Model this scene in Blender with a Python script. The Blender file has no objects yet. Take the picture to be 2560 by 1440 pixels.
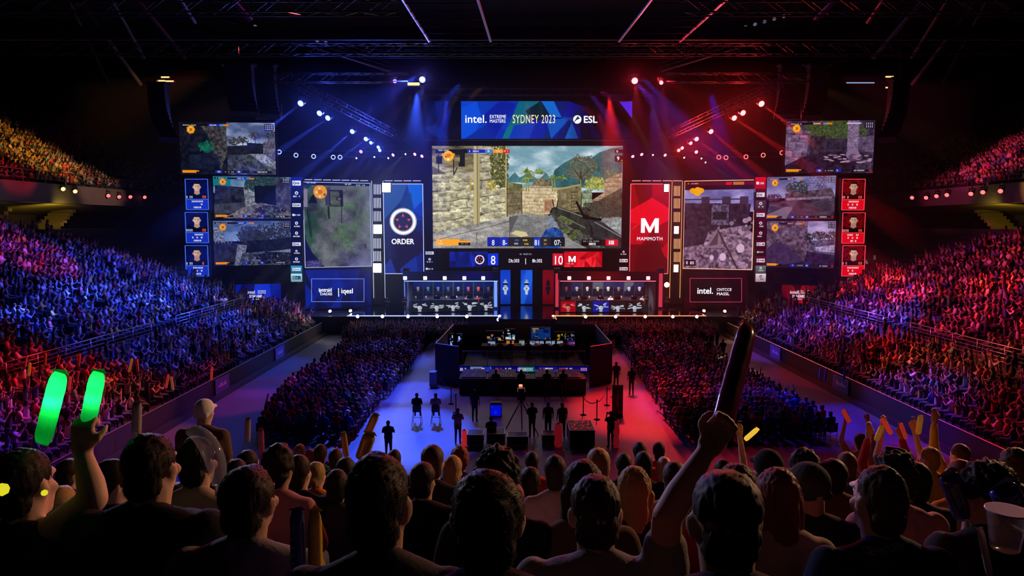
import bpy, bmesh, math, random
import numpy as np
from mathutils import Vector, Matrix, Euler

random.seed(7)
RNG = np.random.default_rng(7)
sc = bpy.context.scene
COL = sc.collection

# ------------------------------------------------------------------ camera
F = 1707.0                      # focal length in pixels of the 2560-wide frame
PITCH = math.atan(160 / F)
CAM = Vector((-1.2, 0.0, 10.5))
cam_d = bpy.data.cameras.new('camera')
cam_d.sensor_width = 36
cam_d.lens = F / 2560 * 36
cam_d.clip_start = 0.05
cam_d.clip_end = 400
cam = bpy.data.objects.new('camera', cam_d)
COL.objects.link(cam)
cam.location = CAM
cam.rotation_euler = (math.pi / 2 - PITCH, 0, 0)
sc.camera = cam

def W(px, py, Y):
    """the point of the hall at distance Y that the photograph shows at (px, py)"""
    u, v = (px - 1280) / F, -(py - 720) / F
    dy = math.cos(PITCH) + v * math.sin(PITCH)
    dz = -math.sin(PITCH) + v * math.cos(PITCH)
    return Vector((CAM.x + u * Y / dy, Y, CAM.z + dz * Y / dy))

# ------------------------------------------------------------------ view, world, render feel
sc.view_settings.view_transform = 'Standard'
sc.view_settings.look = 'None'
sc.view_settings.exposure = 0.0
sc.view_settings.gamma = 1.0
sc.view_settings.use_curve_mapping = False
cy = sc.cycles
cy.max_bounces = 3
cy.diffuse_bounces = 1
cy.glossy_bounces = 2
cy.transmission_bounces = 3
cy.transparent_max_bounces = 6
cy.volume_bounces = 0
cy.caustics_reflective = False
cy.caustics_refractive = False
cy.sample_clamp_indirect = 2.0
cy.volume_step_rate = 4
world = bpy.data.worlds.new('hall_dark')
sc.world = world
world.use_nodes = True
world.node_tree.nodes['Background'].inputs[0].default_value = (0.12, 0.10, 0.30, 1)
world.node_tree.nodes['Background'].inputs[1].default_value = 0.010

# ------------------------------------------------------------------ house and show lights
def spot(pos, target, color, power, deg=24, blend=.6, radius=.12, name='spot_lamp'):
    d = bpy.data.lights.new(name, 'SPOT')
    d.color = color
    d.energy = power
    d.spot_size = math.radians(deg)
    d.spot_blend = blend
    d.shadow_soft_size = radius
    o = bpy.data.objects.new(name, d)
    COL.objects.link(o)
    o.location = pos
    o.rotation_euler = (Vector(target) - Vector(pos)).to_track_quat('-Z', 'Y').to_euler()
    return o

BLUE = (.03, .07, 1); DBLUE = (.015, .02, 1); VIO = (.22, .05, 1); MAG = (1, .03, .42); PINK = (1, .06, .22)
RED = (1, .015, .02); AMB = (1, .42, .06); WARM = (1, .62, .32); WHITE = (.75, .82, 1); YEL = (1, .68, .05)
# washes over the seating: (where it hangs, aimed at pixel (px,py) at distance Y, colour, kW, cone)
WASH = [
    # left bowl
    ((-6, 46, 21), (470, 690, 50), BLUE, 60, 30), ((-8, 50, 21), (150, 720, 45), BLUE, 70, 34),
    ((-5, 52, 21), (640, 830, 50), BLUE, 50, 26), ((-6, 40, 21), (300, 820, 40), BLUE, 42, 26),
    ((-9, 40, 21), (20, 650, 46), MAG, 30, 16), ((-9, 56, 21), (560, 790, 55), WARM, 11, 11),
    ((-5, 54, 21), (790, 775, 60), WARM, 22, 11), ((-4, 58, 20), (700, 760, 62), VIO, 35, 16),
    ((-9, 52, 20), (400, 600, 54), VIO, 12, 18), ((-10, 30, 20), (60, 930, 30), RED, 20, 26),
    ((-7, 44, 20), (300, 960, 32), RED, 26, 24), ((-4, 45, 20), (400, 1000, 33), AMB, 10, 15),
    ((-3, 48, 20), (260, 970, 31), AMB, 9, 13), ((-6, 45, 20), (600, 960, 40), MAG, 14, 18),
    ((-4, 36, 20), (300, 1080, 28), DBLUE, 32, 24), ((-7, 56, 20), (850, 830, 60), AMB, 6, 9),
    # floor, left
    ((-6, 56, 20), (720, 1060, 38), DBLUE, 26, 28), ((-8, 58, 20), (980, 900, 52), BLUE, 40, 22),
    ((-6, 52, 20), (1030, 990, 42), BLUE, 120, 15), ((-8, 50, 20), (1000, 1080, 34), (.03, .09, 1), 170, 20),
    ((-12, 54, 20), (700, 980, 44), VIO, 22, 18),
    # floor, right
    ((6, 52, 20), (1598, 1030, 38), RED, 120, 22), ((6, 58, 20), (1640, 900, 52), MAG, 16, 22),
    ((10, 56, 20), (1760, 1010, 40), VIO, 14, 24), ((9, 60, 20), (1650, 850, 58), RED, 14, 15),
    ((9, 52, 20), (1840, 900, 48), WARM, 22, 9), ((13, 50, 20), (1960, 1060, 36), DBLUE, 40, 20),
    # right bowl
    ((8, 52, 21), (2100, 760, 50), VIO, 60, 26), ((8, 50, 21), (2150, 750, 47), BLUE, 110, 14),
    ((9, 50, 21), (2460, 660, 47), RED, 60, 26), ((7, 44, 21), (2330, 720, 46), PINK, 18, 34),
    ((6, 44, 21), (2400, 880, 38), RED, 36, 28), ((5, 56, 21), (1960, 850, 54), VIO, 50, 20),
    ((4, 54, 20), (2060, 900, 46), RED, 20, 20), ((4, 44, 20), (2330, 940, 36), AMB, 12, 20),
    ((5, 40, 20), (2180, 1020, 35), DBLUE, 60, 24), ((8, 38, 20), (2450, 1060, 29), RED, 20, 26),
    ((8, 56, 20), (1850, 810, 60), WARM, 24, 11), ((5, 50, 20), (2300, 640, 52), MAG, 12, 30),
    ((6, 40, 20), (2520, 800, 40), MAG, 16, 20),
    # upper tiers
    ((-20, 52, 24), (60, 370, 60), AMB, 34, 24), ((-20, 52, 24), (20, 420, 52), RED, 22, 14),
    ((-20, 56, 22), (250, 440, 62), (1, .5, .3), 12, 22), ((20, 52, 24), (2500, 370, 60), PINK, 34, 24),
    ((20, 54, 22), (2520, 425, 52), AMB, 22, 12), ((18, 56, 22), (2350, 440, 62), PINK, 9, 22),
    # rear stand, from ahead and above
    ((7, 30, 18), (1400, 1180, 6), (1, .28, .12), 4.5, 60), ((15, 17, 14), (600, 1230, 3.4), (1, .52, .28), 13, 34), ((-11, 20, 13), (2150, 1230, 3.0), (.8, .7, .9), 5, 36),
    ((2, 34, 18), (1900, 1180, 6), RED, 9, 50), ((-9, 32, 17), (700, 1180, 6), (.25, .2, 1), 6, 50),
    ((9, 22, 14), (2350, 1150, 7), (1, .7, .03), 5, 9), ((16, 24, 15), (2200, 1090, 9), RED, 9, 18),
    # front of house desk and the open floor
    ((0, 54, 20), (1310, 1040, 37), (1, .5, .4), 1.8, 26),
]
GAIN = .62
for pos, (px, py, Y), c, kw, deg in WASH:
    spot(pos, W(px, py, Y), c, kw * 1000 * GAIN, deg, name='wash_lamp')
# ------------------------------------------------------------------ helpers: tagging, materials, meshes
def tag(o, label=None, cat=None, group=None, kind=None):
    if label: o['label'] = label
    if cat: o['category'] = cat
    if group: o['group'] = group
    if kind: o['kind'] = kind
    return o

def empty(name, loc, label, cat, group=None, rz=0):
    o = bpy.data.objects.new(name, None)
    o.empty_display_size = .1
    COL.objects.link(o)
    o.location = loc
    o.rotation_euler = (0, 0, rz)
    o['base'] = 1
    del o['base']
    return tag(o, label, cat, group)

def put(name, mesh, parent=None, local=False):
    """link a mesh as one object; world-space meshes are tied to their parent without moving"""
    o = bpy.data.objects.new(name, mesh)
    COL.objects.link(o)
    if parent is not None:
        o.parent = parent
        if not local:
            M = Matrix.Translation(parent.location) @ parent.rotation_euler.to_matrix().to_4x4()
            if parent.parent is not None:
                M = parent.parent.matrix_parent_inverse.inverted() if False else M
            o.matrix_parent_inverse = M.inverted()
    return o

MATS = {}
def mat(key, color=(.5, .5, .5), rough=.6, metal=0., emit=None, strength=1., noise=0., nscale=20., spec=.5, coat=0., alpha=1., bump=0., trans=0.):
    if key in MATS: return MATS[key]
    m = bpy.data.materials.new(key)
    m.use_nodes = True
    nt = m.node_tree
    b = nt.nodes['Principled BSDF']
    b.inputs['Base Color'].default_value = (*color, 1)
    b.inputs['Roughness'].default_value = rough
    b.inputs['Metallic'].default_value = metal
    b.inputs['Specular IOR Level'].default_value = spec
    b.inputs['Coat Weight'].default_value = coat
    b.inputs['Alpha'].default_value = alpha
    b.inputs['Transmission Weight'].default_value = trans
    if emit is not None:
        b.inputs['Emission Color'].default_value = (*emit, 1)
        b.inputs['Emission Strength'].default_value = strength
        m.cycles.emission_sampling = 'NONE'
    if noise or bump:
        tc = nt.nodes.new('ShaderNodeTexCoord')
        nz = nt.nodes.new('ShaderNodeTexNoise')
        nz.inputs['Scale'].default_value = nscale
        nz.inputs['Detail'].default_value = 4
        nt.links.new(tc.outputs['Object'], nz.inputs['Vector'])
        if noise:
            mx = nt.nodes.new('ShaderNodeMix')
            mx.data_type = 'RGBA'
            mx.inputs[6].default_value = (*[c * (1 - noise) for c in color], 1)
            mx.inputs[7].default_value = (*[min(1, c * (1 + noise)) for c in color], 1)
            nt.links.new(nz.outputs['Fac'], mx.inputs[0])
            nt.links.new(mx.outputs[2], b.inputs['Base Color'])
        if bump:
            bp = nt.nodes.new('ShaderNodeBump')
            bp.inputs['Strength'].default_value = bump
            bp.inputs['Distance'].default_value = .02
            nt.links.new(nz.outputs['Fac'], bp.inputs['Height'])
            nt.links.new(bp.outputs['Normal'], b.inputs['Normal'])
    MATS[key] = m
    return m

def emat(key, color, strength=1.):
    if key in MATS: return MATS[key]
    m = bpy.data.materials.new(key)
    m.use_nodes = True
    nt = m.node_tree
    nt.nodes.clear()
    e = nt.nodes.new('ShaderNodeEmission')
    e.inputs[0].default_value = (*color, 1)
    e.inputs[1].default_value = strength
    o = nt.nodes.new('ShaderNodeOutputMaterial')
    nt.links.new(e.outputs[0], o.inputs[0])
    m.cycles.emission_sampling = 'NONE'
    MATS[key] = m
    return m

def attr_mat(key, attr, rough=.7, emission=False, strength=1.):
    if key in MATS: return MATS[key]
    m = bpy.data.materials.new(key)
    m.use_nodes = True
    nt = m.node_tree
    a = nt.nodes.new('ShaderNodeAttribute')
    a.attribute_name = attr
    if emission:
        nt.nodes.remove(nt.nodes['Principled BSDF'])
        e = nt.nodes.new('ShaderNodeEmission')
        e.inputs[1].default_value = strength
        nt.links.new(a.outputs['Color'], e.inputs[0])
        nt.links.new(e.outputs[0], nt.nodes['Material Output'].inputs[0])
        m.cycles.emission_sampling = 'NONE'
    else:
        b = nt.nodes['Principled BSDF']
        b.inputs['Roughness'].default_value = rough
        nt.links.new(a.outputs['Color'], b.inputs['Base Color'])
    MATS[key] = m
    return m

class MB:
    """collects boxes, bars and polygons; build() links them as one mesh"""
    def __init__(s): s.v = []; s.f = []
    def add(s, vs, fs):
        n = len(s.v)
        s.v += [tuple(v) for v in vs]
        s.f += [tuple(i + n for i in f) for f in fs]
        return s
    def box(s, a, b):
        (x0, y0, z0), (x1, y1, z1) = a, b
        return s.add([(x0,y0,z0),(x1,y0,z0),(x1,y1,z0),(x0,y1,z0),(x0,y0,z1),(x1,y0,z1),(x1,y1,z1),(x0,y1,z1)],
                     [(0,3,2,1),(4,5,6,7),(0,1,5,4),(1,2,6,5),(2,3,7,6),(3,0,4,7)])
    def slab(s, p, q, thick, z0, z1):
        """upright slab from p to q (xy), centred thickness"""
        p, q = Vector(p[:2]), Vector(q[:2])
        d = (q - p).normalized(); n = Vector((-d.y, d.x)) * thick / 2
        c = [p - n, q - n, q + n, p + n]
        return s.add([(*k, z0) for k in c] + [(*k, z1) for k in c],
                     [(0,3,2,1),(4,5,6,7),(0,1,5,4),(1,2,6,5),(2,3,7,6),(3,0,4,7)])
    def tube(s, p, q, r, n=6, r2=None, cap=True):
        p, q = Vector(p), Vector(q)
        d = q - p
        if d.length < 1e-6: return s
        d.normalize()
        a = d.orthogonal().normalized(); b = d.cross(a)
        r2 = r if r2 is None else r2
        vs = []
        for c, rr in ((p, r), (q, r2)):
            for i in range(n):
                t = 2 * math.pi * i / n
                vs.append(c + (a * math.cos(t) + b * math.sin(t)) * rr)
        fs = [(i, (i + 1) % n, n + (i + 1) % n, n + i) for i in range(n)]
        if cap: fs += [tuple(range(n))[::-1], tuple(range(n, 2 * n))]
        return s.add(vs, fs)
    def path(s, pts, r, n=6):
        for a, b in zip(pts, pts[1:]): s.tube(a, b, r, n)
        return s
    def quad(s, a, b, c, d): return s.add([a, b, c, d], [(0, 1, 2, 3)])
    def lathe(s, prof, base=(0, 0, 0), axis=(0, 0, 1), n=16):
        ax = Vector(axis).normalized(); a = ax.orthogonal().normalized(); b = ax.cross(a); base = Vector(base)
        vs = []; m = len(prof)
        for r, h in prof:
            for i in range(n):
                t = 2 * math.pi * i / n
                vs.append(base + ax * h + (a * math.cos(t) + b * math.sin(t)) * max(r, 1e-4))
        fs = [(j*n+i, j*n+(i+1)%n, (j+1)*n+(i+1)%n, (j+1)*n+i) for j in range(m-1) for i in range(n)]
        fs += [tuple(range(n))[::-1], tuple(range((m-1)*n, m*n))]
        return s.add(vs, fs)
    def prism(s, pts, y0, y1):
        """polygon in x,z extruded along y"""
        n = len(pts)
        vs = [(x, y0, z) for x, z in pts] + [(x, y1, z) for x, z in pts]
        fs = [tuple(range(n)), tuple(range(n, 2*n))[::-1]] + [(i, n+i, n+(i+1)%n, (i+1)%n) for i in range(n)]
        return s.add(vs, fs)
    def mesh(s, name, m=None, smooth=False):
        me = bpy.data.meshes.new(name)
        me.from_pydata(s.v, [], s.f)
        if m: me.materials.append(m)
        if smooth: me.shade_smooth()
        me.update()
        return me
    def build(s, name, m=None, parent=None, smooth=False, local=False):
        return put(name, s.mesh(name, m, smooth), parent, local)

def struct(o):
    o['kind'] = 'structure'
    return o

ONES = ['', 'first', 'second', 'third', 'fourth', 'fifth', 'sixth', 'seventh', 'eighth', 'ninth', 'tenth', 'eleventh',
        'twelfth', 'thirteenth', 'fourteenth', 'fifteenth', 'sixteenth', 'seventeenth', 'eighteenth', 'nineteenth', 'twentieth']
def nth(n):
    if n < len(ONES): return ONES[n]
    return ('twenty-', 'thirty-', 'forty-', 'fifty-')[n // 10 - 2] + ONES[n % 10] if n % 10 else ('', '', 'twentieth', 'thirtieth', 'fortieth', 'fiftieth')[n // 10]

def copy_tree(o, parent=None):
    c = o.copy()
    COL.objects.link(c)
    if parent is not None: c.parent = parent
    for ch in list(o.children): copy_tree(ch, c)
    return c

# a bench of its own for growing meshes, so that each one is evaluated alone
BENCH = bpy.data.scenes.new('bench')
def baked(o):
    BENCH.collection.objects.link(o)
    vl = BENCH.view_layers[0]
    vl.update()
    dg = vl.depsgraph
    me = bpy.data.meshes.new_from_object(o.evaluated_get(dg), depsgraph=dg)
    bpy.data.objects.remove(o)
    return me
# ------------------------------------------------------------------ the hall itself
M_BLACK = mat('matt_black', (.012, .012, .014), .8)
M_DARK = mat('dark_steel', (.05, .05, .055), .45, .6)
M_TRUSS = mat('truss_aluminium', (.10, .10, .11), .4, .9)
M_CONC = mat('stand_concrete', (.07, .07, .075), .8, noise=.3, nscale=1.5)
M_WALL = mat('hall_wall', (.05, .045, .04), .9, noise=.3, nscale=.4)
M_RAIL = mat('rail_steel', (.55, .55, .6), .3, .9)
M_SEAT = mat('seat_plastic', (.02, .022, .03), .55)

mfl = mat('floor_concrete', (.15, .15, .16), .38, noise=.22, nscale=.9, bump=.05)
MB().box((-36, -6, -.3), (36, 96, 0)).build('floor', mfl)
struct(bpy.data.objects['floor'])
struct(MB().box((-60, -8, 30), (60, 100, 30.5)).build('ceiling', mat('roof_deck', (.03, .03, .035), .9)))
struct(MB().box((-60, 96, 0), (60, 97, 30)).build('wall_back', M_BLACK))
struct(MB().box((-61, -8, 0), (-60, 97, 30)).build('wall_left', M_WALL))
struct(MB().box((60, -8, 0), (61, 97, 30)).build('wall_right', M_WALL))

# lower bowl: straight stepped rows each side of the floor
IN0, NROW, DEP, Z0 = 19.4, 22, .82, 1.0
def row_x(i): return IN0 + i * DEP + (1.1 if i >= 5 else 0)      # a cross aisle behind the fifth row
def row_z(i): return Z0 + i * .41 + (.25 if i >= 5 else 0)
BOWL_END = 64.0
def end_y(ax): return 63 - max(0, (ax - 22)) * .72                 # seating stops along a raked line by the stage
for s, side in ((-1, 'left'), (1, 'right')):
    mb = MB()
    for i in range(NROW):
        x0, x1 = row_x(i), row_x(i + 1) if i + 1 < NROW else row_x(i) + DEP
        a, b = sorted((s * x0, s * x1))
        mb.box((a, 8, 0), (b, end_y(x0) + .6, row_z(i)))
    struct(mb.build('floor_terrace_' + side, M_CONC))
    # concourse behind, with a pale back wall lit from inside
    xo = row_x(NROW - 1) + DEP
    a, b = sorted((s * xo, s * (xo + 7)))
    struct(MB().box((a, 0, 0), (b, 88, row_z(NROW - 1) + .2)).build('floor_concourse_' + side, M_CONC))
    wb = MB()
    wx = s * (xo + 7)
    wb.slab((wx, 0), (wx, 88), .3, 10, 13.2)
    struct(wb.build('wall_concourse_' + side, mat('concourse_wall', (.16, .14, .12), .85, noise=.25, nscale=.6)))
    # dark end walls where the unused seats by the stage are masked off
    mb = MB()
    for i in range(0, NROW, 1):
        x0 = row_x(i)
        a, b = sorted((s * x0, s * (x0 + DEP)))
        mb.box((a, end_y(x0) + .62, 0), (b, 90, row_z(i) * .96) if x0 > 30.5 else (b, 66.6, min(row_z(i) * .9, 1.5)))
    struct(mb.build('trim_%d' % (1 if s < 0 else 2), mat('masked_seats', (.03, .03, .038), .9, noise=.4, nscale=3)))
    # upper tier
    UX, UZ = 38.6, 13.4
    mb = MB()
    for i in range(26):
        x0 = UX + i * .78
        a, b = sorted((s * x0, s * (x0 + .78)))
        mb.box((a, 20, UZ + i * .45 - .6), (b, 90, UZ + i * .45))
    struct(mb.build('floor_upper_tier_' + side, M_CONC))
    # fascia and underside of the upper tier: the soffit is pale and catches the amber lamps
    mb = MB()
    a, b = sorted((s * (UX - .25), s * UX))
    mb.box((a, 20, UZ - 1.2), (b, 90, UZ + .35))
    struct(mb.build('trim_%d' % (3 if s < 0 else 4), mat('fascia_paint', (.20, .18, .19), .6, noise=.2, nscale=1)))
    mb = MB()
    a, b = sorted((s * UX, s * (UX + 8)))
    mb.add([(s*UX, 20, UZ-1.25), (s*(UX+8), 20, UZ-2.2), (s*(UX+8), 90, UZ-2.2), (s*UX, 90, UZ-1.25)], [(0, 1, 2, 3)])
    struct(mb.build('trim_%d' % (5 if s < 0 else 6), mat('soffit_plaster', (.35, .30, .20), .8, noise=.2, nscale=.7)))

# rear stand, where the photograph is taken from
RD, RZ0, RY0 = .80, 8.70, .75
def rear_row(Y): return max(0, int(round((Y - RY0 - .45) / RD)))
def rear_z(k): return RZ0 - .285 * k - .004 * k * k
NREAR = 18
mb = MB()
for k in range(NREAR):
    mb.box((-19, RY0 + k * RD, 0), (19, RY0 + (k + 1) * RD, rear_z(k)))
mb.box((-19, -6, 0), (19, RY0, RZ0))
struct(mb.build('floor_rear_stand', M_CONC))
REAR_END = RY0 + NREAR * RD

# ------------------------------------------------------------------ handrails, barriers
def handrail(p, q, h=1.0, rails=5, name='handrail', label='', step=2.0, r=.025, cat='handrail', lean=(0, 0)):
    p, q = Vector(p), Vector(q)
    L = (q - p).length
    n = max(1, round(L / step))
    root = empty(name, (p + q) / 2, label, cat)
    for k in range(n + 1):
        c = p.lerp(q, k / n)
        MB().tube(c, c + Vector((lean[0], lean[1], h)), r, 6).build('post', M_RAIL, root, True)
    MB().tube(p + Vector((0, 0, h)), q + Vector((0, 0, h)), r * 1.4, 6).build('top_rail', M_RAIL, root, True)
    mb = MB()
    for j in range(1, rails):
        z = Vector((0, 0, h * j / rails))
        mb.tube(p + z, q + z, r * .6, 5)
    mb.build('lower_rails', M_RAIL, root, True)
    return root

for s, side in ((-1, 'left'), (1, 'right')):
    xr = s * (row_x(5) - .45)
    zr = row_z(5)
    for a, b, w in ((30.5, 43.0, 'nearer'), (46.2, 58.0, 'farther'), (18, 29.0, 'nearest')):
        handrail((xr, a, zr - .1), (xr, b, zr - .1), 1.05, 5, label=f'{w} length of the steel handrail running through the {side} lower seating')
    handrail((s * 38.2, 30, 13.75), (s * 38.2, 72, 13.75), .9, 3, label=f'steel handrail along the front of the {side} upper tier', step=2.5)
    # floor barrier: black hoarding with kick rail
    root = empty('floor_barrier', (s * 19.2, 42, 0), f'long black hoarding between the floor and the {side} lower seating', 'barrier')
    MB().slab((s * 19.25, 16), (s * 19.25, 64), .10, 0, 1.15).build('board', mat('hoarding', (.02, .02, .022), .6), root)
    MB().tube((s * 19.2, 16, 1.2), (s * 19.2, 64, 1.2), .03).build('top_rail', M_RAIL, root)
    MB().box((min(s * 18.7, s * 19.15), 16, 0), (max(s * 18.7, s * 19.15), 64, .22)).build('kick_step', M_DARK, root)
    for k, Yp in enumerate((41.5, 52.0)):
        r2 = empty('sponsor_board', (s * 19.1, Yp, .3), f'{"nearer" if k == 0 else "farther"} printed sponsor board hung on the {side} floor hoarding', 'sign')
        MB().slab((s * 19.12, Yp - 1), (s * 19.12, Yp + 1), .04, .12, 1.1).build('panel', mat('sponsor_panel', (.10, .12, .30), .5), r2)
        mb = MB()
        for j in range(6): mb.slab((s * 19.08, Yp - .7 + j * .2), (s * 19.08, Yp - .58 + j * .2), .02, .55, .68 + .06 * (j % 3))
        mb.build('lettering', mat('print_white', (.8, .8, .85), .5), r2)
handrail((-17, REAR_END - .1, rear_z(NREAR - 1)), (17, REAR_END - .1, rear_z(NREAR - 1)), 1.0, 2,
         label='thin front rail at the foot of the near stand facing the desk', step=3.2, r=.018)

# yellow-lit stair flights and small lamps of the concourse
for s, side in ((-1, 'left'), (1, 'right')):
    for j, (dy, dz) in enumerate(((52, 11.6), (60, 11.4))):
        root = empty('concourse_stair', (s * 43, dy, 10.2), f'{"nearer" if j == 0 else "farther"} amber-lit flight of stairs in the {side} concourse', 'stairs')
        for k in range(6):
            MB().box((s * 42 - 1.0, dy + k * .45, 10.0 + k * .3), (s * 42 + 1.0, dy + .45 + k * .45, 10.3 + k * .3)).build('step', mat('stair_tread', (.45, .36, .16), .7), root)
    spot((s * 40.5, 50, 12.6), (s * 44, 52, 10.4), YEL, 500, 110, .8)
    spot((s * 41, 62, 12.6), (s * 44, 64, 10.4), YEL, 300, 110, .8)
    for Yl in (38, 47, 56):
        spot((s * 37.6, Yl, 11.0), (s * 42, Yl + 2, 13.0), YEL, 260 if s < 0 else 180, 120, .9)
# ------------------------------------------------------------------ roof rig: trusses, catwalks, lamps, speakers
def truss(p, q, w=.55, label='', n=None, r=.035):
    p, q = Vector(p), Vector(q)
    d = (q - p); L = d.length; d.normalize()
    side = d.cross(Vector((0, 0, 1))).normalized() * w / 2
    up = side.cross(d).normalized() * w / 2
    if up.z < 0: up = -up
    cs = [side + up, -side + up, -side - up, side - up]
    n = n or max(2, int(L / (w * 1.3)))
    mb = MB()
    for c in cs: mb.tube(p + c, q + c, r, 6)
    lac = MB()
    for k in range(n):
        a, b = p + d * L * k / n, p + d * L * (k + 1) / n
        for i in range(4):
            c0, c1 = (cs[i], cs[(i + 1) % 4]) if k % 2 else (cs[(i + 1) % 4], cs[i])
            lac.tube(a + c0, b + c1, r * .5, 4, cap=False)
    root = empty('lighting_truss', (p + q) / 2, label, 'truss')
    mb.build('chords', M_TRUSS, root, True)
    lac.build('lacing', M_TRUSS, root, True)
    return root

TRUSSES = [
    ((-17.6, 50, 21.0), (-12.0, 69.5, 19.0), 'left slanting truss carrying the blue moving lamps'),
    ((18.9, 50, 21.0), (13.6, 69.5, 19.0), 'right slanting truss carrying the red moving lamps'),
    ((-18.5, 50, 20.9), (-8.6, 50, 20.9), 'short left truss level with the twin blue roof lamps'),
    ((9.8, 50, 20.9), (20.0, 50, 20.9), 'short right truss level with the twin red roof lamps'),
    ((-11, 68, 23.3), (12.5, 68, 23.3), 'truss directly above the long event-name screen'),
    ((-34, 42, 20.9), (34, 42, 20.9), 'widest truss crossing the hall beneath the roof'),
    ((-26, 70.5, 17.6), (-9.5, 70.5, 17.6), 'low left truss with a row of ring lamps over the stage'),
    ((12.4, 70.5, 17.6), (28, 70.5, 17.6), 'low right truss with a row of ring lamps over the stage'),
    ((-27, 30, 19.7), (-6, 30, 19.7), 'nearest left truss high in the dark roof'),
    ((6, 30, 19.7), (27, 30, 19.7), 'nearest right truss high in the dark roof'),
    ((-34, 60, 25), (34, 60, 25), 'far roof truss crossing behind the slanting trusses'),
]
for p, q, l in TRUSSES: truss(p, q, .6, l)
# roof girders and catwalks in the dark
for k, (x0, x1) in enumerate(((-7.4, -3.4), (6.6, 10.6))):
    root = empty('roof_catwalk', ((x0 + x1) / 2, 40, 22.5), ('left' if k == 0 else 'right') + ' roof catwalk with two pale edge rails running toward the stage', 'catwalk')
    sx = 1 if k == 0 else -1
    for xr in (x0, x1):
        MB().tube((xr - .2 * sx, 26, 22.4), (xr + sx * .8, 46, 22.4), .09, 6).build('edge_rail', M_RAIL, root, True)
    mb = MB()
    for j in range(14): mb.tube((x0 - .2 * sx + j * .07 * sx, 26.5 + j * 1.45, 22.35), (x1 - .2 * sx + j * .07 * sx, 26.5 + j * 1.45, 22.35), .035, 5)
    mb.build('rungs', M_DARK, root, True)
for s, side in ((-1, 'left'), (1, 'right')):
    root = empty('roof_catwalk', (s * 14, 60, 24), f'{side} diagonal roof gantry with a mesh railing', 'catwalk')
    p, q = Vector((s * 26, 54, 27)), Vector((s * 12, 62, 24))
    for j in range(5): MB().tube(p + Vector((0, 0, j * .35)), q + Vector((0, 0, j * .35)), .03).build('railing', M_TRUSS, root, True)
    for j in range(22):
        c = p.lerp(q, j / 21); MB().tube(c, c + Vector((0, 0, 1.4)), .025, 5).build('post', M_TRUSS, root, True)
    mb = MB(); mb.tube(p, q, .12, 6); mb.build('beam', M_TRUSS, root, True)
    for k in range(3):
        a = Vector((s * (22 + 6 * k), 34 + 8 * k, 29.5)); b = Vector((s * (16 + 8 * k), 40 + 9 * k, 22))
        tag(MB().tube(a, b, .16, 8).tube(a, b + Vector((s * 5, 4, 1)), .12, 8).build('roof_brace', mat('brace_steel', (.12, .11, .10), .5, .6), smooth=True),
            f'{("nearest", "middle", "farthest")[k]} crossed roof brace on the {side} side of the hall', 'roof beam')
for k, Yg in enumerate((34, 44, 54)):
    mb = MB(); mb.box((-45, Yg, 25.2 - k * .3), (45, Yg + .3, 26.2 - k * .3))
    tag(mb.build('roof_girder', mat('girder_paint', (.06, .055, .065), .6)), f'{("nearest", "middle", "farthest")[k]} dark steel roof girder spanning the hall', 'roof beam')

# line arrays: curved hanging stacks of speaker boxes
def line_array(px, py0, py1, Y, w, n, label, curve, col):
    top = W(px, py0, Y)
    root = empty('line_array', top, label, 'speaker')
    h = (W(px, py0, Y).z - W(px, py1, Y).z) / n
    x, z, a = top.x, top.z, 0
    y = Y
    for k in range(n):
        a = (k / n) ** 2 * .9
        hh = h * .92
        mb = MB().box((-w / 2, -.35, -hh), (w / 2, .35, 0))
        o = mb.build('speaker_box', col, root, local=True)
        o.location = Vector((x, y, z)) - root.location
        o.rotation_euler = (-a * .6, 0, curve * a)
        y += math.sin(a) * h * .6
        x += curve * math.sin(a) * h * .5
        z -= h
    MB().box((top.x - w * .6, Y - .4, top.z), (top.x + w * .6, Y + .4, top.z + .15)).build('fly_bar', M_TRUSS, root)
    MB().tube((top.x, Y, top.z + .1), (top.x, Y, top.z + 5), .03).build('hoist_chain', M_TRUSS, root)
M_SPK = mat('speaker_case', (.035, .037, .05), .5)
line_array(598, 165, 285, 52, 2.0, 12, 'wide hanging speaker stack above the upper left screen', .4, M_SPK)
line_array(662, 165, 292, 55, 1.6, 12, 'slim hanging speaker stack beside the left slanting truss', .3, M_SPK)
line_array(395, 212, 350, 50, 1.2, 14, 'outermost left hanging speaker stack in the dark', .8, M_SPK)
line_array(1975, 165, 292, 55, 1.6, 12, 'slim hanging speaker stack beside the right slanting truss', -.3, M_SPK)
line_array(2045, 165, 295, 52, 1.4, 12, 'second hanging speaker stack above the upper right screen', -.4, mat('speaker_brown', (.06, .05, .04), .5))
line_array(2248, 200, 350, 50, 1.2, 14, 'outermost right hanging speaker stack in the dark', -.8, M_SPK)
M_BUMP = mat('bumper_paint', (.5, .5, .55), .4, .5)
for s, side, pa, pb in ((-1, 'left', (640, 296), (704, 296)), (1, 'right', (1953, 299), (2003, 297))):
    a, b = W(*pa, 56), W(*pb, 56)
    tag(MB().tube(a, b, .07).tube(a, a + Vector((0, 0, 1.6)), .05).tube(b, b + Vector((0, 0, 1.2)), .05).build('hanging_frame', M_BUMP, smooth=True),
        f'pale metal frame hanging at the top edge of the upper {side} screen', 'frame')

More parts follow.
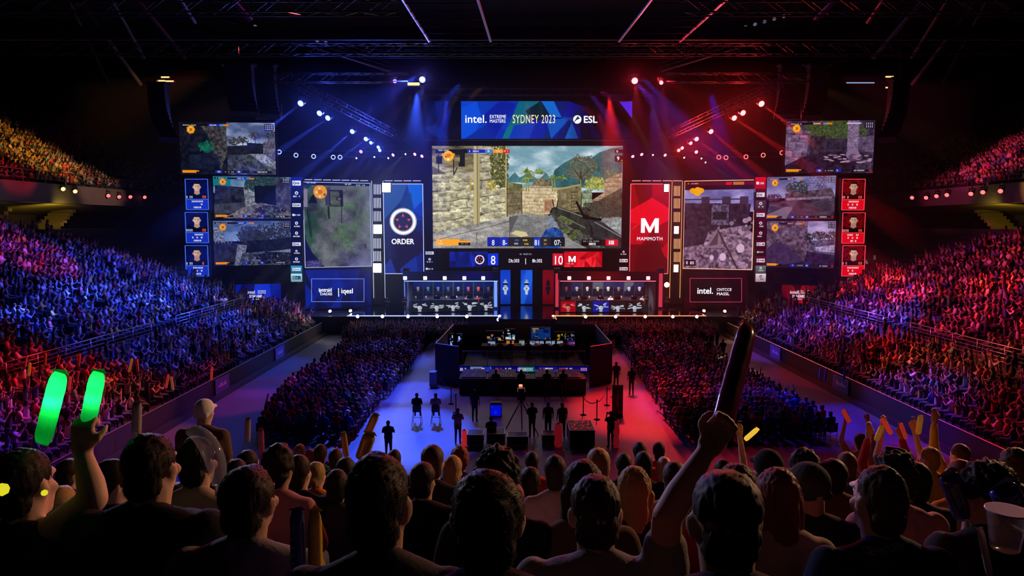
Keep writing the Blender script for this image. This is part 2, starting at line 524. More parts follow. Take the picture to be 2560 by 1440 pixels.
# moving lamps ---------------------------------------------------------
def lamp_mesh():
    yoke = MB().box((-.22, -.05, .28), (.22, .05, .36)).box((-.24, -.04, -.05), (-.19, .04, .36)).box((.19, -.04, -.05), (.24, .04, .36)).tube((0, 0, .36), (0, 0, .55), .04)
    head = MB().lathe([(.02, -.26), (.13, -.24), (.16, -.1), (.17, .1), (.19, .2), (.19, .24)], axis=(0, 0, -1), n=18)
    lens = MB().lathe([(.165, .2), (.17, .255), (.12, .285), (.0, .295)], axis=(0, 0, -1), n=18)
    return yoke.mesh('yoke', M_DARK), head.mesh('head', M_DARK, True), lens.mesh('lens', None, True)
YOKE, HEAD, LENS = lamp_mesh()
L_BLUE = emat('lens_blue', (.14, .18, 1), 6); L_RED = emat('lens_red', (1, .14, .15), 6); L_VIO = emat('lens_violet', (.22, .1, 1), 6)
L_WHITE = emat('lens_white', (1, .95, .85), 12); L_AMB = emat('lens_amber', (1, .6, .15), 5); L_PINK = emat('lens_pink', (1, .2, .5), 5)
M_RINGB = emat('ring_blue', (.3, .4, 1), 3); M_RINGR = emat('ring_red', (1, .12, .12), 3)

def stage_lamp(pos, aim, lens_mat, label, scale=1., group=None, name='stage_lamp'):
    root = empty(name, pos, label, 'lamp', group)
    y = put('yoke', YOKE, root, True)
    d = (Vector(aim) - Vector(pos)).normalized()
    q = d.to_track_quat('-Z', 'Y').to_euler()
    h = put('head', HEAD, root, True); h.rotation_euler = q
    l = put('lens', LENS.copy() if False else LENS, root, True); l.rotation_euler = q
    if not l.data.materials: l.data.materials.append(None)
    l.material_slots[0].link = 'OBJECT'; l.material_slots[0].material = lens_mat
    root.scale = (scale,) * 3
    return root, d

def ring_lamp(pos, m, label, R=.2):
    root = empty('ring_lamp', pos, label, 'lamp')
    mb = MB(); n = 20
    pts = [Vector(pos) + Vector((math.cos(t) * R, 0, math.sin(t) * R)) for t in [2 * math.pi * k / n for k in range(n + 1)]]
    mb.path(pts, .035, 6).build('ring', m, root, True)
    MB().lathe([(R * .8, 0), (R * 1.15, .05), (R * .9, .35)], pos, (0, 1, 0)).build('housing', M_DARK, root, True)
    MB().tube(Vector(pos) + Vector((0, .1, R)), Vector(pos) + Vector((0, .1, R + .25)), .03).build('clamp', M_DARK, root)

def along(p, q, px):
    """point on a truss line that the photograph shows in column px"""
    best = min(range(201), key=lambda k: abs((p.lerp(q, k / 200) - CAM).x / (p.lerp(q, k / 200) - CAM).y * F + 1280 - px))
    return p.lerp(q, best / 200)

# lamps on the slanting trusses, outermost and highest first; each throws a real beam through the haze
TL0, TL1 = Vector((-17.6, 50, 21.0)), Vector((-12.0, 69.5, 19.0))
TR0, TR1 = Vector((18.9, 50, 21.0)), Vector((13.6, 69.5, 19.0))
LEFT_ROW = [(756, 255, 50), (803, 280, 54), (824, 292, 55.5), (884, 326, 61.5), (918, 345, 66), (930, 355, 67), (948, 366, 68.8), (905, 377, 68), (952, 374, 69.2)]
RIGHT_ROW = [(1899, 256, 50), (1853, 279, 54), (1831, 292, 55.5), (1774, 326, 61.5), (1738, 345, 66), (1724, 356, 67), (1703, 368, 68.8), (1738, 378, 68), (1694, 374, 69.2)]
for s, rows, lm, c in ((-1, LEFT_ROW, L_BLUE, (.04, .08, 1)), (1, RIGHT_ROW, L_RED, (1, .02, .02))):
    side, cn = ('left', 'blue') if s < 0 else ('right', 'red')
    for k, (px, py, Y) in enumerate(rows):
        p = W(px, py, Y)
        tgt = Vector((p.x + s * (14 + 2 * (k % 3)), p.y - 16, 2.0))
        m = lm if k % 4 != 3 or k < 5 else (L_VIO if s < 0 else L_RED)
        _, d = stage_lamp(p, (p + (CAM - p).normalized() * 3 + (tgt - p).normalized() * 3.5), m,
                          f'{cn} moving lamp, {nth(k + 1)} from the outer end of the {side} slanting truss', 1.25 if k < 5 else 1.0)
        if k < 7 and k != 1:
            spot(p + (tgt - p).normalized() * .5, tgt, c, 180000 if k < 5 else 50000, 7.5, .3, .05, 'beam_lamp')
        spot(p + (CAM - p).normalized() * .45, CAM, c, 700, 150, .9, .04, 'halo_lamp')
# the row at the back edge of the stage roof
SMALL = [(892, 394, .5), (937, 391, .5), (972, 394, .5), (1015, 384, 1), (1040, 383, .9), (1058, 388, .9), (986, 385, .8)]
SMALLR = [(1580, 388, .9), (1602, 383, .9), (1631, 386, 1), (1660, 385, .8), (1709, 393, .5), (1752, 395, .5), (1762, 405, .4)]
for rows, s in ((SMALL, -1), (SMALLR, 1)):
    for k, (px, py, sz) in enumerate(rows):
        p = W(px, py, 69.6)
        white = sz in (.5, 1, .4)
        dx = (-5 if s < 0 else 5) * (1.0 + .25 * k)
        tgt = Vector((p.x + dx, p.y - 3.5, 8))
        stage_lamp(p, p + (tgt - p).normalized() + (CAM - p).normalized() * .8, L_WHITE if white else (L_PINK if s < 0 else L_RED),
                   f'small {"white" if white else "coloured"} lamp, {nth(k + 1)} from the left in the {"left" if s < 0 else "right"} back row above the stage', .45 if white else .95)
        if white:
            for j in (-1, 0, 1):
                spot(p + (tgt - p).normalized() * .3 - Vector((0, .3, 0)), tgt + Vector((j * 1.6, 0, 0)), (.8, .85, 1) if s < 0 else (1, .75, .5), 55000 if sz == 1 else 22000, 3.2, .3, .03, 'beam_lamp')
for s, xs, m in ((-1, [(698, 380), (740, 388), (784, 391), (833, 393), (850, 393)], M_RINGB), (1, [(1797, 393), (1815, 394), (1865, 392), (1908, 388), (1955, 382)], M_RINGR)):
    for k, (px, py) in enumerate(xs):
        ring_lamp(W(px, py, 70), m, f'{"blue" if s < 0 else "red"} glowing ring lamp, {nth(k + 1)} from the left in its hanging row')
# roof lamps on the short trusses
for px, py, m, c, l in ((988, 201, L_VIO, (.2, .1, 1), 'dimmer left of the two violet roof lamps'), (1057, 196, L_BLUE, (.15, .12, 1), 'brighter right of the two violet roof lamps'),
                        (1585, 199, L_RED, (1, .03, .06), 'brighter left of the two red roof lamps'), (1652, 205, L_RED, (1, .03, .06), 'dimmer right of the two red roof lamps')):
    p = W(px, py, 50)
    big = px in (1057, 1585)
    stage_lamp(p, p + Vector((0, -6, -3)), m, l, 1.3 if big else .8)
    spot(p + Vector((0, -.5, -.35)), p + Vector((0, -5, -12)), c, 9000 if big else 4000, 34, .9, .05, 'beam_lamp')
    spot(p + (CAM - p).normalized() * .45, CAM, c, 900 if big else 400, 150, .9, .04, 'halo_lamp')
p = W(1034, 210, 50)
root = empty('work_light', p, 'amber rectangular work light beside the violet roof lamps', 'lamp')
MB().box((p.x - .42, p.y - .02, p.z - .09), (p.x + .42, p.y, p.z + .09)).build('tube', emat('work_amber', (1, .55, .12), 4), root)
MB().box((p.x - .46, p.y, p.z - .13), (p.x + .46, p.y + .2, p.z + .13)).build('housing', M_DARK, root)
p = W(2151, 207, 50)
root = empty('work_light', p, 'thin pale blue light strip above the upper right screen', 'lamp')
MB().box((p.x - 1.0, p.y - .02, p.z - .03), (p.x + 1.0, p.y, p.z + .03)).build('tube', emat('strip_ice', (.45, .6, 1), .8), root)
MB().box((p.x - 1.05, p.y, p.z - .06), (p.x + 1.05, p.y + .12, p.z + .06)).build('housing', M_DARK, root)
for k, (px, py) in enumerate(((403, 202), (424, 203), (413, 193), (2224, 219), (2224, 192))):
    p = W(px, py, 52)
    root = empty('work_light', p, f'small amber roof light, {nth((k % 3) + 1)} of the {"left" if px < 1280 else "right"} cluster', 'lamp')
    MB().box((p.x - .3, p.y - .02, p.z - .05), (p.x + .3, p.y, p.z + .05)).build('tube', emat('roof_amber', (1, .6, .2), 1.6 if px < 1280 else .7), root)
    MB().box((p.x - .34, p.y, p.z - .09), (p.x + .34, p.y + .15, p.z + .09)).build('housing', M_DARK, root)
# dim lamps seen end-on in the roof and under the balconies
k = 0
for px, py, Y, m, sz in [(x, 118 + (x - 620) * .23, 58, 0, .5) for x in range(640, 830, 22)] + [(x, 75 + (1930 - x) * .28 - 20, 58, 1, .5) for x in range(1790, 1960, 24)]:
    k += 1
    p = W(px, py - 60 if px < 1280 else py - 10, Y)
    stage_lamp(p, p + Vector((0, -3, -3)), emat('lens_dim', (.3, .28, .4), .35), f'unlit roof lamp, {nth((k - 1) % 9 + 1)} along the {"left" if px < 1280 else "right"} gantry', .9)
for s, pts in ((-1, [(155, 470), (185, 476), (268, 487), (295, 490), (323, 490), (359, 491)]), (1, [(2283, 492), (2318, 492), (2344, 488), (2370, 485), (2430, 482), (2460, 478), (2504, 475)])):
    for k, (px, py) in enumerate(pts):
        Y = min(72, 37.4 / abs((px - 1280) / F) )
        p = W(px, py, Y)
        am = s < 0 and k < 2
        stage_lamp(p, p + Vector((-s * 2, -1.5, -1)), emat('lens_spot_amber', (1, .6, .2), 2.5) if am else emat('lens_spot_red', (1, .1, .1), 3),
                   f'{"amber" if am else "red"} spotlight, {nth(k + 1)} from the left under the {"left" if s < 0 else "right"} balcony', 1.0)
# ------------------------------------------------------------------ LED walls
def vnoise(h, w, cell, seed, octs=4, aniso=1.):
    r = np.random.default_rng(seed)
    out = np.zeros((h, w)); amp = 1; tot = 0
    for o in range(octs):
        gh, gw = int(h / (cell)) + 3, int(w / (cell * aniso)) + 3
        g = r.random((gh, gw))
        y = np.linspace(0, gh - 2.001, h); x = np.linspace(0, gw - 2.001, w)
        yi, xi = y.astype(int), x.astype(int)
        fy, fx = (y - yi)[:, None], (x - xi)[None, :]
        fy, fx = fy * fy * (3 - 2 * fy), fx * fx * (3 - 2 * fx)
        a = g[yi][:, xi] * (1 - fx) + g[yi][:, xi + 1] * fx
        b = g[yi + 1][:, xi] * (1 - fx) + g[yi + 1][:, xi + 1] * fx
        out += amp * (a * (1 - fy) + b * fy); tot += amp
        amp *= .55; cell = max(1.2, cell / 2)
    return out / tot

class Canvas:
    """a picture for an LED wall, painted in the wall's own coordinates (0..w, 0..h)"""
    def __init__(s, w, h, k=1.0, base=(0, 0, 0), view=None):
        s.W, s.H = max(2, int(round(w * k))), max(2, int(round(h * k)))
        x0, y0, x1, y1 = view or (0, 0, w, h)
        s.X, s.Y = np.meshgrid(np.linspace(x0, x1, s.W), np.linspace(y0, y1, s.H))
        s.im = np.zeros((s.H, s.W, 3)); s.im[:] = base
    def n(s, cell, seed, octs=4, aniso=1.): return vnoise(s.H, s.W, cell, seed, octs, aniso)
    def mask(s, pts):
        m = np.zeros(s.X.shape, bool)
        n = len(pts)
        for i in range(n):
            (x0, y0), (x1, y1) = pts[i], pts[(i + 1) % n]
            if y0 == y1: continue
            c = ((y0 > s.Y) != (y1 > s.Y)) & (s.X < (x1 - x0) * (s.Y - y0) / (y1 - y0) + x0)
            m ^= c
        return m
    def put(s, m, col, a=1.):
        col = np.asarray(col, float)
        if col.ndim == 1: s.im[m] = s.im[m] * (1 - a) + col * a
        else: s.im[m] = s.im[m] * (1 - a) + col[m] * a
    def poly(s, pts, col, a=1.): s.put(s.mask(pts), col, a)
    def rect(s, x0, y0, x1, y1, col, a=1.): s.put((s.X >= x0) & (s.X <= x1) & (s.Y >= y0) & (s.Y <= y1), col, a)
    def ell(s, cx, cy, rx, ry, col, a=1.): s.put(((s.X - cx) / rx) ** 2 + ((s.Y - cy) / ry) ** 2 < 1, col, a)
    def line(s, x0, y0, x1, y1, w, col, a=1.):
        dx, dy = x1 - x0, y1 - y0; L2 = dx * dx + dy * dy + 1e-9
        t = np.clip(((s.X - x0) * dx + (s.Y - y0) * dy) / L2, 0, 1)
        s.put((s.X - x0 - t * dx) ** 2 + (s.Y - y0 - t * dy) ** 2 < w * w / 4, col, a)
    def blob(s, cx, cy, rx, ry, col, seed, dens=.5, cell=6):
        """leafy clump"""
        d = ((s.X - cx) / rx) ** 2 + ((s.Y - cy) / ry) ** 2
        nn = s.n(cell, seed, 4)
        m = (d + (nn - .5) * 1.6 < dens * 1.4) & (s.n(3, seed + 5, 2) > .34)
        c = np.asarray(col)[None, None, :] * (.45 + 1.1 * s.n(3.5, seed + 9, 3))[..., None]
        s.put(m, c)

def grad(cv, c0, c1, t): return np.asarray(c0)[None, None] * (1 - t[..., None]) + np.asarray(c1)[None, None] * t[..., None]

def stone(cv, pts, col, seed, courses=8, top=None, bot=None, brick=40, contrast=.55, mortar=.45):
    m = cv.mask(pts)
    xs = np.array([p[0] for p in pts]); ys = np.array([p[1] for p in pts])
    if top is None: top = (ys.min(), ys.min())
    if bot is None: bot = (ys.max(), ys.max())
    u = (cv.X - xs.min()) / max(1, xs.max() - xs.min())
    ty = top[0] + (top[1] - top[0]) * u; by = bot[0] + (bot[1] - bot[0]) * u
    t = (cv.Y - ty) / (by - ty) * courses + (cv.n(26, seed + 3, 3, 2.5) - .5) * .5
    row = np.floor(t); fr = t - row
    xo = cv.X / brick + row * .37 + (cv.n(18, seed + 4, 2) - .5) * .25
    fx = xo - np.floor(xo)
    h = np.sin(row * 12.9 + np.floor(xo) * 78.2) * 43758.5; h = h - np.floor(h)
    fade = np.clip((cv.n(16, seed + 6, 3) - .28) * 3, 0, 1)
    line = np.clip(1 - np.minimum(fr, 1 - fr) / .07, 0, 1) * fade
    vl = np.clip(1 - np.minimum(fx, 1 - fx) * brick / 3.5, 0, 1) * fade * .7
    grain = cv.n(2.2, seed + 1, 2) - .5
    lumps = cv.n(7, seed, 4, 1.8) - .5
    tex = 1.02 + .16 * (h - .5) + .22 * (.5 - fr) + contrast * 1.15 * lumps + .42 * grain
    c = np.asarray(col)[None, None] * tex[..., None]
    c = c * (1 - mortar * 1.15 * np.maximum(line, vl)[..., None])
    cv.put(m, np.clip(c, 0, 1))

def rough(cv, pts, col, seed, c=.6, cell=9, aniso=1.):
    m = cv.mask(pts)
    t = .75 + c * 1.7 * (cv.n(cell, seed, 5, aniso) - .5) + .55 * (cv.n(1.6, seed + 1, 2) - .5)
    cv.put(m, np.clip(np.asarray(col)[None, None] * t[..., None], 0, 1))

def sky(cv, x0, y0, x1, y1, a, b, seed=3):
    m = (cv.X >= x0) & (cv.X <= x1) & (cv.Y >= y0) & (cv.Y <= y1)
    n = np.clip((cv.n(26, seed, 5, 2) - .35) * 2.2 + (cv.Y - y0) / (y1 - y0) * .5 - .2, 0, 1)
    cv.put(m, grad(cv, a, b, n))

def palm(cv, cx, cy, r, col, seed):
    rr = random.Random(seed)
    for k in range(15):
        t = math.pi * (k / 14) + rr.uniform(-.1, .1)
        L = r * rr.uniform(.7, 1.1)
        mx, my = cx + math.cos(t) * L * .55, cy - math.sin(t) * L * .75
        ex, ey = cx + math.cos(t) * L, cy - math.sin(t) * L * .75 + L * .25
        q_ = rr.uniform(.5, 1.2); c = [x * q_ for x in col]
        cv.line(cx, cy, mx, my, r * .12, c); cv.line(mx, my, ex, ey, r * .07, c)

def glyphs(cv, x, y, w, h, n, col, seed):
    """tiny unreadable caption marks"""
    rr = random.Random(seed); s = w / n
    for k in range(n):
        if rr.random() < .15: continue
        x0 = x + k * s
        cv.rect(x0, y, x0 + s * .7, y + h, col, .9)
        cv.rect(x0 + s * .2, y + h * .25, x0 + s * .45, y + h * (.5 if rr.random() < .5 else .8), (.15, .15, .2), .7)

def hud(cv, w, h, seed, blue=True, top=True, bottom=True):
    rr = random.Random(seed)
    if top:
        cv.rect(w * .02, h * .035, w * .30, h * .07, (.06, .06, .09))
        glyphs(cv, w * .04, h * .043, w * .14, h * .02, 12, (.85, .85, .9), seed)
        cv.rect(w * .30, h * .035, w * .42, h * .07, (.1, .18, .75) if blue else (.6, .08, .12))
        glyphs(cv, w * .31, h * .042, w * .08, h * .02, 7, (.9, .9, .95), seed + 1)
        cv.rect(w * .42, h * .035, w * .46, h * .07, (.3, .55, .85)); cv.rect(w * .46, h * .035, w * .52, h * .07, (.9, .5, .12))
        cx, cy, r = w * .12, h * .14, h * .07
        for k in range(7):
            t = k * .9; cv.ell(cx + math.cos(t) * r * .8, cy + math.sin(t) * r * .8, r * .4, r * .4, (.85, .5, .1))
        cv.ell(cx, cy, r, r, (1, .66, .12)); cv.ell(cx, cy, r * .35, r * .4, (.7, .35, .05)); cv.ell(cx - r * .5, cy, r * .15, r * .2, (1, .95, .7)); cv.ell(cx, cy - r * .6, r * .15, r * .15, (1, .95, .7))
        cv.rect(w * .89, h * .03, w * .99, h * .15, (.08, .08, .12), .85)
        for j in range(3):
            for i in range(4): cv.rect(w * (.90 + i * .022), h * (.045 + j * .035), w * (.912 + i * .022), h * (.062 + j * .035), (.8, .8, .9))
    if bottom:
        cv.rect(w * .015, h * .915, w * .16, h * .965, (1, .6, .1)); cv.rect(w * .16, h * .925, w * .24, h * .965, (.08, .07, .08))
        cv.rect(w * .16, h * .925, w * .19, h * .94, (1, .6, .1))
        cv.rect(w * .36, h * .92, w * .72, h * .975, (.10, .10, .14))
        cv.rect(w * .36, h * .92, w * .43, h * .975, (.12, .2, .7)); cv.rect(w * .58, h * .92, w * .64, h * .975, (.12, .2, .7))
        glyphs(cv, w * .385, h * .932, w * .03, h * .03, 2, (.9, .9, 1), seed + 4); glyphs(cv, w * .46, h * .935, w * .1, h * .025, 6, (.6, .6, .62), seed + 5)
        glyphs(cv, w * .595, h * .932, w * .03, h * .03, 2, (.9, .9, 1), seed + 6)
        cv.rect(w * .76, h * .93, w * .99, h * .972, (.09, .08, .11)); glyphs(cv, w * .79, h * .938, w * .12, h * .025, 8, (.85, .85, .85), seed + 7)
        cv.rect(w * .955, h * .93, w * .99, h * .972, (.65, .12, .15) if not blue else (.25, .25, .3))

def shade3(r, a, b, c):
    k = r.uniform(a, b)
    return [x * k for x in c]

def gun(cv, pts, seed):
    rough(cv, pts, (.36, .37, .34), seed, .8, 8)

def led_mesh(name, tl, tr, br, bl, cv, gain):
    h, w = cv.H, cv.W
    s = np.linspace(0, 1, w)[None, :, None]; t = np.linspace(0, 1, h)[:, None, None]
    tl, tr, br, bl = map(np.array, (tl, tr, br, bl))
    P = ((tl * (1 - s) + tr * s) * (1 - t) + (bl * (1 - s) + br * s) * t).reshape(-1, 3)
    idx = np.arange(h * w).reshape(h, w)
    q = np.stack([idx[:-1, :-1], idx[1:, :-1], idx[1:, 1:], idx[:-1, 1:]], -1).reshape(-1, 4)
    me = bpy.data.meshes.new(name)
    me.vertices.add(len(P)); me.vertices.foreach_set('co', P.astype(np.float32).ravel())
    me.loops.add(q.size); me.loops.foreach_set('vertex_index', q.astype(np.int32).ravel())
    me.polygons.add(len(q)); me.polygons.foreach_set('loop_start', np.arange(0, q.size, 4, dtype=np.int32))
    me.polygons.foreach_set('loop_total', np.full(len(q), 4, np.int32))
    me.update()
    a = me.color_attributes.new('led', 'FLOAT_COLOR', 'POINT')
    c = np.ones((h * w, 4), np.float32)
    c[:, :3] = np.clip(cv.im, 0, 1).reshape(-1, 3) ** 2.2 * gain
    a.data.foreach_set('color', c.ravel())
    me.materials.append(attr_mat('led_pixels', 'led', emission=True))
    return me

M_CASE = mat('led_case', (.015, .015, .018), .6)
def screen(name, label, px0, py0, px1, py1, Y0, Y1, cv, gain=1., edge=None, cat='screen', bez=.12, parent_label=None):
    """an LED wall whose left edge hangs at distance Y0 and right edge at Y1"""
    zt = (W(px0, py0, Y0).z + W(px1, py0, Y1).z) / 2 if Y0 == Y1 else W(px0, py0, Y0).z
    zb = W(px0, py1, Y0).z
    a, b = W(px0, py0, Y0), W(px1, py0, Y1)
    root = empty(name, ((a.x + b.x) / 2, (Y0 + Y1) / 2, zb), label, cat)
    put('display', led_mesh('display', (a.x, Y0, zt), (b.x, Y1, zt), (b.x, Y1, zb), (a.x, Y0, zb), cv, gain), root)
    d = (Vector((b.x, Y1)) - Vector((a.x, Y0))).normalized(); n = Vector((-d.y, d.x)) * .22
    p, q = Vector((a.x, Y0)) + n - d * bez, Vector((b.x, Y1)) + n + d * bez
    MB().slab(p, q, .38, zb - bez, zt + bez).build('cabinet', M_CASE, root)
    if edge:
        mb = MB(); o = -Vector((-d.y, d.x)) * .03
        P = [(a.x + o.x, Y0 + o.y, zt), (b.x + o.x, Y1 + o.y, zt), (b.x + o.x, Y1 + o.y, zb), (a.x + o.x, Y0 + o.y, zb)]
        mb.path(P + [P[0]], .035, 4)
        mb.build('edge_light', edge, root)
    root['_w'] = 1; del root['_w']
    return root

M_TXT = emat('text_white', (.95, .95, 1), 1.3)
def text(s, px, py, hpx, Y, m=None, parent=None, sx=1., bold=0., name='lettering', align='CENTER', spacing=1., yoff=-.06):
    """writing whose cap height is hpx pixels at distance Y, centred (or starting) at px, baseline at py"""
    cu = bpy.data.curves.new(name, 'FONT')
    cu.body = s; cu.align_x = align; cu.extrude = .01; cu.space_character = spacing
    cu.resolution_u = 3
    cu.size = hpx * (Y / F) / .73
    cu.offset = min(bold, .035) * cu.size * .55 if bold > .011 else 0
    tmp = bpy.data.objects.new(name, cu)
    me = baked(tmp)
    me.name = name
    me.transform(Matrix.Translation(W(px, py, Y) + Vector((0, yoff, 0))) @ Euler((math.pi / 2, 0, 0)).to_matrix().to_4x4() @ Matrix.Diagonal((sx, 1, 1, 1)))
    me.materials.clear(); me.materials.append(m or M_TXT)
    return put(name, me, parent)

def big_m(px, py, h, w, Y, parent):
    c = W(px, py, Y); k = Y / F; t = w * .22
    P = [(-w/2, 0), (-w/2, h), (-w/2 + t, h), (0, h * .36), (w/2 - t, h), (w/2, h), (w/2, 0), (w/2 - t, 0), (w/2 - t, h * .58), (t * .28, h * .02), (-t * .28, h * .02), (-w/2 + t, h * .58), (-w/2 + t, 0)]
    V = [(c.x + a * k, c.y - .08, c.z + b * k) for a, b in P]
    M = MB(); M.add(V, [(0, 1, 2, 11, 12), (2, 3, 10, 11), (3, 9, 10), (3, 4, 8, 9), (4, 5, 6, 7, 8)])
    M.build('letter_mark', M_TXT, parent)

def facets(cv, x0, y0, x1, y1, cols, seed, n=5):
    """triangulated low-poly pattern"""
    rr = random.Random(seed)
    nx = max(2, int(n * (x1 - x0) / max(1, (y1 - y0)))) if x1 - x0 > y1 - y0 else n
    ny = n if x1 - x0 <= y1 - y0 else 2
    ny = max(ny, int((y1 - y0) / (x1 - x0) * n) if y1 - y0 > x1 - x0 else ny)
    P = [[(x0 + (x1 - x0) * (i + (rr.uniform(-.4, .4) if 0 < i < nx else 0)) / nx, y0 + (y1 - y0) * (j + (rr.uniform(-.4, .4) if 0 < j < ny else 0)) / ny) for i in range(nx + 1)] for j in range(ny + 1)]
    for j in range(ny):
        for i in range(nx):
            a, b, c, d = P[j][i], P[j][i+1], P[j+1][i+1], P[j+1][i]
            tr = ((a, b, c), (a, c, d)) if rr.random() < .5 else ((a, b, d), (b, c, d))
            for t in tr: 
                cc = rr.choice(cols)
                m = cv.mask(t)
                g = np.clip((cv.Y - y0) / (y1 - y0), 0, 1) * rr.uniform(-.4, .4) + 1
                cv.put(m, np.clip(np.asarray(cc)[None, None] * g[..., None], 0, 1))

# ---- main screen -----------------------------------------------------
def paint_main():
    cv = Canvas(477, 256, 1.25, view=(128, 430, 1654, 1252))
    sky(cv, 128, 430, 1654, 800, (.44, .60, .66), (.84, .90, .93), 3)
    rough(cv, [(1085, 700), (1110, 620), (1190, 560), (1270, 520), (1350, 560), (1470, 480), (1560, 450), (1654, 434), (1654, 760), (1085, 760)], (.27, .50, .52), 5, .35, 30)
    rough(cv, [(722, 700), (790, 640), (830, 680), (900, 640), (980, 700), (1040, 640), (1100, 720), (722, 720)], (.35, .58, .62), 6, .25, 20)
    cv.blob(1325, 600, 125, 95, (.36, .37, .30), 11, .75, 9); cv.line(1325, 740, 1320, 640, 16, (.25, .22, .17)); cv.line(1322, 690, 1270, 620, 8, (.25, .22, .17)); cv.line(1322, 690, 1390, 610, 8, (.25, .22, .17))
    cv.blob(1440, 730, 90, 50, (.62, .64, .30), 14, .8, 8); cv.blob(1560, 660, 60, 45, (.35, .42, .33), 15, .7, 7)
    stone(cv, [(1510, 700), (1654, 640), (1654, 1000), (1400, 1000), (1400, 870), (1510, 800)], (.62, .52, .42), 21, 9, brick=34)
    rough(cv, [(1400, 900), (1654, 760), (1654, 1000), (1400, 1000)], (.38, .34, .28), 22, .5, 12)
    stone(cv, [(1330, 790), (1412, 770), (1412, 900), (1330, 930)], (.50, .55, .45), 23, 4, brick=30)
    stone(cv, [(728, 780), (850, 790), (850, 960), (728, 990)], (.42, .38, .28), 24, 6, (780, 790), (990, 960), 30)
    rough(cv, [(722, 715), (850, 735), (850, 792), (722, 780)], (.50, .50, .30), 25, .6, 10)
    stone(cv, [(850, 762), (1000, 740), (1140, 765), (1140, 960), (1015, 985), (850, 962)], (.78, .70, .55), 26, 7, (762, 765), (962, 960), 34, .4)
    rough(cv, [(930, 745), (950, 700), (1000, 684), (1070, 705), (1110, 750)], (.58, .52, .38), 27, .6, 6)
    rough(cv, [(850, 955), (1015, 985), (1060, 965), (1060, 1000), (1015, 1010), (850, 980), (735, 1000), (735, 975)], (.74, .72, .66), 28, .3, 8)
    cv.poly([(1025, 855), (1100, 855), (1100, 955), (1025, 968)], (.78, .56, .42)); rough(cv, [(1032, 862), (1095, 862), (1095, 940), (1032, 955)], (.80, .60, .45), 29, .2)
    rough(cv, [(1130, 770), (1300, 735), (1325, 750), (1325, 960), (1140, 960)], (.60, .55, .40), 30, .5, 9)
    for x in (1150, 1210, 1245, 1295): cv.line(x, 775, x, 950, 9, (.42, .38, .24))
    for y in range(800, 950, 24): cv.line(1245, y, 1295, y - 4, 7, (.30, .27, .18))
    cv.line(1130, 775, 1310, 740, 12, (.66, .60, .40)); cv.line(1130, 800, 1310, 770, 9, (.45, .42, .28))
    for x, y, r, s in ((890, 650, 60, 1), (905, 690, 55, 2), (985, 650, 55, 3), (1095, 690, 45, 4), (1170, 690, 42, 5), (870, 720, 40, 9)):
        palm(cv, x, y, r, (.50, .58, .26), s)
    for x in (880, 900, 1090, 1110, 1320): cv.line(x, 700, x + 4, 790, 9, (.52, .55, .32))
    rough(cv, [(745, 1005), (850, 978), (1015, 1008), (1100, 985), (1654, 1000), (1654, 1252), (128, 1252), (745, 1150)], (.66, .66, .66), 31, .3, 14, 2.5)
    cv.poly([(745, 1010), (820, 985), (760, 1120), (745, 1110)], (.28, .28, .28), .7)
    cv.blob(1490, 940, 150, 60, (.26, .25, .21), 33, 1.0, 7); rough(cv, [(1500, 1060), (1654, 1010), (1654, 1100), (1560, 1090)], (.75, .78, .78), 34, .4, 6)
    cv.poly([(760, 1130), (800, 1105), (880, 1120), (900, 1150), (840, 1160)], (.82, .78, .55))
    # near wall on the left
    stone(cv, [(128, 430), (724, 430), (724, 1010), (128, 1140)], (.68, .65, .53), 40, 9, (395, 440), (1130, 1005), 150, 1.0, .7)
    rough(cv, [(128, 430), (470, 430), (470, 640), (230, 600), (128, 560)], (.55, .50, .36), 41, .75, 10, 4)
    cv.poly([(128, 560), (250, 590), (460, 640), (460, 700), (128, 640)], (.62, .58, .52), .45)
    cv.poly([(128, 590), (240, 650), (128, 660)], (.2, .18, .14), .6)
    cv.blob(665, 560, 70, 190, (.30, .31, .14), 43, .8, 12); cv.blob(600, 740, 60, 60, (.62, .56, .20), 44, .4, 10)
    cv.rect(460, 430, 486, 1052, (.74, .68, .48)); cv.rect(486, 430, 492, 1050, (.32, .29, .18)); cv.rect(492, 430, 510, 1046, (.66, .60, .42))
    cv.rect(716, 430, 724, 1005, (.78, .70, .42)); cv.rect(724, 720, 730, 1000, (.2, .18, .12)); cv.rect(845, 790, 851, 975, (.2, .17, .1))
    cv.line(436, 690, 430, 790, 14, (.70, .60, .28))
    rough(cv, [(128, 1130), (742, 992), (750, 1020), (750, 1150), (480, 1210), (128, 1252)], (.80, .78, .76), 45, .35, 12, 2)
    cv.line(128, 1190, 745, 1035, 5, (.35, .32, .30)); cv.line(480, 1130, 484, 1215, 5, (.25, .22, .2)); cv.line(748, 1000, 750, 1150, 5, (.25, .22, .2))
    # sleeve and rifle
    rough(cv, [(940, 1252), (1010, 1150), (1040, 1100), (1110, 1078), (1180, 1110), (1190, 1180), (1150, 1252)], (.16, .36, .72), 50, .6, 10)
    rough(cv, [(1060, 990), (1110, 970), (1130, 1080), (1060, 1080)], (.66, .70, .78), 51, .3)
    gun(cv, [(1070, 960), (1088, 930), (1120, 912), (1260, 960), (1400, 1010), (1500, 1060), (1654, 1150), (1654, 1252), (1380, 1252), (1260, 1190), (1150, 1080), (1085, 985)], 52)
    rough(cv, [(1110, 920), (1130, 908), (1380, 1000), (1420, 1060), (1380, 1150), (1200, 1060), (1110, 960)], (.24, .25, .22), 53, .5, 14)
    rough(cv, [(1370, 1060), (1420, 1020), (1500, 1040), (1654, 1150), (1654, 1252), (1540, 1252), (1400, 1160)], (.22, .24, .25), 54, .4, 16)
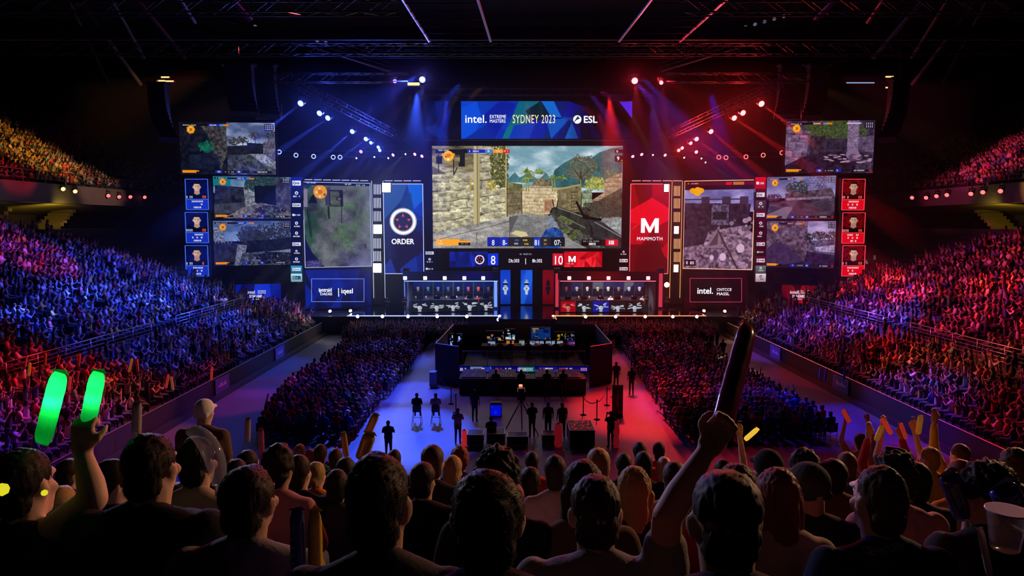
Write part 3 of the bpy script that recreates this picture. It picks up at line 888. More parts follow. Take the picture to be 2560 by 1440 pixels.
    cv.line(1440, 1040, 1654, 1160, 10, (.42, .44, .46)); cv.line(1400, 1060, 1420, 1130, 8, (.08, .08, .08)); cv.line(1120, 915, 1370, 1005, 8, (.48, .48, .44)); cv.line(1150, 1085, 1400, 1250, 6, (.12, .12, .12))
    cv.line(1290, 880, 1350, 1000, 18, (.07, .07, .07)); cv.line(1350, 1000, 1480, 1020, 26, (.07, .07, .07))
    cv.line(1095, 860, 1108, 930, 8, (.05, .05, .05)); cv.line(1140, 860, 1128, 930, 8, (.05, .05, .05)); cv.line(1078, 960, 1095, 930, 14, (.1, .1, .1))
    for x, y in ((1180, 1010), (1230, 1040), (1200, 1110), (1290, 1120), (1250, 1160)): cv.blob(x, y, 40, 22, (.34, .38, .20), int(x), .6, 6)
    cv.line(1160, 985, 1360, 1085, 7, (.42, .43, .42)); cv.line(1130, 1010, 1340, 1150, 4, (.38, .38, .38))
    # captions
    cv.rect(155, 457, 410, 488, (.05, .06, .10)); glyphs(cv, 172, 460, 100, 10, 12, (.8, .85, .9), 1)
    cv.rect(408, 457, 553, 486, (.07, .17, .72)); glyphs(cv, 425, 464, 80, 13, 8, (.9, .9, 1), 2); cv.rect(553, 457, 615, 486, (.25, .50, .85)); cv.rect(617, 457, 697, 486, (.95, .60, .18)); cv.rect(697, 457, 750, 486, (.85, .12, .12))
    glyphs(cv, 640, 464, 35, 12, 3, (1, .9, .5), 3); glyphs(cv, 705, 466, 36, 9, 4, (1, .8, .8), 4); glyphs(cv, 573, 462, 18, 16, 1, (1, 1, 1), 5)
    for bx in ((160, 510, 210, 570), (300, 470, 390, 500), (350, 500, 390, 590), (340, 560, 390, 594)): cv.rect(*bx, (.09, .10, .09))
    for a, b in (((170, 480), (390, 480)), ((180, 500), (180, 640)), ((300, 540), (300, 660)), ((330, 600), (300, 660))): cv.line(*a, *b, 8, (.1, .1, .08))
    cv.ell(258, 510, 42, 42, (1, .70, .16)); cv.rect(205, 488, 310, 508, (.95, .62, .12)); cv.rect(245, 492, 275, 520, (.80, .45, .08)); cv.ell(238, 515, 6, 7, (.4, .2, .05)); cv.ell(257, 535, 9, 7, (1, .95, .8))
    cv.rect(1592, 458, 1654, 486, (.06, .08, .11)); cv.rect(1592, 490, 1654, 503, (.15, .35, .50)); cv.rect(1592, 506, 1654, 556, (.07, .08, .11)); glyphs(cv, 1605, 464, 18, 16, 1, (.9, .9, .9), 8); cv.rect(1642, 540, 1652, 549, (.8, .5, .2))
    cv.rect(153, 1177, 345, 1227, (1, .64, .16)); cv.rect(335, 1190, 430, 1228, (.08, .07, .06)); cv.rect(335, 1190, 430, 1204, (1, .62, .14)); glyphs(cv, 168, 1187, 40, 9, 5, (1, .9, .7), 9); glyphs(cv, 168, 1207, 40, 9, 5, (1, .9, .7), 10); glyphs(cv, 355, 1209, 60, 9, 6, (.7, .6, .5), 12)
    cv.rect(567, 1161, 1195, 1234, (.16, .15, .16)); cv.rect(567, 1161, 662, 1232, (.06, .14, .62)); cv.rect(668, 1161, 736, 1232, (.09, .18, .68)); cv.rect(945, 1165, 1000, 1232, (.08, .22, .75)); cv.rect(1080, 1163, 1195, 1234, (.08, .09, .14))
    for x, y, c in ((790, 1178, (.3, .4, .9)), (785, 1207, (.8, .8, .9)), (858, 1178, (.9, .8, .3)), (868, 1210, (.9, .7, .3)), (1015, 1178, (.9, .8, .3)), (1015, 1210, (.9, .6, .3))): glyphs(cv, x, y, 36, 13, 3, c, x)
    cv.rect(1333, 1180, 1490, 1230, (.06, .05, .08)); glyphs(cv, 1345, 1190, 130, 8, 16, (.6, .6, .6), 13); glyphs(cv, 1375, 1207, 75, 18, 5, (1, 1, 1), 14); cv.rect(1490, 1180, 1526, 1230, (.2, .06, .09)); cv.rect(1528, 1178, 1628, 1230, (.85, .10, .18)); glyphs(cv, 1552, 1188, 45, 32, 3, (1, 1, 1), 15)
    return cv
m_ = screen('led_screen', 'largest central screen showing a shooting game with a stone wall and a rifle', 1080, 365, 1557, 621, 71, 71, paint_main(), 1.05)
for s_, x_ in (('8', 1233), ('8-', 1262), ('81', 1343), ('07:', 1394)):
    text(s_, x_, 613, 14, 71, parent=m_, sx=.75, name='score_digit')
text('9', 1545, 401, 10, 71, parent=m_, name='score_digit')

# ---- name screen -----------------------------------------------------
def paint_name():
    cv = Canvas(523, 94, 1.2, (.008, .008, .03), view=(52, 74, 1730, 374))
    P = cv.poly
    P([(52, 74), (262, 74), (168, 250), (252, 372), (52, 372)], (.01, .05, .22)); P([(140, 74), (262, 74), (168, 250)], (.03, .10, .36)); P([(52, 290), (150, 255), (230, 372), (180, 372)], (.02, .14, .38)); P([(168, 250), (252, 372), (190, 372)], (.02, .10, .30))
    cv.rect(356, 74, 1492, 374, (.01, .10, .62))
    m = (cv.X > 356) & (cv.X < 1200)
    cv.put(m, grad(cv, (.02, .25, .78), (.01, .10, .55), np.clip((cv.X - 356) / 800 + (cv.n(40, 5, 2) - .5) * .8, 0, 1)))
    for t, c in (([(356, 130), (480, 74), (560, 140), (440, 374), (356, 374)], (.03, .30, .85)), ([(480, 74), (660, 74), (520, 200)], (.02, .22, .70)), ([(520, 200), (660, 74), (800, 90), (620, 374), (560, 260)], (.02, .13, .60)),
                 ([(560, 260), (620, 374), (380, 374)], (.02, .17, .60)), ([(820, 74), (990, 74), (880, 260), (760, 350), (720, 300)], (.02, .38, .48)), ([(990, 74), (1080, 160), (1000, 240), (900, 190), (870, 150)], (.01, .14, .20)), ([(720, 290), (780, 250), (740, 374), (685, 374)], (.03, .42, .52)),
                 ([(780, 270), (960, 240), (900, 374), (740, 374)], (.03, .22, .70)), ([(960, 240), (1040, 200), (1000, 374), (900, 374)], (.02, .14, .62)), ([(1000, 74), (1100, 74), (1160, 200), (1080, 200)], (.05, .40, .80)), ([(1100, 74), (1220, 74), (1180, 200)], (.03, .12, .42)),
                 ([(1040, 220), (1230, 210), (1080, 374)], (.04, .32, .72)), ([(1000, 374), (1060, 300), (1080, 374)], (.02, .16, .42)), ([(1230, 210), (1240, 374), (1110, 374)], (.02, .12, .40)), ([(1245, 240), (1300, 374), (1190, 374)], (.06, .38, .80)), ([(1230, 210), (1342, 120), (1300, 300)], (.02, .16, .44)),
                 ([(1300, 200), (1440, 330), (1410, 374), (1320, 374)], (.01, .08, .30)), ([(1220, 74), (1492, 74), (1492, 374), (1440, 300), (1342, 120)], (.01, .04, .14)), ([(1150, 200), (1340, 200), (1260, 240)], (.05, .26, .60))):
        P(t, c)
    m = cv.X > 1180
    f = np.clip(1 - (cv.X - 1180) / 330, 0, 1)
    cv.im[m] *= f[m][:, None]
    P([(1625, 78), (1730, 76), (1730, 212)], (.30, .16, .85)); P([(1300, 110), (1342, 120), (1230, 260)], (.02, .10, .34), .8); P([(1400, 260), (1492, 374), (1400, 374)], (.01, .05, .25), .8)
    return cv
n_ = screen('led_screen', 'long low screen above the centre with the event name in white and gold letters', 1058, 253, 1581, 347, 69, 69, paint_name(), 1.0)
GOLD = emat('text_gold', (1, .82, .42), 1.2)
text('intel.', 1162, 307, 20, 69, parent=n_, align='LEFT', bold=.012, sx=1.02)
text('EXTREME', 1224, 296, 8.6, 69, parent=n_, align='LEFT', bold=.01, sx=.82)
text('MASTERS', 1224, 307, 8.6, 69, parent=n_, align='LEFT', bold=.01, sx=.82)
text('SYDNEY 2023', 1281, 308, 21, 69, GOLD, n_, align='LEFT', sx=.56, bold=.008, spacing=1.12)
text('ESL', 1458, 307, 17, 69, parent=n_, align='LEFT', bold=.03, sx=1.02)
c_ = W(1443, 299, 69) + Vector((0, -.08, 0)); mb = MB(); R_ = 10 * 69 / F
for k in range(24):
    pass
mb.lathe([(R_, 0), (R_, .03), (R_ * .2, .035), (0, .035)], c_, (0, -1, 0), 28)
mb.build('emblem_disc', M_TXT, n_)
mb = MB(); ink = emat('emblem_ink', (.01, .02, .06), 1)
for j in (-1, 0, 1):
    a = c_ + Vector((-R_ * .75 + j * R_ * .12, -.06, -R_ * (.55 - .30 * j))); b = c_ + Vector((R_ * (.45 + .25 * j) * .8, -.06, R_ * (.72 - .22 * (j + 1))))
    mb.tube(a, b, .035, 4, .07)
mb.build('emblem_stroke', ink, n_)

# ---- score strip ------------------------------------------------------
cv = Canvas(382, 39, 1.2, (.02, .02, .05), view=(0, 0, 382, 39))
facets(cv, 0, 0, 95, 39, [(.02, .08, .45), (.03, .12, .60), (.04, .10, .38), (.08, .14, .60)], 4, 3)
cv.rect(63, 5, 93, 34, (.03, .09, .36)); cv.rect(96, 5, 122, 34, (.05, .20, .85)); cv.rect(258, 5, 284, 34, (.85, .12, .20)); facets(cv, 286, 0, 382, 39, [(.75, .04, .10), (.90, .08, .14), (.85, .14, .18), (.70, .02, .08)], 5, 3)
cv.rect(287, 5, 318, 34, (.80, .08, .14)); glyphs(cv, 292, 29, 22, 3, 7, (1, .8, .8), 5); cv.rect(126, 1, 254, 38, (.05, .02, .07)); glyphs(cv, 175, 5, 30, 3, 10, (.6, .6, .7), 6)
cv.ell(75, 20, 11.5, 11.5, (.95, .95, 1)); cv.ell(75, 20, 9, 9, (.02, .04, .16))
for k in range(5):
    t = -math.pi / 2 + k * 2 * math.pi / 5; cv.line(75 + math.cos(t) * 4, 20 + math.sin(t) * 4, 75 + math.cos(t) * 7, 20 + math.sin(t) * 7, 2, (.85, .3, .4))
s_ = screen('led_screen', 'narrow score strip beneath the main screen, blue 8 against red 10', 1124, 629, 1506, 668, 70.6, 70.6, cv, 1., M_TXT if False else None)
text('8', 1233, 661, 23, 70.6, parent=s_, sx=.8); text('10', 1395, 661, 23, 70.6, parent=s_, sx=.8, bold=.005); big_m(1430, 655, 15, 18, 70.55, s_)
text('Db:303', 1285, 656, 9, 70.6, parent=s_, sx=.75, bold=.01); text('8h:302', 1343, 656, 9, 70.6, parent=s_, sx=.75, bold=.01); text('|', 1314, 657, 12, 70.6, parent=s_)

# ---- team banners ------------------------------------------------------
cv = Canvas(99, 224, 1.2, (.03, .05, .16))
cv.put(np.ones_like(cv.X, bool), grad(cv, (.10, .22, .52), (.06, .05, .20), np.clip(cv.Y / 224, 0, 1)))
for t, c in (([(0, 0), (60, 0), (45, 40), (0, 90)], (.16, .34, .62)), ([(60, 0), (99, 0), (99, 40), (74, 66)], (.05, .40, .90)), ([(74, 66), (99, 40), (99, 84)], (.02, .22, .75)), ([(40, 80), (74, 48), (78, 72), (99, 90), (60, 90)], (.04, .22, .66)), ([(45, 40), (70, 20), (74, 66), (40, 80)], (.07, .24, .50)),
             ([(0, 205), (15, 186), (30, 224), (0, 224)], (.10, .20, .62)), ([(38, 214), (80, 178), (84, 224), (42, 224)], (.10, .20, .64)), ([(80, 178), (99, 160), (99, 224), (84, 224)], (.06, .14, .50)), ([(35, 120), (70, 100), (99, 130), (99, 170), (40, 205), (25, 160)], (.10, .04, .20))):
    cv.poly(t, c, .8)
b_ = screen('team_banner', 'tall blue banner screen with a white ring emblem of red arrowheads', 958, 460, 1057, 684, 71.5, 71.5, cv, 1., emat('edge_lilac', (.55, .6, 1), 1.4), 'banner')
c_ = W(1008, 554, 71.3); RR = 31.5 * 71.3 / F
def ring(mb, c, r0, r1, n=40, y=-.05):
    vs = []
    for k in range(n):
        t = 2 * math.pi * k / n
        vs += [(c.x + math.cos(t) * r0, c.y + y, c.z + math.sin(t) * r0), (c.x + math.cos(t) * r1, c.y + y, c.z + math.sin(t) * r1)]
    mb.add(vs, [(2*k, 2*k+1, (2*k+3) % (2*n), (2*k+2) % (2*n)) for k in range(n)])
mb = MB(); ring(mb, c_, RR * .80, RR); ring(mb, c_, RR * 1.04, RR * 1.06); ring(mb, c_, RR * .74, RR * .76); mb.build('ring_emblem', M_TXT, b_)
mb = MB(); mb.lathe([(RR * .79, 0), (0, .01)], c_ + Vector((0, -.02, 0)), (0, -1, 0), 36); mb.build('emblem_field', emat('field_navy', (.015, .02, .07), 1), b_)
MRED = emat('emblem_red', (.85, .05, .12), 1.1)
for k in range(5):
    t = math.pi / 2 + k * 2 * math.pi / 5
    u = Vector((math.cos(t), 0, math.sin(t))); v = Vector((-u.z, 0, u.x)); cc = c_ + Vector((0, -.07, 0))
    MB().add([cc + u * RR * .66, cc + u * RR * .34 + v * RR * .12, cc + u * RR * .44, cc + u * RR * .34 - v * RR * .12], [(0, 1, 2), (0, 2, 3)]).build('arrowhead', MRED, b_)
text('ORDER', 1007, 610, 13.5, 71.3, parent=b_, bold=.035, sx=.93)

cv = Canvas(99, 224, 1.2, (.5, .01, .05))
cv.put(np.ones_like(cv.X, bool), grad(cv, (.72, .02, .08), (.32, .0, .05), np.clip(cv.Y / 224, 0, 1)))
for t, c in (([(8, 0), (55, 0), (55, 30), (28, 70)], (.42, .06, .07)), ([(0, 0), (8, 0), (28, 70), (0, 60)], (.62, .02, .08)), ([(0, 65), (55, 34), (99, 60), (99, 90), (60, 110), (0, 95)], (.98, .04, .14)), ([(55, 34), (99, 20), (99, 60)], (.62, .02, .08)), ([(0, 95), (60, 110), (30, 150), (0, 150)], (.80, .03, .12)),
             ([(60, 110), (99, 90), (99, 160), (70, 140)], (.62, .02, .10)), ([(78, 165), (99, 145), (99, 190), (90, 180)], (.80, .03, .12)), ([(20, 160), (70, 140), (90, 180), (99, 190), (99, 224), (10, 224)], (.36, .01, .05)), ([(0, 150), (30, 150), (20, 160), (10, 224), (0, 224)], (.45, .01, .06)), ([(0, 118), (22, 96), (14, 106)], (1, .35, .3))):
    cv.poly(t, c, .85)
b_ = screen('team_banner', 'tall red banner screen with a large white letter M', 1577, 460, 1674, 684, 71.5, 71.5, cv, 1., emat('edge_rose', (1, .22, .25), 1.4), 'banner')
big_m(1624, 582, 36, 44, 71.3, b_); text('MAMMOTH', 1624, 601, 9.0, 71.3, parent=b_, bold=.006, sx=.95, spacing=1.12)

# ---- tall and paired game screens -------------------------------------
def paint_moss():
    cv = Canvas(168, 216, 1.25, view=(78, 110, 920, 1190))
    rough(cv, [(78, 110), (920, 110), (920, 1190), (78, 1190)], (.42, .43, .45), 61, .7, 34)
    m = np.ones_like(cv.X, bool)
    g = np.clip((cv.n(40, 62, 4) - .42) * 3.2, 0, 1) * np.clip(1.5 - np.abs(cv.X - 640) / 500 - np.abs(cv.Y - 450) / 700, 0, 1)
    cv.put(m, cv.im * (1 - .7 * g[..., None]) + np.array((.30, .46, .22)) * (.7 * g * (.6 + .8 * cv.n(6, 63, 3)))[..., None])
    g = np.clip(1.2 - np.abs(cv.X - 130) / 160, 0, 1) * np.clip((cv.n(30, 64, 3) - .35) * 3, 0, 1)
    cv.put(m, cv.im * (1 - .8 * g[..., None]) + np.array((.12, .30, .18)) * (.8 * g)[..., None])
    g = np.clip((cv.Y - 850) / 400, 0, 1) * np.clip((cv.X - 400) / 300, 0, 1)
    cv.put(m, cv.im + g[..., None] * np.array((.10, .06, .38)) * .8)
    g = np.clip((cv.X - 700) / 500, 0, .4)
    cv.put(m, cv.im * (1 - g[..., None]) + g[..., None] * np.array((.6, .65, .72)))
    cv.poly([(78, 700), (100, 850), (170, 1000), (320, 1190), (78, 1190)], (.02, .06, .28)); cv.blob(190, 1150, 90, 50, (.30, .28, .50), 66, .8, 8)
    cv.line(120, 450, 160, 800, 14, (.05, .09, .10)); cv.line(140, 450, 175, 800, 5, (.05, .09, .10)); cv.rect(78, 200, 130, 420, (.55, .50, .62)); cv.blob(130, 160, 60, 40, (.1, .2, .08), 68)
    cv.rect(345, 180, 405, 400, (.22, .22, .34)); cv.rect(400, 205, 570, 415, (.08, .08, .10)); rough(cv, [(410, 222), (520, 222), (540, 400), (410, 400)], (.42, .45, .36), 69, .4); cv.rect(485, 290, 560, 335, (.05, .05, .05)); cv.rect(505, 300, 545, 330, (.4, .38, .3)); cv.rect(420, 130, 570, 200, (.35, .38, .36))
    cv.line(385, 420, 390, 560, 26, (.12, .12, .14)); cv.line(548, 420, 548, 620, 12, (.18, .15, .17)); cv.poly([(175, 290), (205, 260), (235, 330), (245, 372), (135, 372)], (.03, .03, .04))
    cv.ell(288, 230, 84, 86, (.98, .62, .12)); cv.ell(288, 230, 30, 26, (.78, .45, .12)); cv.ell(280, 186, 12, 12, (1, .95, .85)); cv.ell(242, 234, 12, 14, (1, .95, .85)); cv.ell(283, 288, 11, 11, (1, .95, .85)); cv.ell(343, 264, 13, 15, (.35, .22, .1))
    cv.line(700, 850, 920, 870, 4, (.15, .15, .22)); cv.line(600, 920, 910, 985, 5, (.15, .14, .3)); cv.rect(820, 890, 860, 960, (.25, .25, .35))
    cv.rect(78, 106, 920, 148, (.04, .08, .22)); glyphs(cv, 125, 112, 110, 12, 9, (.9, .9, 1), 3); glyphs(cv, 600, 122, 80, 16, 6, (.9, .9, 1), 4); glyphs(cv, 740, 128, 120, 16, 6, (.8, .8, 1), 5)
    return cv
EB = emat('edge_white_blue', (.5, .58, 1), 1.0); EO = emat('edge_orange', (1, .5, .3), 1.6)
screen('led_screen', 'tall left screen showing mossy rock with a round orange game icon', 757, 455, 925, 669, 69.7, 72, paint_moss(), .85, EB)

def paint_ruin(seed, w, h, tint, kind, blue):
    cv = Canvas(w, h, 1.25)
    sk = ((.32, .36, .46), (.66, .70, .80))
    tn = np.array(tint)
    if kind == 'alley':          # dark wall left, sky and trees right, rifle
        sky(cv, w * .48, 0, w, h * .5, sk[0], (.78, .80, .86), seed)
        rough(cv, [(w*.49, h*.45), (w, h*.40), (w, h), (w*.49, h)], (.34, .34, .38), seed+1, .7, 9)
        for x, y, r in ((.57, .36, .06), (.66, .33, .06), (.79, .25, .065), (.93, .22, .08)): cv.blob(w*x, h*y, w*r, h*.07, (.26, .24, .20), seed+int(x*90), .8, 4); cv.line(w*x, h*y, w*x, h*(y+.18), 1.6, (.15, .13, .12))
        rough(cv, [(w*.49, h*.45), (w*.72, h*.45), (w*.72, h*.62), (w*.49, h*.62)], (.18, .18, .20), seed+3, .5, 5); rough(cv, [(w*.70, h*.38), (w*.87, h*.40), (w*.87, h*.60), (w*.72, h*.62)], (.16, .16, .19), seed+4, .4, 6); stone(cv, [(w*.87, h*.38), (w, h*.30), (w, h*.72), (w*.87, h*.60)], (.42, .38, .40), seed+5, 7, brick=8)
        rough(cv, [(w*.72, h*.60), (w*.87, h*.60), (w, h*.74), (w, h*.9), (w*.8, h*.72)], (.74, .72, .74), seed+6, .5, 5)
        rough(cv, [(0, 0), (w*.49, 0), (w*.49, h), (0, h)], (.12, .13, .17), seed+7, .8, 10); rough(cv, [(w*.20, h*.03), (w*.49, h*.05), (w*.49, h*.6), (w*.42, h*.9), (w*.33, h*.5), (w*.30, h*.25)], (.36, .33, .30), seed+8, .8, 7)
        cv.blob(w*.27, h*.46, w*.09, h*.13, (.10, .40, .28), seed+9, .5, 5); rough(cv, [(w*.1, h*.62), (w*.38, h*.60), (w*.42, h*.85), (w*.1, h*.9)], (.16, .18, .25), seed+10, .5, 10)
        gun(cv, [(w*.67, h*.62), (w*.73, h*.60), (w*.86, h*.78), (w, h*.90), (w, h), (w*.82, h), (w*.72, h*.84)], seed+11)
    elif kind == 'court':        # steps between walls with trees
        sky(cv, 0, 0, w, h * .4, (.30, .42, .46), (.62, .74, .78), seed)
        cv.rect(0, 0, w*.22, h*.25, (.10, .50, .50))
        for x, y, r in ((.60, .16, .17), (.80, .14, .16), (.50, .26, .10)): cv.blob(w*x, h*y, w*r, h*.22, (.18, .26, .22), seed+int(x*50), .9, 7)
        rough(cv, [(w*.02, h*.22), (w*.42, h*.26), (w*.42, h*.75), (0, h*.95)], (.22, .22, .25), seed+2, .8, 12); rough(cv, [(0, h*.68), (w*.40, h*.60), (w*.40, h*.75), (0, h)], (.34, .34, .38), seed+3, .5, 12)
        rough(cv, [(w*.38, h*.28), (w*.52, h*.36), (w*.55, h*.70), (w*.40, h*.72)], (.70, .70, .68), seed+4, .6, 6); rough(cv, [(w*.52, h*.22), (w*.80, h*.2), (w*.80, h*.7), (w*.52, h*.62)], (.08, .10, .12), seed+5, .6, 9)
        rough(cv, [(w*.80, h*.05), (w, h*.02), (w, h), (w*.80, h*.70)], (.36, .34, .38), seed+6, .7, 10)
        rough(cv, [(w*.1, h), (w*.35, h*.75), (w*.6, h*.62), (w*.82, h*.70), (w, h*.85), (w, h)], (.62, .56, .56), seed+7, .6, 7); cv.blob(w*.72, h*.80, w*.2, h*.10, (.14, .12, .16), seed+8, .8, 6)
        gun(cv, [(w*.62, h), (w*.66, h*.8), (w*.70, h*.66), (w*.80, h*.80), (w*.86, h)], seed+11)
    elif kind == 'terrace':      # broad tree mass, parapets
        sky(cv, 0, 0, w, h * .45, (.28, .34, .48), (.60, .70, .84), seed)
        for x, y, rx in ((.45, .30, .13), (.60, .27, .14), (.85, .24, .14), (.53, .38, .2)): cv.blob(w*x, h*y, w*rx, h*.16, (.20, .20, .25), seed+int(x*50), .95, 5)
        rough(cv, [(0, h*.12), (w*.10, h*.18), (w*.15, h*.5), (0, h*.5)], (.62, .64, .72), seed+1, .8, 5); rough(cv, [(0, h*.45), (w*.30, h*.50), (w*.32, h), (0, h)], (.22, .21, .27), seed+2, .6, 10); rough(cv, [(w*.30, h*.52), (w*.42, h*.55), (w*.36, h), (w*.25, h)], (.62, .62, .68), seed+3, .5, 6)
        rough(cv, [(w*.42, h*.44), (w*.75, h*.42), (w, h*.36), (w, h*.72), (w*.42, h*.72)], (.13, .15, .23), seed+4, .6, 10); rough(cv, [(w*.36, h*.72), (w, h*.66), (w, h), (w*.30, h)], (.42, .42, .50), seed+5, .8, 8); cv.blob(w*.8, h*.82, w*.22, h*.12, (.10, .10, .16), seed+6, .9, 7); rough(cv, [(w*.70, h*.70), (w, h*.64), (w, h*.72)], (.62, .66, .75), seed+7, .3, 6)
        for k in range(6): cv.line(w*(.02+.04*k), h*.5, w*(.03+.04*k), h*.36, 1.5, (.5, .5, .55))
    elif kind == 'rubble':       # dark gatehouse, stones in front
        sky(cv, 0, h*.1, w, h*.35, (.36, .40, .58), (.66, .70, .86), seed)
        for x in (.25, .55, .80): cv.rect(w*x, h*.18, w*(x+.12), h*.26, (.20, .20, .26)); 
        cv.rect(0, h*.20, w*.9, h*.215, (.2, .2, .25)); rough(cv, [(0, h*.25), (w*.96, h*.26), (w*.90, h*.62), (w*.05, h*.62)], (.22, .20, .24), seed+1, .6, 10); rough(cv, [(w*.40, h*.27), (w*.65, h*.27), (w*.65, h*.50), (w*.40, h*.50)], (.42, .42, .50), seed+2, .7, 5); rough(cv, [(w*.42, h*.35), (w*.62, h*.35), (w*.62, h*.44), (w*.42, h*.44)], (.16, .18, .20), seed+3, .6, 5)
        rough(cv, [(0, h*.62), (w*.9, h*.50), (w, h*.6), (w, h), (0, h)], (.60, .52, .58), seed+4, .9, 8); rough(cv, [(0, h*.55), (w*.4, h*.5), (w*.3, h*.72), (0, h*.76)], (.26, .22, .27), seed+5, .5, 9)
        r2 = random.Random(seed)
        for k in range(70): cv.ell(w*r2.uniform(.65, 1), h*r2.uniform(.42, .95), w*r2.uniform(.015, .045), h*r2.uniform(.01, .03), shade3(r2, .45, 1.1, (.62, .55, .60)))
        cv.poly([(w*.32, h*.76), (w*.52, h*.5), (w*.56, h*.76)], (.50, .44, .46)); cv.poly([(w*.37, h*.74), (w*.51, h*.56), (w*.50, h*.72)], (.30, .26, .28)); cv.line(w*.50, h*.56, w*.80, h, 4, (.25, .2, .2))
        for x, y, a, b, c in ((.47, .84, .05, .06, (.30, .26, .32)), (.58, .86, .045, .045, (.82, .76, .80)), (.83, .76, .055, .05, (.80, .74, .76)), (.42, .87, .03, .03, (.8, .75, .8))): cv.ell(w*x, h*y, w*a, h*b, c)
        cv.rect(w*.02, h*.90, w*.19, h*.97, (.10, .05, .08)); glyphs(cv, w*.05, h*.915, w*.12, h*.035, 4, (.9, .9, .9), 8)
        cv.rect(0, h*.015, w, h*.05, (.30, .04, .10)); glyphs(cv, w*.05, h*.025, w*.15, h*.012, 9, (.9, .8, .8), 2); cv.rect(w*.60, h*.015, w*.68, h*.05, (.8, .1, .15)); cv.rect(w*.70, h*.015, w*.85, h*.05, (.75, .45, .1))
    elif kind == 'roof':
        sky(cv, 0, 0, w, h*.5, (.34, .40, .56), (.62, .70, .84), seed)
        cv.blob(w*.48, h*.28, w*.18, h*.16, (.22, .26, .24), seed+1, .9, 6); cv.blob(w*.1, h*.48, w*.12, h*.08, (.2, .2, .25), seed+2, .8, 4); stone(cv, [(w*.6, 0), (w*.88, 0), (w*.88, h*.3), (w*.6, h*.34)], (.46, .48, .62), seed+3, 6, brick=9); rough(cv, [(w*.28, h*.40), (w*.95, h*.28), (w, h*.50), (w*.28, h*.55)], (.40, .36, .40), seed+4, .7, 8)
        rough(cv, [(w*.05, h*.6), (w*.4, h*.55), (w, h*.5), (w, h), (0, h)], (.33, .30, .36), seed+5, .7, 9, 3); cv.poly([(w*.38, h*.88), (w*.45, h*.64), (w*.55, h*.82), (w*.62, h*.95)], (.25, .22, .28)); cv.poly([(0, h*.9), (w*.3, h*.7), (w*.4, h*.72), (w*.3, h)], (.55, .50, .56), .7); rough(cv, [(w*.3, h*.5), (w*.95, h*.47), (w*.95, h*.52), (w*.3, h*.56)], (.68, .62, .70), seed+6, .4, 5)
    elif kind == 'corner':
        sky(cv, w*.6, 0, w, h*.5, (.44, .46, .60), (.76, .78, .90), seed); rough(cv, [(0, 0), (w*.6, 0), (w*.6, h*.85), (0, h)], (.46, .40, .46), seed+1, .8, 9); cv.poly([(0, h), (0, h*.6), (w*.12, h*.45), (w*.3, h*.5), (w*.6, h*.9), (w*.6, h)], (.20, .15, .28), .75)
        for x in (.78, .97): cv.blob(w*x, h*.30, w*.10, h*.09, (.22, .22, .22), seed+int(x*30), .8, 4)
        rough(cv, [(w*.6, h*.42), (w, h*.38), (w, h*.75), (w*.6, h*.68)], (.42, .40, .50), seed+3, .7, 6); rough(cv, [(w*.72, h*.55), (w, h*.5), (w, h*.66), (w*.74, h*.64)], (.78, .76, .90), seed+4, .5, 5); rough(cv, [(w*.6, h*.64), (w, h*.72), (w, h), (w*.55, h)], (.22, .17, .30), seed+5, .6, 8); cv.blob(w*.63, h*.36, w*.05, h*.10, (.12, .18, .12), seed+6, .8, 4)
    elif kind == 'pillar':
        rough(cv, [(0, 0), (w, 0), (w, h), (0, h)], (.30, .27, .36), seed, .6, 10); cv.blob(w*.55, h*.20, w*.30, h*.20, (.24, .34, .16), seed+1, 1.0, 7); stone(cv, [(0, h*.1), (w*.28, h*.2), (w*.24, h*.68), (0, h*.85)], (.42, .38, .46), seed+2, 5, brick=22, contrast=.9)
        rough(cv, [(w*.28, h*.28), (w*.46, h*.28), (w*.46, h*.68), (w*.28, h*.68)], (.26, .23, .28), seed+3, .6, 8); rough(cv, [(w*.46, h*.34), (w*.70, h*.34), (w*.70, h*.6), (w*.46, h*.6)], (.24, .23, .30), seed+8, .6, 8); rough(cv, [(w*.83, h*.32), (w, h*.28), (w, h*.6), (w*.83, h*.58)], (.46, .42, .52), seed+4, .5, 8); rough(cv, [(w*.2, h*.68), (w*.5, h*.58), (w*.8, h*.6), (w*.8, h), (0, h), (0, h*.85)], (.20, .16, .24), seed+5, .6, 8)
        cv.rect(w*.70, 0, w*.825, h*.56, (.66, .62, .70)); rough(cv, [(w*.70, 0), (w*.825, 0), (w*.825, h*.56), (w*.70, h*.56)], (.62, .58, .68), seed+6, .35, 5); cv.line(w*.69, h*.05, w*.84, h*.05, 3, (.8, .78, .85)); cv.ell(w*.765, h*.64, w*.075, h*.11, (.50, .44, .54)); cv.ell(w*.77, h*.70, w*.05, h*.07, (.34, .28, .38))
        r2 = random.Random(seed)
        for k in range(40): cv.ell(w*r2.uniform(.45, .98), h*r2.uniform(.64, .80), w*.025, h*.012, shade3(r2, .6, 1.15, (.66, .58, .62)))
    cv.im = cv.im * tn
    hud(cv, w, h, seed, blue, top=(kind != 'rubble'), bottom=(kind != 'rubble'))
    if kind == 'rubble':
        for k in range(5): cv.ell(w*(.12+.03*k), h*(.11+.01*(k % 2)), w*.045, h*.03, (1, .62, .1))
        cv.ell(w*.19, h*.12, w*.06, h*.05, (1, .68, .12))
    return cv
BT, RT = (.95, 1.0, 1.12), (1.08, .95, 1.06)
screen('led_screen', 'highest left screen showing a dark alley and cloudy game sky', 447, 305, 686, 436, 64, 64.6, paint_ruin(101, 239, 131, BT, 'alley', True), .85)
screen('led_screen', 'upper of the two paired left screens showing a courtyard with steps', 532, 439, 726, 546, 66.5, 69, paint_ruin(131, 194, 107, BT, 'court', True), .75)
screen('led_screen', 'lower of the two paired left screens showing trees above parapets', 532, 552, 726, 665, 66.5, 69, paint_ruin(161, 194, 113, BT, 'terrace', True), .75)
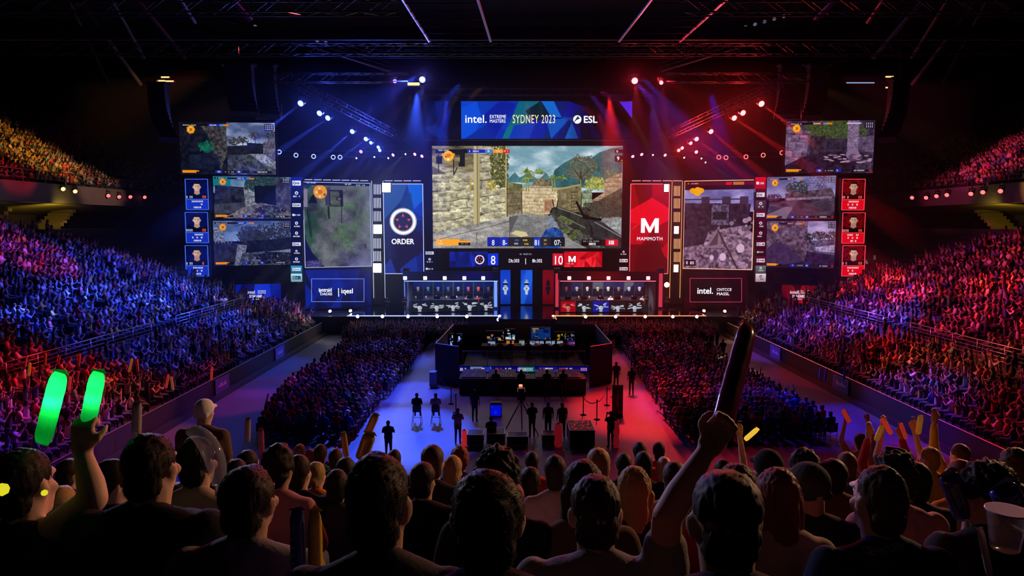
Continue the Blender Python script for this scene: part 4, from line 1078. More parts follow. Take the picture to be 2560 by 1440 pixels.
screen('led_screen', 'tall right screen showing game rubble before a dark gatehouse', 1712, 453, 1887, 671, 72, 69.9, paint_ruin(191, 175, 217, RT, 'rubble', False), .9, EO)
screen('led_screen', 'upper of the two paired right screens showing rooftops under cloud', 1918, 443, 2090, 548, 69, 66.8, paint_ruin(221, 172, 105, RT, 'roof', False), .85)
screen('led_screen', 'lower of the two paired right screens showing a shaded wall corner', 1918, 553, 2090, 668, 69, 66.8, paint_ruin(251, 172, 115, RT, 'corner', False), .85)
screen('led_screen', 'highest right screen showing a pale stone pillar in a ruin', 1966, 303, 2188, 434, 64.6, 64, paint_ruin(281, 222, 131, RT, 'pillar', False), .85)

# ---- player portraits ---------------------------------------------------
def bust(cv, cx, cy, s, seed, skin=(.80, .62, .54), hair=(.10, .08, .08), shirt=(.03, .03, .05), bg=None):
    """head and shoulders; cy is the chin"""
    rr = random.Random(seed)
    cv.poly([(cx - s * 1.5, cy + s * 1.7), (cx - s * 1.35, cy + s * .8), (cx - s * .5, cy + s * .45), (cx + s * .5, cy + s * .45), (cx + s * 1.35, cy + s * .8), (cx + s * 1.5, cy + s * 1.7)], shirt)
    cv.poly([(cx - s * .38, cy - s * .3), (cx + s * .38, cy - s * .3), (cx + s * .46, cy + s * .48), (cx, cy + s * .72), (cx - s * .46, cy + s * .48)], [c * .78 for c in skin])
    hy = cy - s * .72
    cv.ell(cx - s * .58, hy + s * .05, s * .10, s * .18, [c * .85 for c in skin]); cv.ell(cx + s * .58, hy + s * .05, s * .10, s * .18, [c * .8 for c in skin])
    cv.ell(cx, hy - s * .32, s * .60, s * .58, hair)
    cv.ell(cx, hy, s * .54, s * .70, skin); cv.ell(cx + s * .30, hy + s * .1, s * .24, s * .50, [c * .88 for c in skin])
    cv.poly([(cx - s * .56, hy - s * .25), (cx - s * .5, hy - s * .75), (cx, hy - s * .95), (cx + s * .5, hy - s * .75), (cx + s * .56, hy - s * .25), (cx + s * .4, hy - s * .48), (cx - s * .35, hy - s * .52)], hair)
    for d in (-1, 1):
        cv.ell(cx + d * s * .22, hy - s * .05, s * .09, s * .05, (.08, .06, .06)); cv.line(cx + d * s * .12, hy - s * .17, cx + d * s * .34, hy - s * .18, s * .06, hair)
    cv.line(cx, hy, cx + s * .03, hy + s * .22, s * .09, [c * .82 for c in skin]); cv.line(cx - s * .16, hy + s * .42, cx + s * .16, hy + s * .42, s * .07, (.55, .28, .26))
    if rr.random() < .5: cv.ell(cx, hy + s * .58, s * .3, s * .12, [c * .7 for c in skin], .6)
def paint_portrait(seed, red):
    cv = Canvas(52, 78, 1.5)
    base = (.42, .02, .05) if red else (.03, .07, .32)
    cv.rect(0, 0, 52, 78, (.03, .01, .02) if red else (.01, .02, .12))
    cv.blob(26, 20, 26, 22, base, seed, .8, 8)
    skin = random.Random(seed).choice([(.85, .66, .58), (.80, .62, .52), (.88, .72, .64)])
    bust(cv, 26, 30, 14.5, seed, skin)
    m = cv.Y > 51
    cv.put(m, (.88, .05, .13) if red else (.10, .20, .72)); cv.rect(1, 51, 51, 52, (1, .3, .3) if red else (.3, .5, 1))
    w_ = (1, 1, 1)
    glyphs(cv, 1, 43, 15, 6, 4, (.75, .80, .95) if not red else (1, .6, .6), seed); glyphs(cv, 38, 42, 10, 7, 2, (.95, .35, .25), seed + 1)
    glyphs(cv, 13, 55, 27, 3.5, 8, w_, seed + 2); glyphs(cv, 14, 62, 4, 4, 1, w_, seed + 3); glyphs(cv, 24, 62, 4, 4, 1, w_, seed + 4); glyphs(cv, 34, 62, 5, 4, 1, w_, seed + 5); glyphs(cv, 17, 70, 18, 4, 5, w_, seed + 6)
    return cv
for k, (y0, y1) in enumerate(((448, 524), (531, 607), (614, 690))):
    screen('portrait_screen', f'{("top", "middle", "bottom")[k]} blue player portrait screen in the column at far left', 463, y0, 519, y1, 63, 63, paint_portrait(300 + k * 7, False), .95, emat('edge_blue', (.05, .14, .8), 1.2))
for k, (y0, y1) in enumerate(((448, 525), (532, 608), (614, 690))):
    screen('portrait_screen', f'{("top", "middle", "bottom")[k]} red player portrait screen in the column at far right', 2107, y0, 2163, y1, 63, 63, paint_portrait(340 + k * 7, True), .95, emat('edge_red', (.85, .05, .08), 1.2))

# ---- sponsor columns -----------------------------------------------------
def sponsor_tile(px0, py0, px1, py1, Y, bg, fg, seed, label, cat='sign'):
    w, h = px1 - px0, py1 - py0
    cv = Canvas(w, h, 1.6, bg)
    cv.im *= (1.15 - .4 * np.clip(cv.Y / h, 0, 1))[..., None]
    rr = random.Random(seed)
    t = rr.random()
    if t < .35:
        cv.ell(w * .5, h * .33, h * .16, h * .16, fg); cv.ell(w * .5, h * .33, h * .08, h * .08, bg); glyphs(cv, w * .2, h * .60, w * .6, h * .14, 7, fg, seed)
    elif t < .75:
        cv.ell(w * .22, h * .5, h * .13, h * .13, fg); glyphs(cv, w * .34, h * .43, w * .5, h * .16, 7, fg, seed)
    else:
        cv.rect(w * .12, h * .3, w * .28, h * .7, fg); cv.rect(w * .17, h * .4, w * .24, h * .6, bg); cv.rect(w * .34, h * .3, w * .88, h * .7, fg); glyphs(cv, w * .38, h * .42, w * .45, h * .18, 6, bg, seed)
    return screen('sponsor_tile', label, px0, py0, px1, py1, Y, Y, cv, 1., None, cat, .03)
ys = [440, 478, 505, 531, 560, 582, 603, 626, 641, 662, 684, 706]
yl = [443, 474, 501, 526, 550, 575, 600, 622, 640, 664, 684, 706]
for k in range(11):
    bgL = [(.04, .12, .50), (.03, .08, .28), (.02, .06, .26), (.02, .06, .28), (.02, .05, .24), (.02, .06, .24), (.02, .05, .26), (.02, .04, .22), (.02, .05, .24), (.15, .50, .65), (.60, .80, .85)][k]
    if k == 9: pass
    sponsor_tile(727, yl[k], 755, yl[k+1] - 1.5, 68.2, bgL, (.9, .92, 1) if k != 10 else (.05, .10, .35), 500 + k * 3, f'{nth(k + 1)} sponsor tile from the top of the left tall sponsor column')
    bgR = [(.78, .05, .12), (.16, .03, .08), (.28, .18, .22), (.30, .02, .08), (.24, .02, .08), (.24, .02, .08), (.28, .02, .10), (.22, .02, .08), (.30, .03, .12), (.35, .38, .38), (.80, .70, .74)][k]
    sponsor_tile(1889, yl[k], 1915, yl[k+1] - 1.5, 68.2, bgR, (.9, .85, .9) if k != 10 else (.2, .05, .1), 540 + k * 3, f'{nth(k + 1)} sponsor tile from the top of the right tall sponsor column')
for k, (a, b) in enumerate(((624, 641), (642, 661), (662, 682))):
    sponsor_tile(1061, a, 1087, b, 71, (.02, .04, .14), (.85, .85, .95), 600 + k * 5, f'{nth(k + 1)} small sponsor tile down the left end of the score strip')
    sponsor_tile(1546, a, 1572, b, 71, (.10, .02, .05), (.9, .85, .88), 620 + k * 5, f'{nth(k + 1)} small sponsor tile down the right end of the score strip')

# ---- light bars and blinders --------------------------------------------
for s, x0, x1, bar, side in ((-1, 933, 953, emat('bar_white', (.75, .8, 1), 1.0), 'left'), (1, 1684, 1701, emat('bar_orange', (1, .45, .2), .9), 'right')):
    Y = 71.6
    a, b = W(x0 - 4, 455, Y), W(x1 + 4, 760, Y)
    root = empty('light_column', (W((x0 + x1) / 2, 455, Y).x, Y, b.z), f'tall {side} column of stacked vertical light bars beside the banner', 'lamp')
    MB().box((a.x, Y + .05, b.z), (b.x, Y + .5, a.z)).build('backing', mat('column_back', (.03, .03, .04), .5), root)
    for j, yy in enumerate([461, 495, 528, 596, 628] if s < 0 else [465, 496, 530, 597, 630]):
        for i in range(5):
            x = x0 + (x1 - x0) * (i + .5) / 5
            p, q = W(x, yy, Y), W(x, yy + 25, Y)
            MB().box((p.x - .026, Y - .05, q.z), (p.x + .026, Y + .04, p.z)).build('light_bar', bar, root)
    for x in (x0 - 4, x1 + 5):
        p, q = W(x, 452, Y), W(x, 745, Y)
        MB().box((p.x - .018, Y - .1, q.z), (p.x + .018, Y, p.z)).build('edge_strip', emat('strip_%s' % side, (.6, .68, 1) if s < 0 else (1, .40, .10), 1.0), root)
BLW, BLR = emat('blinder_white', (1, .97, .92), 14), emat('blinder_red', (1, .45, .32), 12)
def blinder(px, py, w, h, Y, m, c, label, pw, deg=150):
    p = W(px, py, Y); hw, hh = w * Y / F / 2, h * Y / F / 2
    root = empty('blinder_lamp', p, label, 'lamp')
    MB().box((p.x - hw, Y - .03, p.z - hh), (p.x + hw, Y, p.z + hh)).build('lens', m, root)
    MB().box((p.x - hw - .08, Y, p.z - hh - .08), (p.x + hw + .08, Y + .25, p.z + hh + .08)).build('housing', M_DARK, root)
    spot((p.x, Y - .35, p.z), (p.x * .9, Y - 10, p.z - 3), c, pw, deg, .6, .25)
for k, (x, y) in enumerate(((966, 469), (944, 573), (943, 670))): blinder(x, y, 20, 22, 70.9, BLW, (.6, .7, 1), f'{("top", "middle", "bottom")[k]} square white blinder lamp beside the blue banner', 380, 120)
for k, (x, y) in enumerate(((1666, 470), (1691, 575), (1690, 671))): blinder(x, y, 11, 18, 70.9, BLR, (1, .15, .08), f'{("top", "middle", "bottom")[k]} square red blinder lamp beside the red banner', 380, 120)
for s, x0, x1, m in ((-1, 760, 922, EB), (-1, 960, 1054, EB), (1, 1578, 1706, emat('strip_red', (1, .2, .2), 1.6))):
    root = empty('light_strip', W((x0 + x1) / 2, 451, 71), f'dashed row of small lamps along the top of the {"tall left screen" if x0 == 760 else "blue banner" if s < 0 else "red banner"}', 'lamp')
    n = int((x1 - x0) / 22)
    for k in range(n):
        Y = 69.6 + 2.2 * (k / n) if x0 == 760 else 71
        a, b = W(x0 + (x1 - x0) * k / n + 2, 450 if x0 != 760 else 447 + 3 * k / n, Y), W(x0 + (x1 - x0) * (k + 1) / n - 2, 452, Y)
        MB().box((a.x, Y - .1, a.z - .12), (b.x, Y, a.z - .05)).build('lamp_bar', m, root)
# ------------------------------------------------------------------ stage
M_GLOSS = mat('stage_gloss', (.012, .012, .02), .12, spec=.8)
SY = 63.5
SZ = W(1100, 789, SY).z                                   # stage deck height
xl, xr = W(868, 789, SY).x, W(1765, 789, SY).x
xcl, xcr = W(1247, 789, SY).x, W(1386, 789, SY).x
RUNY = 61.2
root = empty('stage', (0.2, 67, 0), 'wide glossy black stage across the far end with glowing front edges', 'stage')
MB().box((xl, SY, SZ - .18), (xcl, 73, SZ)).box((xcr, SY, SZ - .18), (xr, 73, SZ)).box((xcl, RUNY, SZ - .18), (xcr, 73, SZ - .001)).build('deck', M_GLOSS, root)
MB().box((xl, SY + .12, 0), (xcl, 73, SZ - .18)).box((xcr, SY + .12, 0), (xr, 73, SZ - .18)).box((xcl, RUNY + .12, 0), (xcr, 73, SZ - .18)).build('skirt', M_BLACK, root)
MB().box((xl, SY - .05, SZ - .05), (xcl, SY, SZ + .01)).build('edge_light', emat('edge_stage_blue', (.35, .45, 1), 3), root)
MB().box((xcr, SY - .05, SZ - .05), (xcr + 6, SY, SZ + .01)).build('edge_light', emat('edge_stage_amber', (1, .45, .10), 2.2), root)
MB().box((xcr + 6, SY - .05, SZ - .05), (xr, SY, SZ + .01)).build('edge_light', emat('edge_stage_red', (1, .25, .12), 2.2), root)
for x, m in ((xcl - .05, 'edge_stage_blue'), (xcr, 'edge_stage_amber')):
    MB().box((x, RUNY, SZ - .06), (x + .05, SY, SZ + .01)).build('edge_light', MATS[m], root)
for a_, b_ in ((xl - 7, xl), (xr, xr + 7)): MB().box((a_, 65, 0), (b_, 69.6, SZ - .3)).build('side_deck', mat('side_deck_paint', (.02, .02, .03), .4), root)

# dark drape behind everything
struct(MB().box((-31, 73.2, 0), (31, 73.5, 17)).build('wall_stage_drape', mat('drape', (.02, .02, .024), .95)))
struct(MB().box((W(1058, 0, 72).x, 72.1, 8), (W(1581, 0, 72).x, 73, W(0, 245, 72).z)).build('wall_screen_backing', mat('screen_backing', (.008, .008, .012), .8)))

# set walls below the screens, with framed writing
def set_wall(px0, px1, py0, py1, Y0, Y1, cols, seed, label):
    cv = Canvas(px1 - px0, py1 - py0, 1.1, cols[0])
    facets(cv, 0, 0, px1 - px0, py1 - py0, cols, seed, 3)
    return screen('set_wall_screen', label, px0, py0, px1, py1, Y0, Y1, cv, .8, None, 'screen')
wl = set_wall(762, 926, 675, 772, 70.2, 72, [(.02, .06, .32), (.03, .10, .48), (.02, .05, .26), (.05, .14, .55), (.02, .08, .36)], 8, 'faceted blue set wall with framed white writing below the tall left screen')
wr = set_wall(1712, 1868, 675, 770, 72, 70.2, [(.16, .01, .06), (.12, .02, .08), (.20, .02, .08), (.10, .02, .07), (.14, .02, .10)], 9, 'faceted dark red set wall with framed white writing below the tall right screen')
def frame_px(x0, y0, x1, y1, Y, m, parent, r=.03):
    P = [W(x0, y0, Y), W(x1, y0, Y), W(x1, y1, Y), W(x0, y1, Y)]
    MB().path(P + [P[0]], r, 4).build('frame_line', m, parent)
frame_px(779, 697, 910, 754, 70.0, emat('frame_blue', (.25, .32, .9), 1), wl); frame_px(1725, 696, 1854, 755, 70.0, emat('frame_red', (.55, .05, .12), 1), wr)
text('ipntraid', 797, 729, 10, 70.0, parent=wl, align='LEFT', bold=.02, sx=.78); text('DADEE', 801, 738, 7.0, 70.0, parent=wl, align='LEFT', sx=1.0); text('|', 847, 736, 17, 70.0, parent=wl); text('iqesl', 853, 733, 13, 70.0, parent=wl, align='LEFT', bold=.02, sx=.95)
text('intel.', 1742, 734, 16, 70.0, parent=wr, align='LEFT', bold=.02, sx=.95); text('CNTCCE', 1791, 727, 7, 70.0, parent=wr, align='LEFT', sx=.98); text('MASSL', 1791, 738, 7.5, 70.0, parent=wr, align='LEFT', sx=1.1)
wl2 = set_wall(588, 702, 712, 775, 67.5, 69, [(.02, .06, .42), (.05, .12, .62), (.10, .22, .85), (.02, .04, .28)], 18, 'small blue set wall with stacked white writing behind the left crowd')
wr2 = set_wall(1955, 2046, 712, 772, 69, 67.5, [(.22, .02, .07), (.42, .03, .08), (.18, .02, .06), (.60, .06, .10)], 19, 'small red set wall with stacked white writing behind the right crowd')
M_TDIM = emat('text_dim', (.75, .78, .95), .9)
for s_, x, wd, seed in (('intel', 618, wl2, 1), ('intell.', 1974, wr2, 2)):
    text(s_, x, 734, 8.5, 67.3, M_TDIM, wd, align='LEFT', bold=.02); text('EXTREME', x + 27, 729, 3.6, 67.3, M_TDIM, wd, align='LEFT'); text('MASTERS', x + 27, 734, 3.6, 67.3, M_TDIM, wd, align='LEFT')
    text('SCHEMICHS' if seed == 2 else 'SGMNMD', x + 6, 744, 7.5, 67.3, M_TDIM, wd, align='LEFT', sx=.8, bold=.03); text('RESOURCES', x + 12, 749, 2.6, 67.3, M_TDIM, wd, align='LEFT')

# dark slatted masking above the small set walls
for s, xa, xb, m in ((-1, 575, 745, (.08, .08, .45)), (1, 1930, 2085, (.30, .03, .06))):
    side = 'left' if s < 0 else 'right'
    root = empty('masking_slats', W((xa + xb) / 2, 700, 70), f'dark horizontal masking beams beneath the paired {side} screens', 'trim')
    for j, yy in enumerate((672, 683, 695, 708)):
        a, b = W(xa, yy, 70), W(xb, yy, 70)
        MB().box((a.x, 70, a.z - .12), (b.x, 70.4, a.z + .12)).build('beam', mat('beam_black', (.03, .03, .035), .35, .3), root)

# tall centre banners with trophy pictures
for k, (x0, x1, bg, body, lb) in enumerate(((1251, 1276, (.05, .30, .95), (.75, .80, .85), 'narrow blue banner screen with a pale figure, left of the stage centre'), (1302, 1331, (.08, .34, .98), (.80, .85, .90), 'wider bright blue banner screen with a pale figure at the stage centre'),
                                     (1357, 1384, (.55, .02, .10), (.10, .08, .12), 'narrow red banner screen with a dark figure, right of the stage centre'))):
    cv = Canvas(x1 - x0, 86, 1.6, bg)
    w = x1 - x0
    cv.put(np.ones_like(cv.X, bool), grad(cv, [c * .55 for c in bg], bg, np.clip(.3 + np.cos((cv.Y - 30) / 30) * .5, 0, 1)))
    if k == 1: cv.poly([(w*.5, 0), (w, 0), (w, 30), (w*.3, 86), (0, 86), (0, 40)], (.18, .48, 1), .5)
    cx = w / 2
    cv.ell(cx, 34, 5.5, 6.5, body); cv.rect(cx - 5.5, 33, cx + 5.5, 38, (.03, .06, .15)); cv.ell(cx, 47, 7, 6, body); cv.rect(cx - 3.5, 50, cx + 3.5, 62, body); cv.rect(cx - 2, 44, cx + 2, 50, [c * .6 for c in body]); cv.poly([(cx - 2, 24), (cx + 2, 24), (cx + 4, 31), (cx - 4, 31)], [c * .8 for c in body])
    screen('figure_screen', lb, x0, 675, x1, 760, 71.8, 71.8, cv, .9, None, 'banner', .03)

# dark set of curved panels flanking the booths
for s, px in ((-1, 1018), (-1, 1240), (1, 1392), (1, 1648)):
    a = W(px, 790, 69)
    lit = px in (1018, 1648)
    root = empty('set_pillar', (a.x, 69, SZ), f'{"glowing" if lit else "dark"} upright set pillar at the {"outer" if lit else "inner"} end of the {"blue" if s < 0 else "red"} player booth', 'pillar')
    MB().box((a.x - .3, 68.6, SZ), (a.x + .3, 69.4, SZ + 4.1)).build('column', mat('pillar_paint', (.10, .10, .12), .4), root)
    MB().box((a.x - .18, 68.55, SZ + .2), (a.x + .18, 68.6, SZ + 3.6)).build('light_strip', emat('pillar_' + ('b' if s < 0 else 'r'), (.10, .2, .95) if s < 0 else (.8, .04, .08), .8 if not lit else 2.0), root)

# ---- player booths -------------------------------------------------------
def booth(s, px0, px1, lamps, cn, side):
    Yf, Yb = 67.0, 70.2
    a, b = W(px0, 703, Yf), W(px1, 703, Yf)
    top = a.z
    root = empty('player_booth', ((a.x + b.x) / 2, 68.5, SZ), f'{cn} player booth on the {side} half of the stage with lit roof edge', 'booth')
    MB().box((a.x, Yf, top), (b.x, Yb, top + .15)).build('roof', M_DARK, root)
    MB().box((a.x, Yb, SZ), (b.x, Yb + .1, top)).build('back_panel', mat('booth_back', (.03, .03, .05), .5), root)
    for x in (a.x, b.x): MB().box((x - .05, Yf + .3, SZ), (x + .05, Yb, top)).build('side_panel', mat('booth_side', (.18, .18, .22), .4), root)
    MB().box((a.x, Yf - .05, top - .02), (b.x, Yf, top + .04)).build('roof_edge_light', emat('booth_edge_' + cn, (.3, .45, 1) if s < 0 else (1, .15, .2), 1.8), root)
    MB().box((a.x - .2, Yf + .05, top + .15), (b.x + .2, Yf + .2, top + .95)).build('fascia', mat('fascia_' + cn, (.05, .06, .25) if s < 0 else (.30, .02, .05), .4), root)
    for k, x in enumerate(lamps):
        p = W(x, 695, Yf)
        r2 = empty('booth_lamp', p, f'{nth(k + 1)} square lamp from the left on the {cn} booth roof', 'lamp')
        MB().box((p.x - .17, Yf - .12, p.z - .16), (p.x + .17, Yf - .08, p.z + .16)).build('lens', emat('booth_lens_' + cn, (.55, .6, 1) if s < 0 else (1, .25, .35), 8), r2)
        MB().box((p.x - .2, Yf - .08, p.z - .2), (p.x + .2, Yf + .04, p.z + .2)).build('housing', M_DARK, r2)
        spot((p.x, Yf - .3, p.z), (p.x, Yf - 3, SZ - 1), (.1, .15, 1) if s < 0 else (1, .03, .06), 260, 110, .8)
    # row of portrait panels behind the players
    n = 8
    x0, x1 = a.x + .35, b.x - .5
    for k in range(n):
        u0, u1 = x0 + (x1 - x0) * k / n + .05, x0 + (x1 - x0) * (k + 1) / n - .05
        zt, zb = top - .35, SZ + 1.15
        cv = Canvas(34, 56, 1.0, (.03, .05, .16) if s < 0 else (.08, .08, .16))
        rr = random.Random(k + 50 * s)
        c1 = (.05, .14, .42) if s < 0 else rr.choice([(.16, .18, .38), (.12, .10, .16), (.4, .42, .5)])
        cv.poly([(0, 0), (34, 0), (34, rr.uniform(10, 30)), (0, rr.uniform(20, 50))], c1, .8)
        sk = [(.55, .5, .5), (.30, .5, .62), (.32, .5, .8), (.25, .42, .60), (.62, .68, .80), (.85, .35, .55), (.9, .4, .35), (.4, .3, .3)][k] if s < 0 else [(.5, .25, .25), (.85, .7, .65), (.9, .85, .82), (.85, .8, .6), (.95, .95, .95), (.6, .5, .5), (.8, .85, 1), (.95, .8, .8)][k]
        bust(cv, 17, 30, 9, k, sk, (.10, .08, .08), (.10, .12, .18)); 
        me = led_mesh('display', (u0, Yb - .12, zt), (u1, Yb - .12, zt), (u1, Yb - .12, zb), (u0, Yb - .12, zb), cv, 1.1)
        r2 = empty('portrait_screen', ((u0 + u1) / 2, Yb - .12, zb), f'{nth(k + 1)} portrait panel from the left along the back of the {cn} booth', 'screen')
        put('display', me, r2); MB().box((u0 - .03, Yb - .1, zb - .03), (u1 + .03, Yb, zt + .03)).build('cabinet', M_CASE, r2)
    # desks with face screens on their fronts
    nd = 5
    dx = [(1028, 1070), (1071, 1112), (1113, 1152), (1153, 1195), (1197, 1233)] if s < 0 else [(1402, 1439), (1441, 1480), (1482, 1523), (1525, 1565), (1567, 1607)]
    for k, (p0, p1) in enumerate(dx):
        yb = 781 - (k * 1.6 if s < 0 else (4 - k) * -.0)
        Yd = 65.6 + (k * .25 if s < 0 else 0)
        u0, u1 = W(p0, 752, Yd).x, W(p1, 752, Yd).x
        zt = SZ + 1.12
        r2 = empty('player_desk', ((u0 + u1) / 2, Yd, SZ), f'{nth(k + 1)} desk from the left in the {cn} booth with a face picture on its front', 'desk')
        bg = (.10, .12, .15) if s < 0 else [(.65, .05, .12), (.12, .12, .14), (.08, .14, .6), (.14, .12, .12), (.12, .11, .11)][k]
        cv = Canvas(41, 32, 1.4, bg)
        fc = (.85, .88, .95) if not (s > 0 and k == 0) else (.95, .5, .45)
        rr = random.Random(k * 3 + s)
        for j in range(7):
            y = rr.uniform(8, 22); sd = -1 if j % 2 else 1
            cv.line(20.5 + sd * 7, y, 20.5 + sd * rr.uniform(11, 18), y + rr.uniform(-4, 4), rr.uniform(1.5, 4), fc, .8)
        bust(cv, 20.5, 26, 9.5, k * 7 + 3, fc, (.10, .10, .12), (.25, .25, .3))
        put('front_screen', led_mesh('front_screen', (u0, Yd, zt), (u1, Yd, zt), (u1, Yd, SZ + .08), (u0, Yd, SZ + .08), cv, .85), r2)
        MB().box((u0, Yd + .02, SZ), (u1, Yd + .1, zt)).build('front_panel', M_CASE, r2)
        MB().box((u0, Yd + .02, zt), (u1, Yd + .75, zt + .05)).build('worktop', M_DARK, r2)
        for x in (u0 + .05, u1 - .05): MB().box((x - .04, Yd + .6, SZ), (x + .04, Yd + .7, zt)).build('leg', M_DARK, r2)
        xm = (u0 + u1) / 2
        r3 = empty('monitor', (xm, Yd + .35, zt + .05), f'dark gaming monitor on the {nth(k + 1)} desk from the left in the {cn} booth', 'monitor')
        MB().box((xm - .3, Yd + .3, zt + .12), (xm + .3, Yd + .34, zt + .42)).build('panel', M_CASE, r3); MB().tube((xm, Yd + .38, zt + .05), (xm, Yd + .36, zt + .25), .03).build('stand', M_DARK, r3)
    spot((a.x * .5 + b.x * .5, Yf + .3, top - .15), ((a.x + b.x) / 2, 69, SZ), (.75, .82, 1) if s < 0 else (1, .8, .8), 420, 140, .5)
    for x in (a.x * .75 + b.x * .25, a.x * .25 + b.x * .75): spot((x, Yf + .2, top - .15), (x, 68.6, SZ + .8), (.7, .8, 1) if s < 0 else (1, .75, .78), 300, 120, .5)
    return a.x, b.x, top
BL = booth(-1, 1012, 1244, (1013, 1063, 1112, 1161, 1208), 'blue', 'left')
BR = booth(1, 1400, 1640, (1423, 1472, 1521, 1571, 1620), 'red', 'right')

# small front lamps on the stage lip and floor
LW = emat('lip_blue', (.7, .75, 1), 10); LR = emat('lip_red', (1, .3, .25), 10); LA = emat('lip_amber', (1, .65, .3), 10)
def lip_lamp(px, py, Y, m, label, r=.15, aim=(0, -1, .1)):
    p = W(px, py, Y)
    root = empty('footlight', p, label, 'lamp')
    MB().lathe([(r, 0), (r * .9, .04), (0, .06)], p, aim, 16).build('lens', m, root, True)
    MB().lathe([(r * .5, -.3), (r * 1.1, -.2), (r * 1.15, .0)], p, aim, 14).build('housing', M_DARK, root, True)
    return p
for k, (x, m) in enumerate([(894, LW), (956, LW), (1020, LW), (1093, LW), (1167, LW), (1249, LW)]): lip_lamp(x, 791, SY - .2, m, f'{nth(k + 1)} blue footlight from the left along the stage front')
for k, (x, m) in enumerate([(1383, LA), (1464, LA), (1539, LR), (1613, LR), (1682, LR), (1742, LR)]): lip_lamp(x, 791.5, SY - .2, m, f'{nth(k + 1)} {"amber" if m is LA else "red"} footlight from the runway along the right stage front')
for x, m, n_ in ((1246, LW, 'blue'), (1385, LA, 'amber')): lip_lamp(x, 799, RUNY + .6, m, f'lower {n_} footlight at the corner of the stage runway')
for k, (x, y, s) in enumerate([(642, 763, -1), (674, 774, -1), (825, 778, -1), (876, 777, -1), (1760, 777, 1), (1812, 778, 1), (1868, 781, 1)]):
    Y = 66 if 700 < x < 1850 else 65
    p = lip_lamp(x, y, Y, LW if s < 0 else LR, f'{nth(k % 4 + 1)} {"blue" if s < 0 else "red"} floor uplight from the left at the foot of the {"left" if s < 0 else "right"} set walls', .15, (0, -.8, .6))
    spot(p + Vector((0, -.1, .25)), p + Vector((-s * 3.5 if 700 < x < 1850 else 0.3, 4, 8)), (.1, .2, 1) if s < 0 else (1, .04, .06), 2500, 18, .5, .05, 'beam_lamp')
p = W(1667, 712, 69); root = empty('blinder_lamp', p, 'bright red flood lamp behind the host at the right end of the stage', 'lamp')
MB().lathe([(.26, 0), (.2, .1), (0, .12)], p, (0, -1, 0), 18).build('lens', BLR, root, True); MB().lathe([(.2, -.3), (.3, -.1), (.3, 0)], p, (0, -1, 0), 18).build('housing', M_DARK, root, True)
spot(p + Vector((0, -.3, -.1)), p + Vector((-.5, -1, -4)), (1, .05, .05), 1500, 60, .7)
for tgt, c, kw in (((-13, 66, SZ), (.5, .6, 1), 5), ((15.2, 66, SZ), (1, .3, .3), 4), ((-5, 66, SZ), BLUE, 8), ((8, 66, SZ), RED, 8), ((-20, 70, 4), BLUE, 10), ((22, 70, 4), RED, 6), ((1.5, 63, SZ), (.2, .35, 1), 5)):
    spot((tgt[0] * .7, 54, 20), tgt, c, kw * 1000, 22)
# ------------------------------------------------------------------ front-of-house control island
M_WALLK = mat('island_wall', (.02, .02, .025), .55)
root = empty('control_island_wall', (-.4, 48, 0), 'black angular partition around the control desk in the middle of the floor', 'partition')
H = 2.62
pts = [W(1148, 975, 43.4), W(1090, 960, 44.6), W(1134, 900, 53.0), W(1312, 900, 54.0), W(1487, 900, 53.0), W(1528, 965, 44.6), W(1474, 975, 43.4)]
for a, b in zip(pts, pts[1:]):
    MB().slab(a, b, .08, 0, H).build('wall_panel', M_WALLK, root)
    MB().tube((a.x, a.y, H + .02), (b.x, b.y, H + .02), .035).build('top_rail', M_RAIL, root)
xa, xb = pts[0].x + .05, pts[6].x - .05
root = empty('control_platform', (-.4, 49, 0), 'raised black platform inside the control island', 'platform')
MB().box((xa, 46.2, 0), (xb, 52.6, .75)).build('deck', M_WALLK, root)
MB().tube((xa, 46.1, 1.85), (xb, 46.1, 1.85), .03).build('front_rail', M_RAIL, root)
for k in range(6):
    x = xa + (xb - xa) * k / 5; MB().tube((x, 46.1, .75), (x, 46.1, 1.85), .025).build('rail_post', M_RAIL, root)
# sponsor strip on its front
cv = Canvas(325, 13, 1.6, (.03, .05, .55))
for x0, x1, c in ((30, 82, (.45, .55, .80)), (150, 186, (.30, .32, .62)), (158, 190, (.08, .40, .45)), (200, 245, (.10, .10, .65)), (60, 80, (.1, .2, .75))): cv.rect(x0, 0, x1, 13, c)
for x, n, c in ((4, 4, (.9, .9, 1)), (38, 5, (.3, .15, .2)), (58, 3, (1, 1, 1)), (93, 5, (.9, .2, .25)), (113, 5, (.9, .9, 1)), (148, 5, (.9, .8, .9)), (167, 5, (.7, .9, .9)), (200, 6, (.9, .3, .3)), (217, 5, (1, 1, 1)), (252, 5, (.9, .25, .3)), (270, 5, (.9, .9, 1)), (306, 4, (.95, .6, .6))):
    glyphs(cv, x, 3, n * 4, 7, n, c, x)
screen('led_strip', 'long blue sponsor strip with white writing across the control island', 1146, 917, 1471, 930, 45.9, 45.9, cv, .75, None, 'screen', .04)

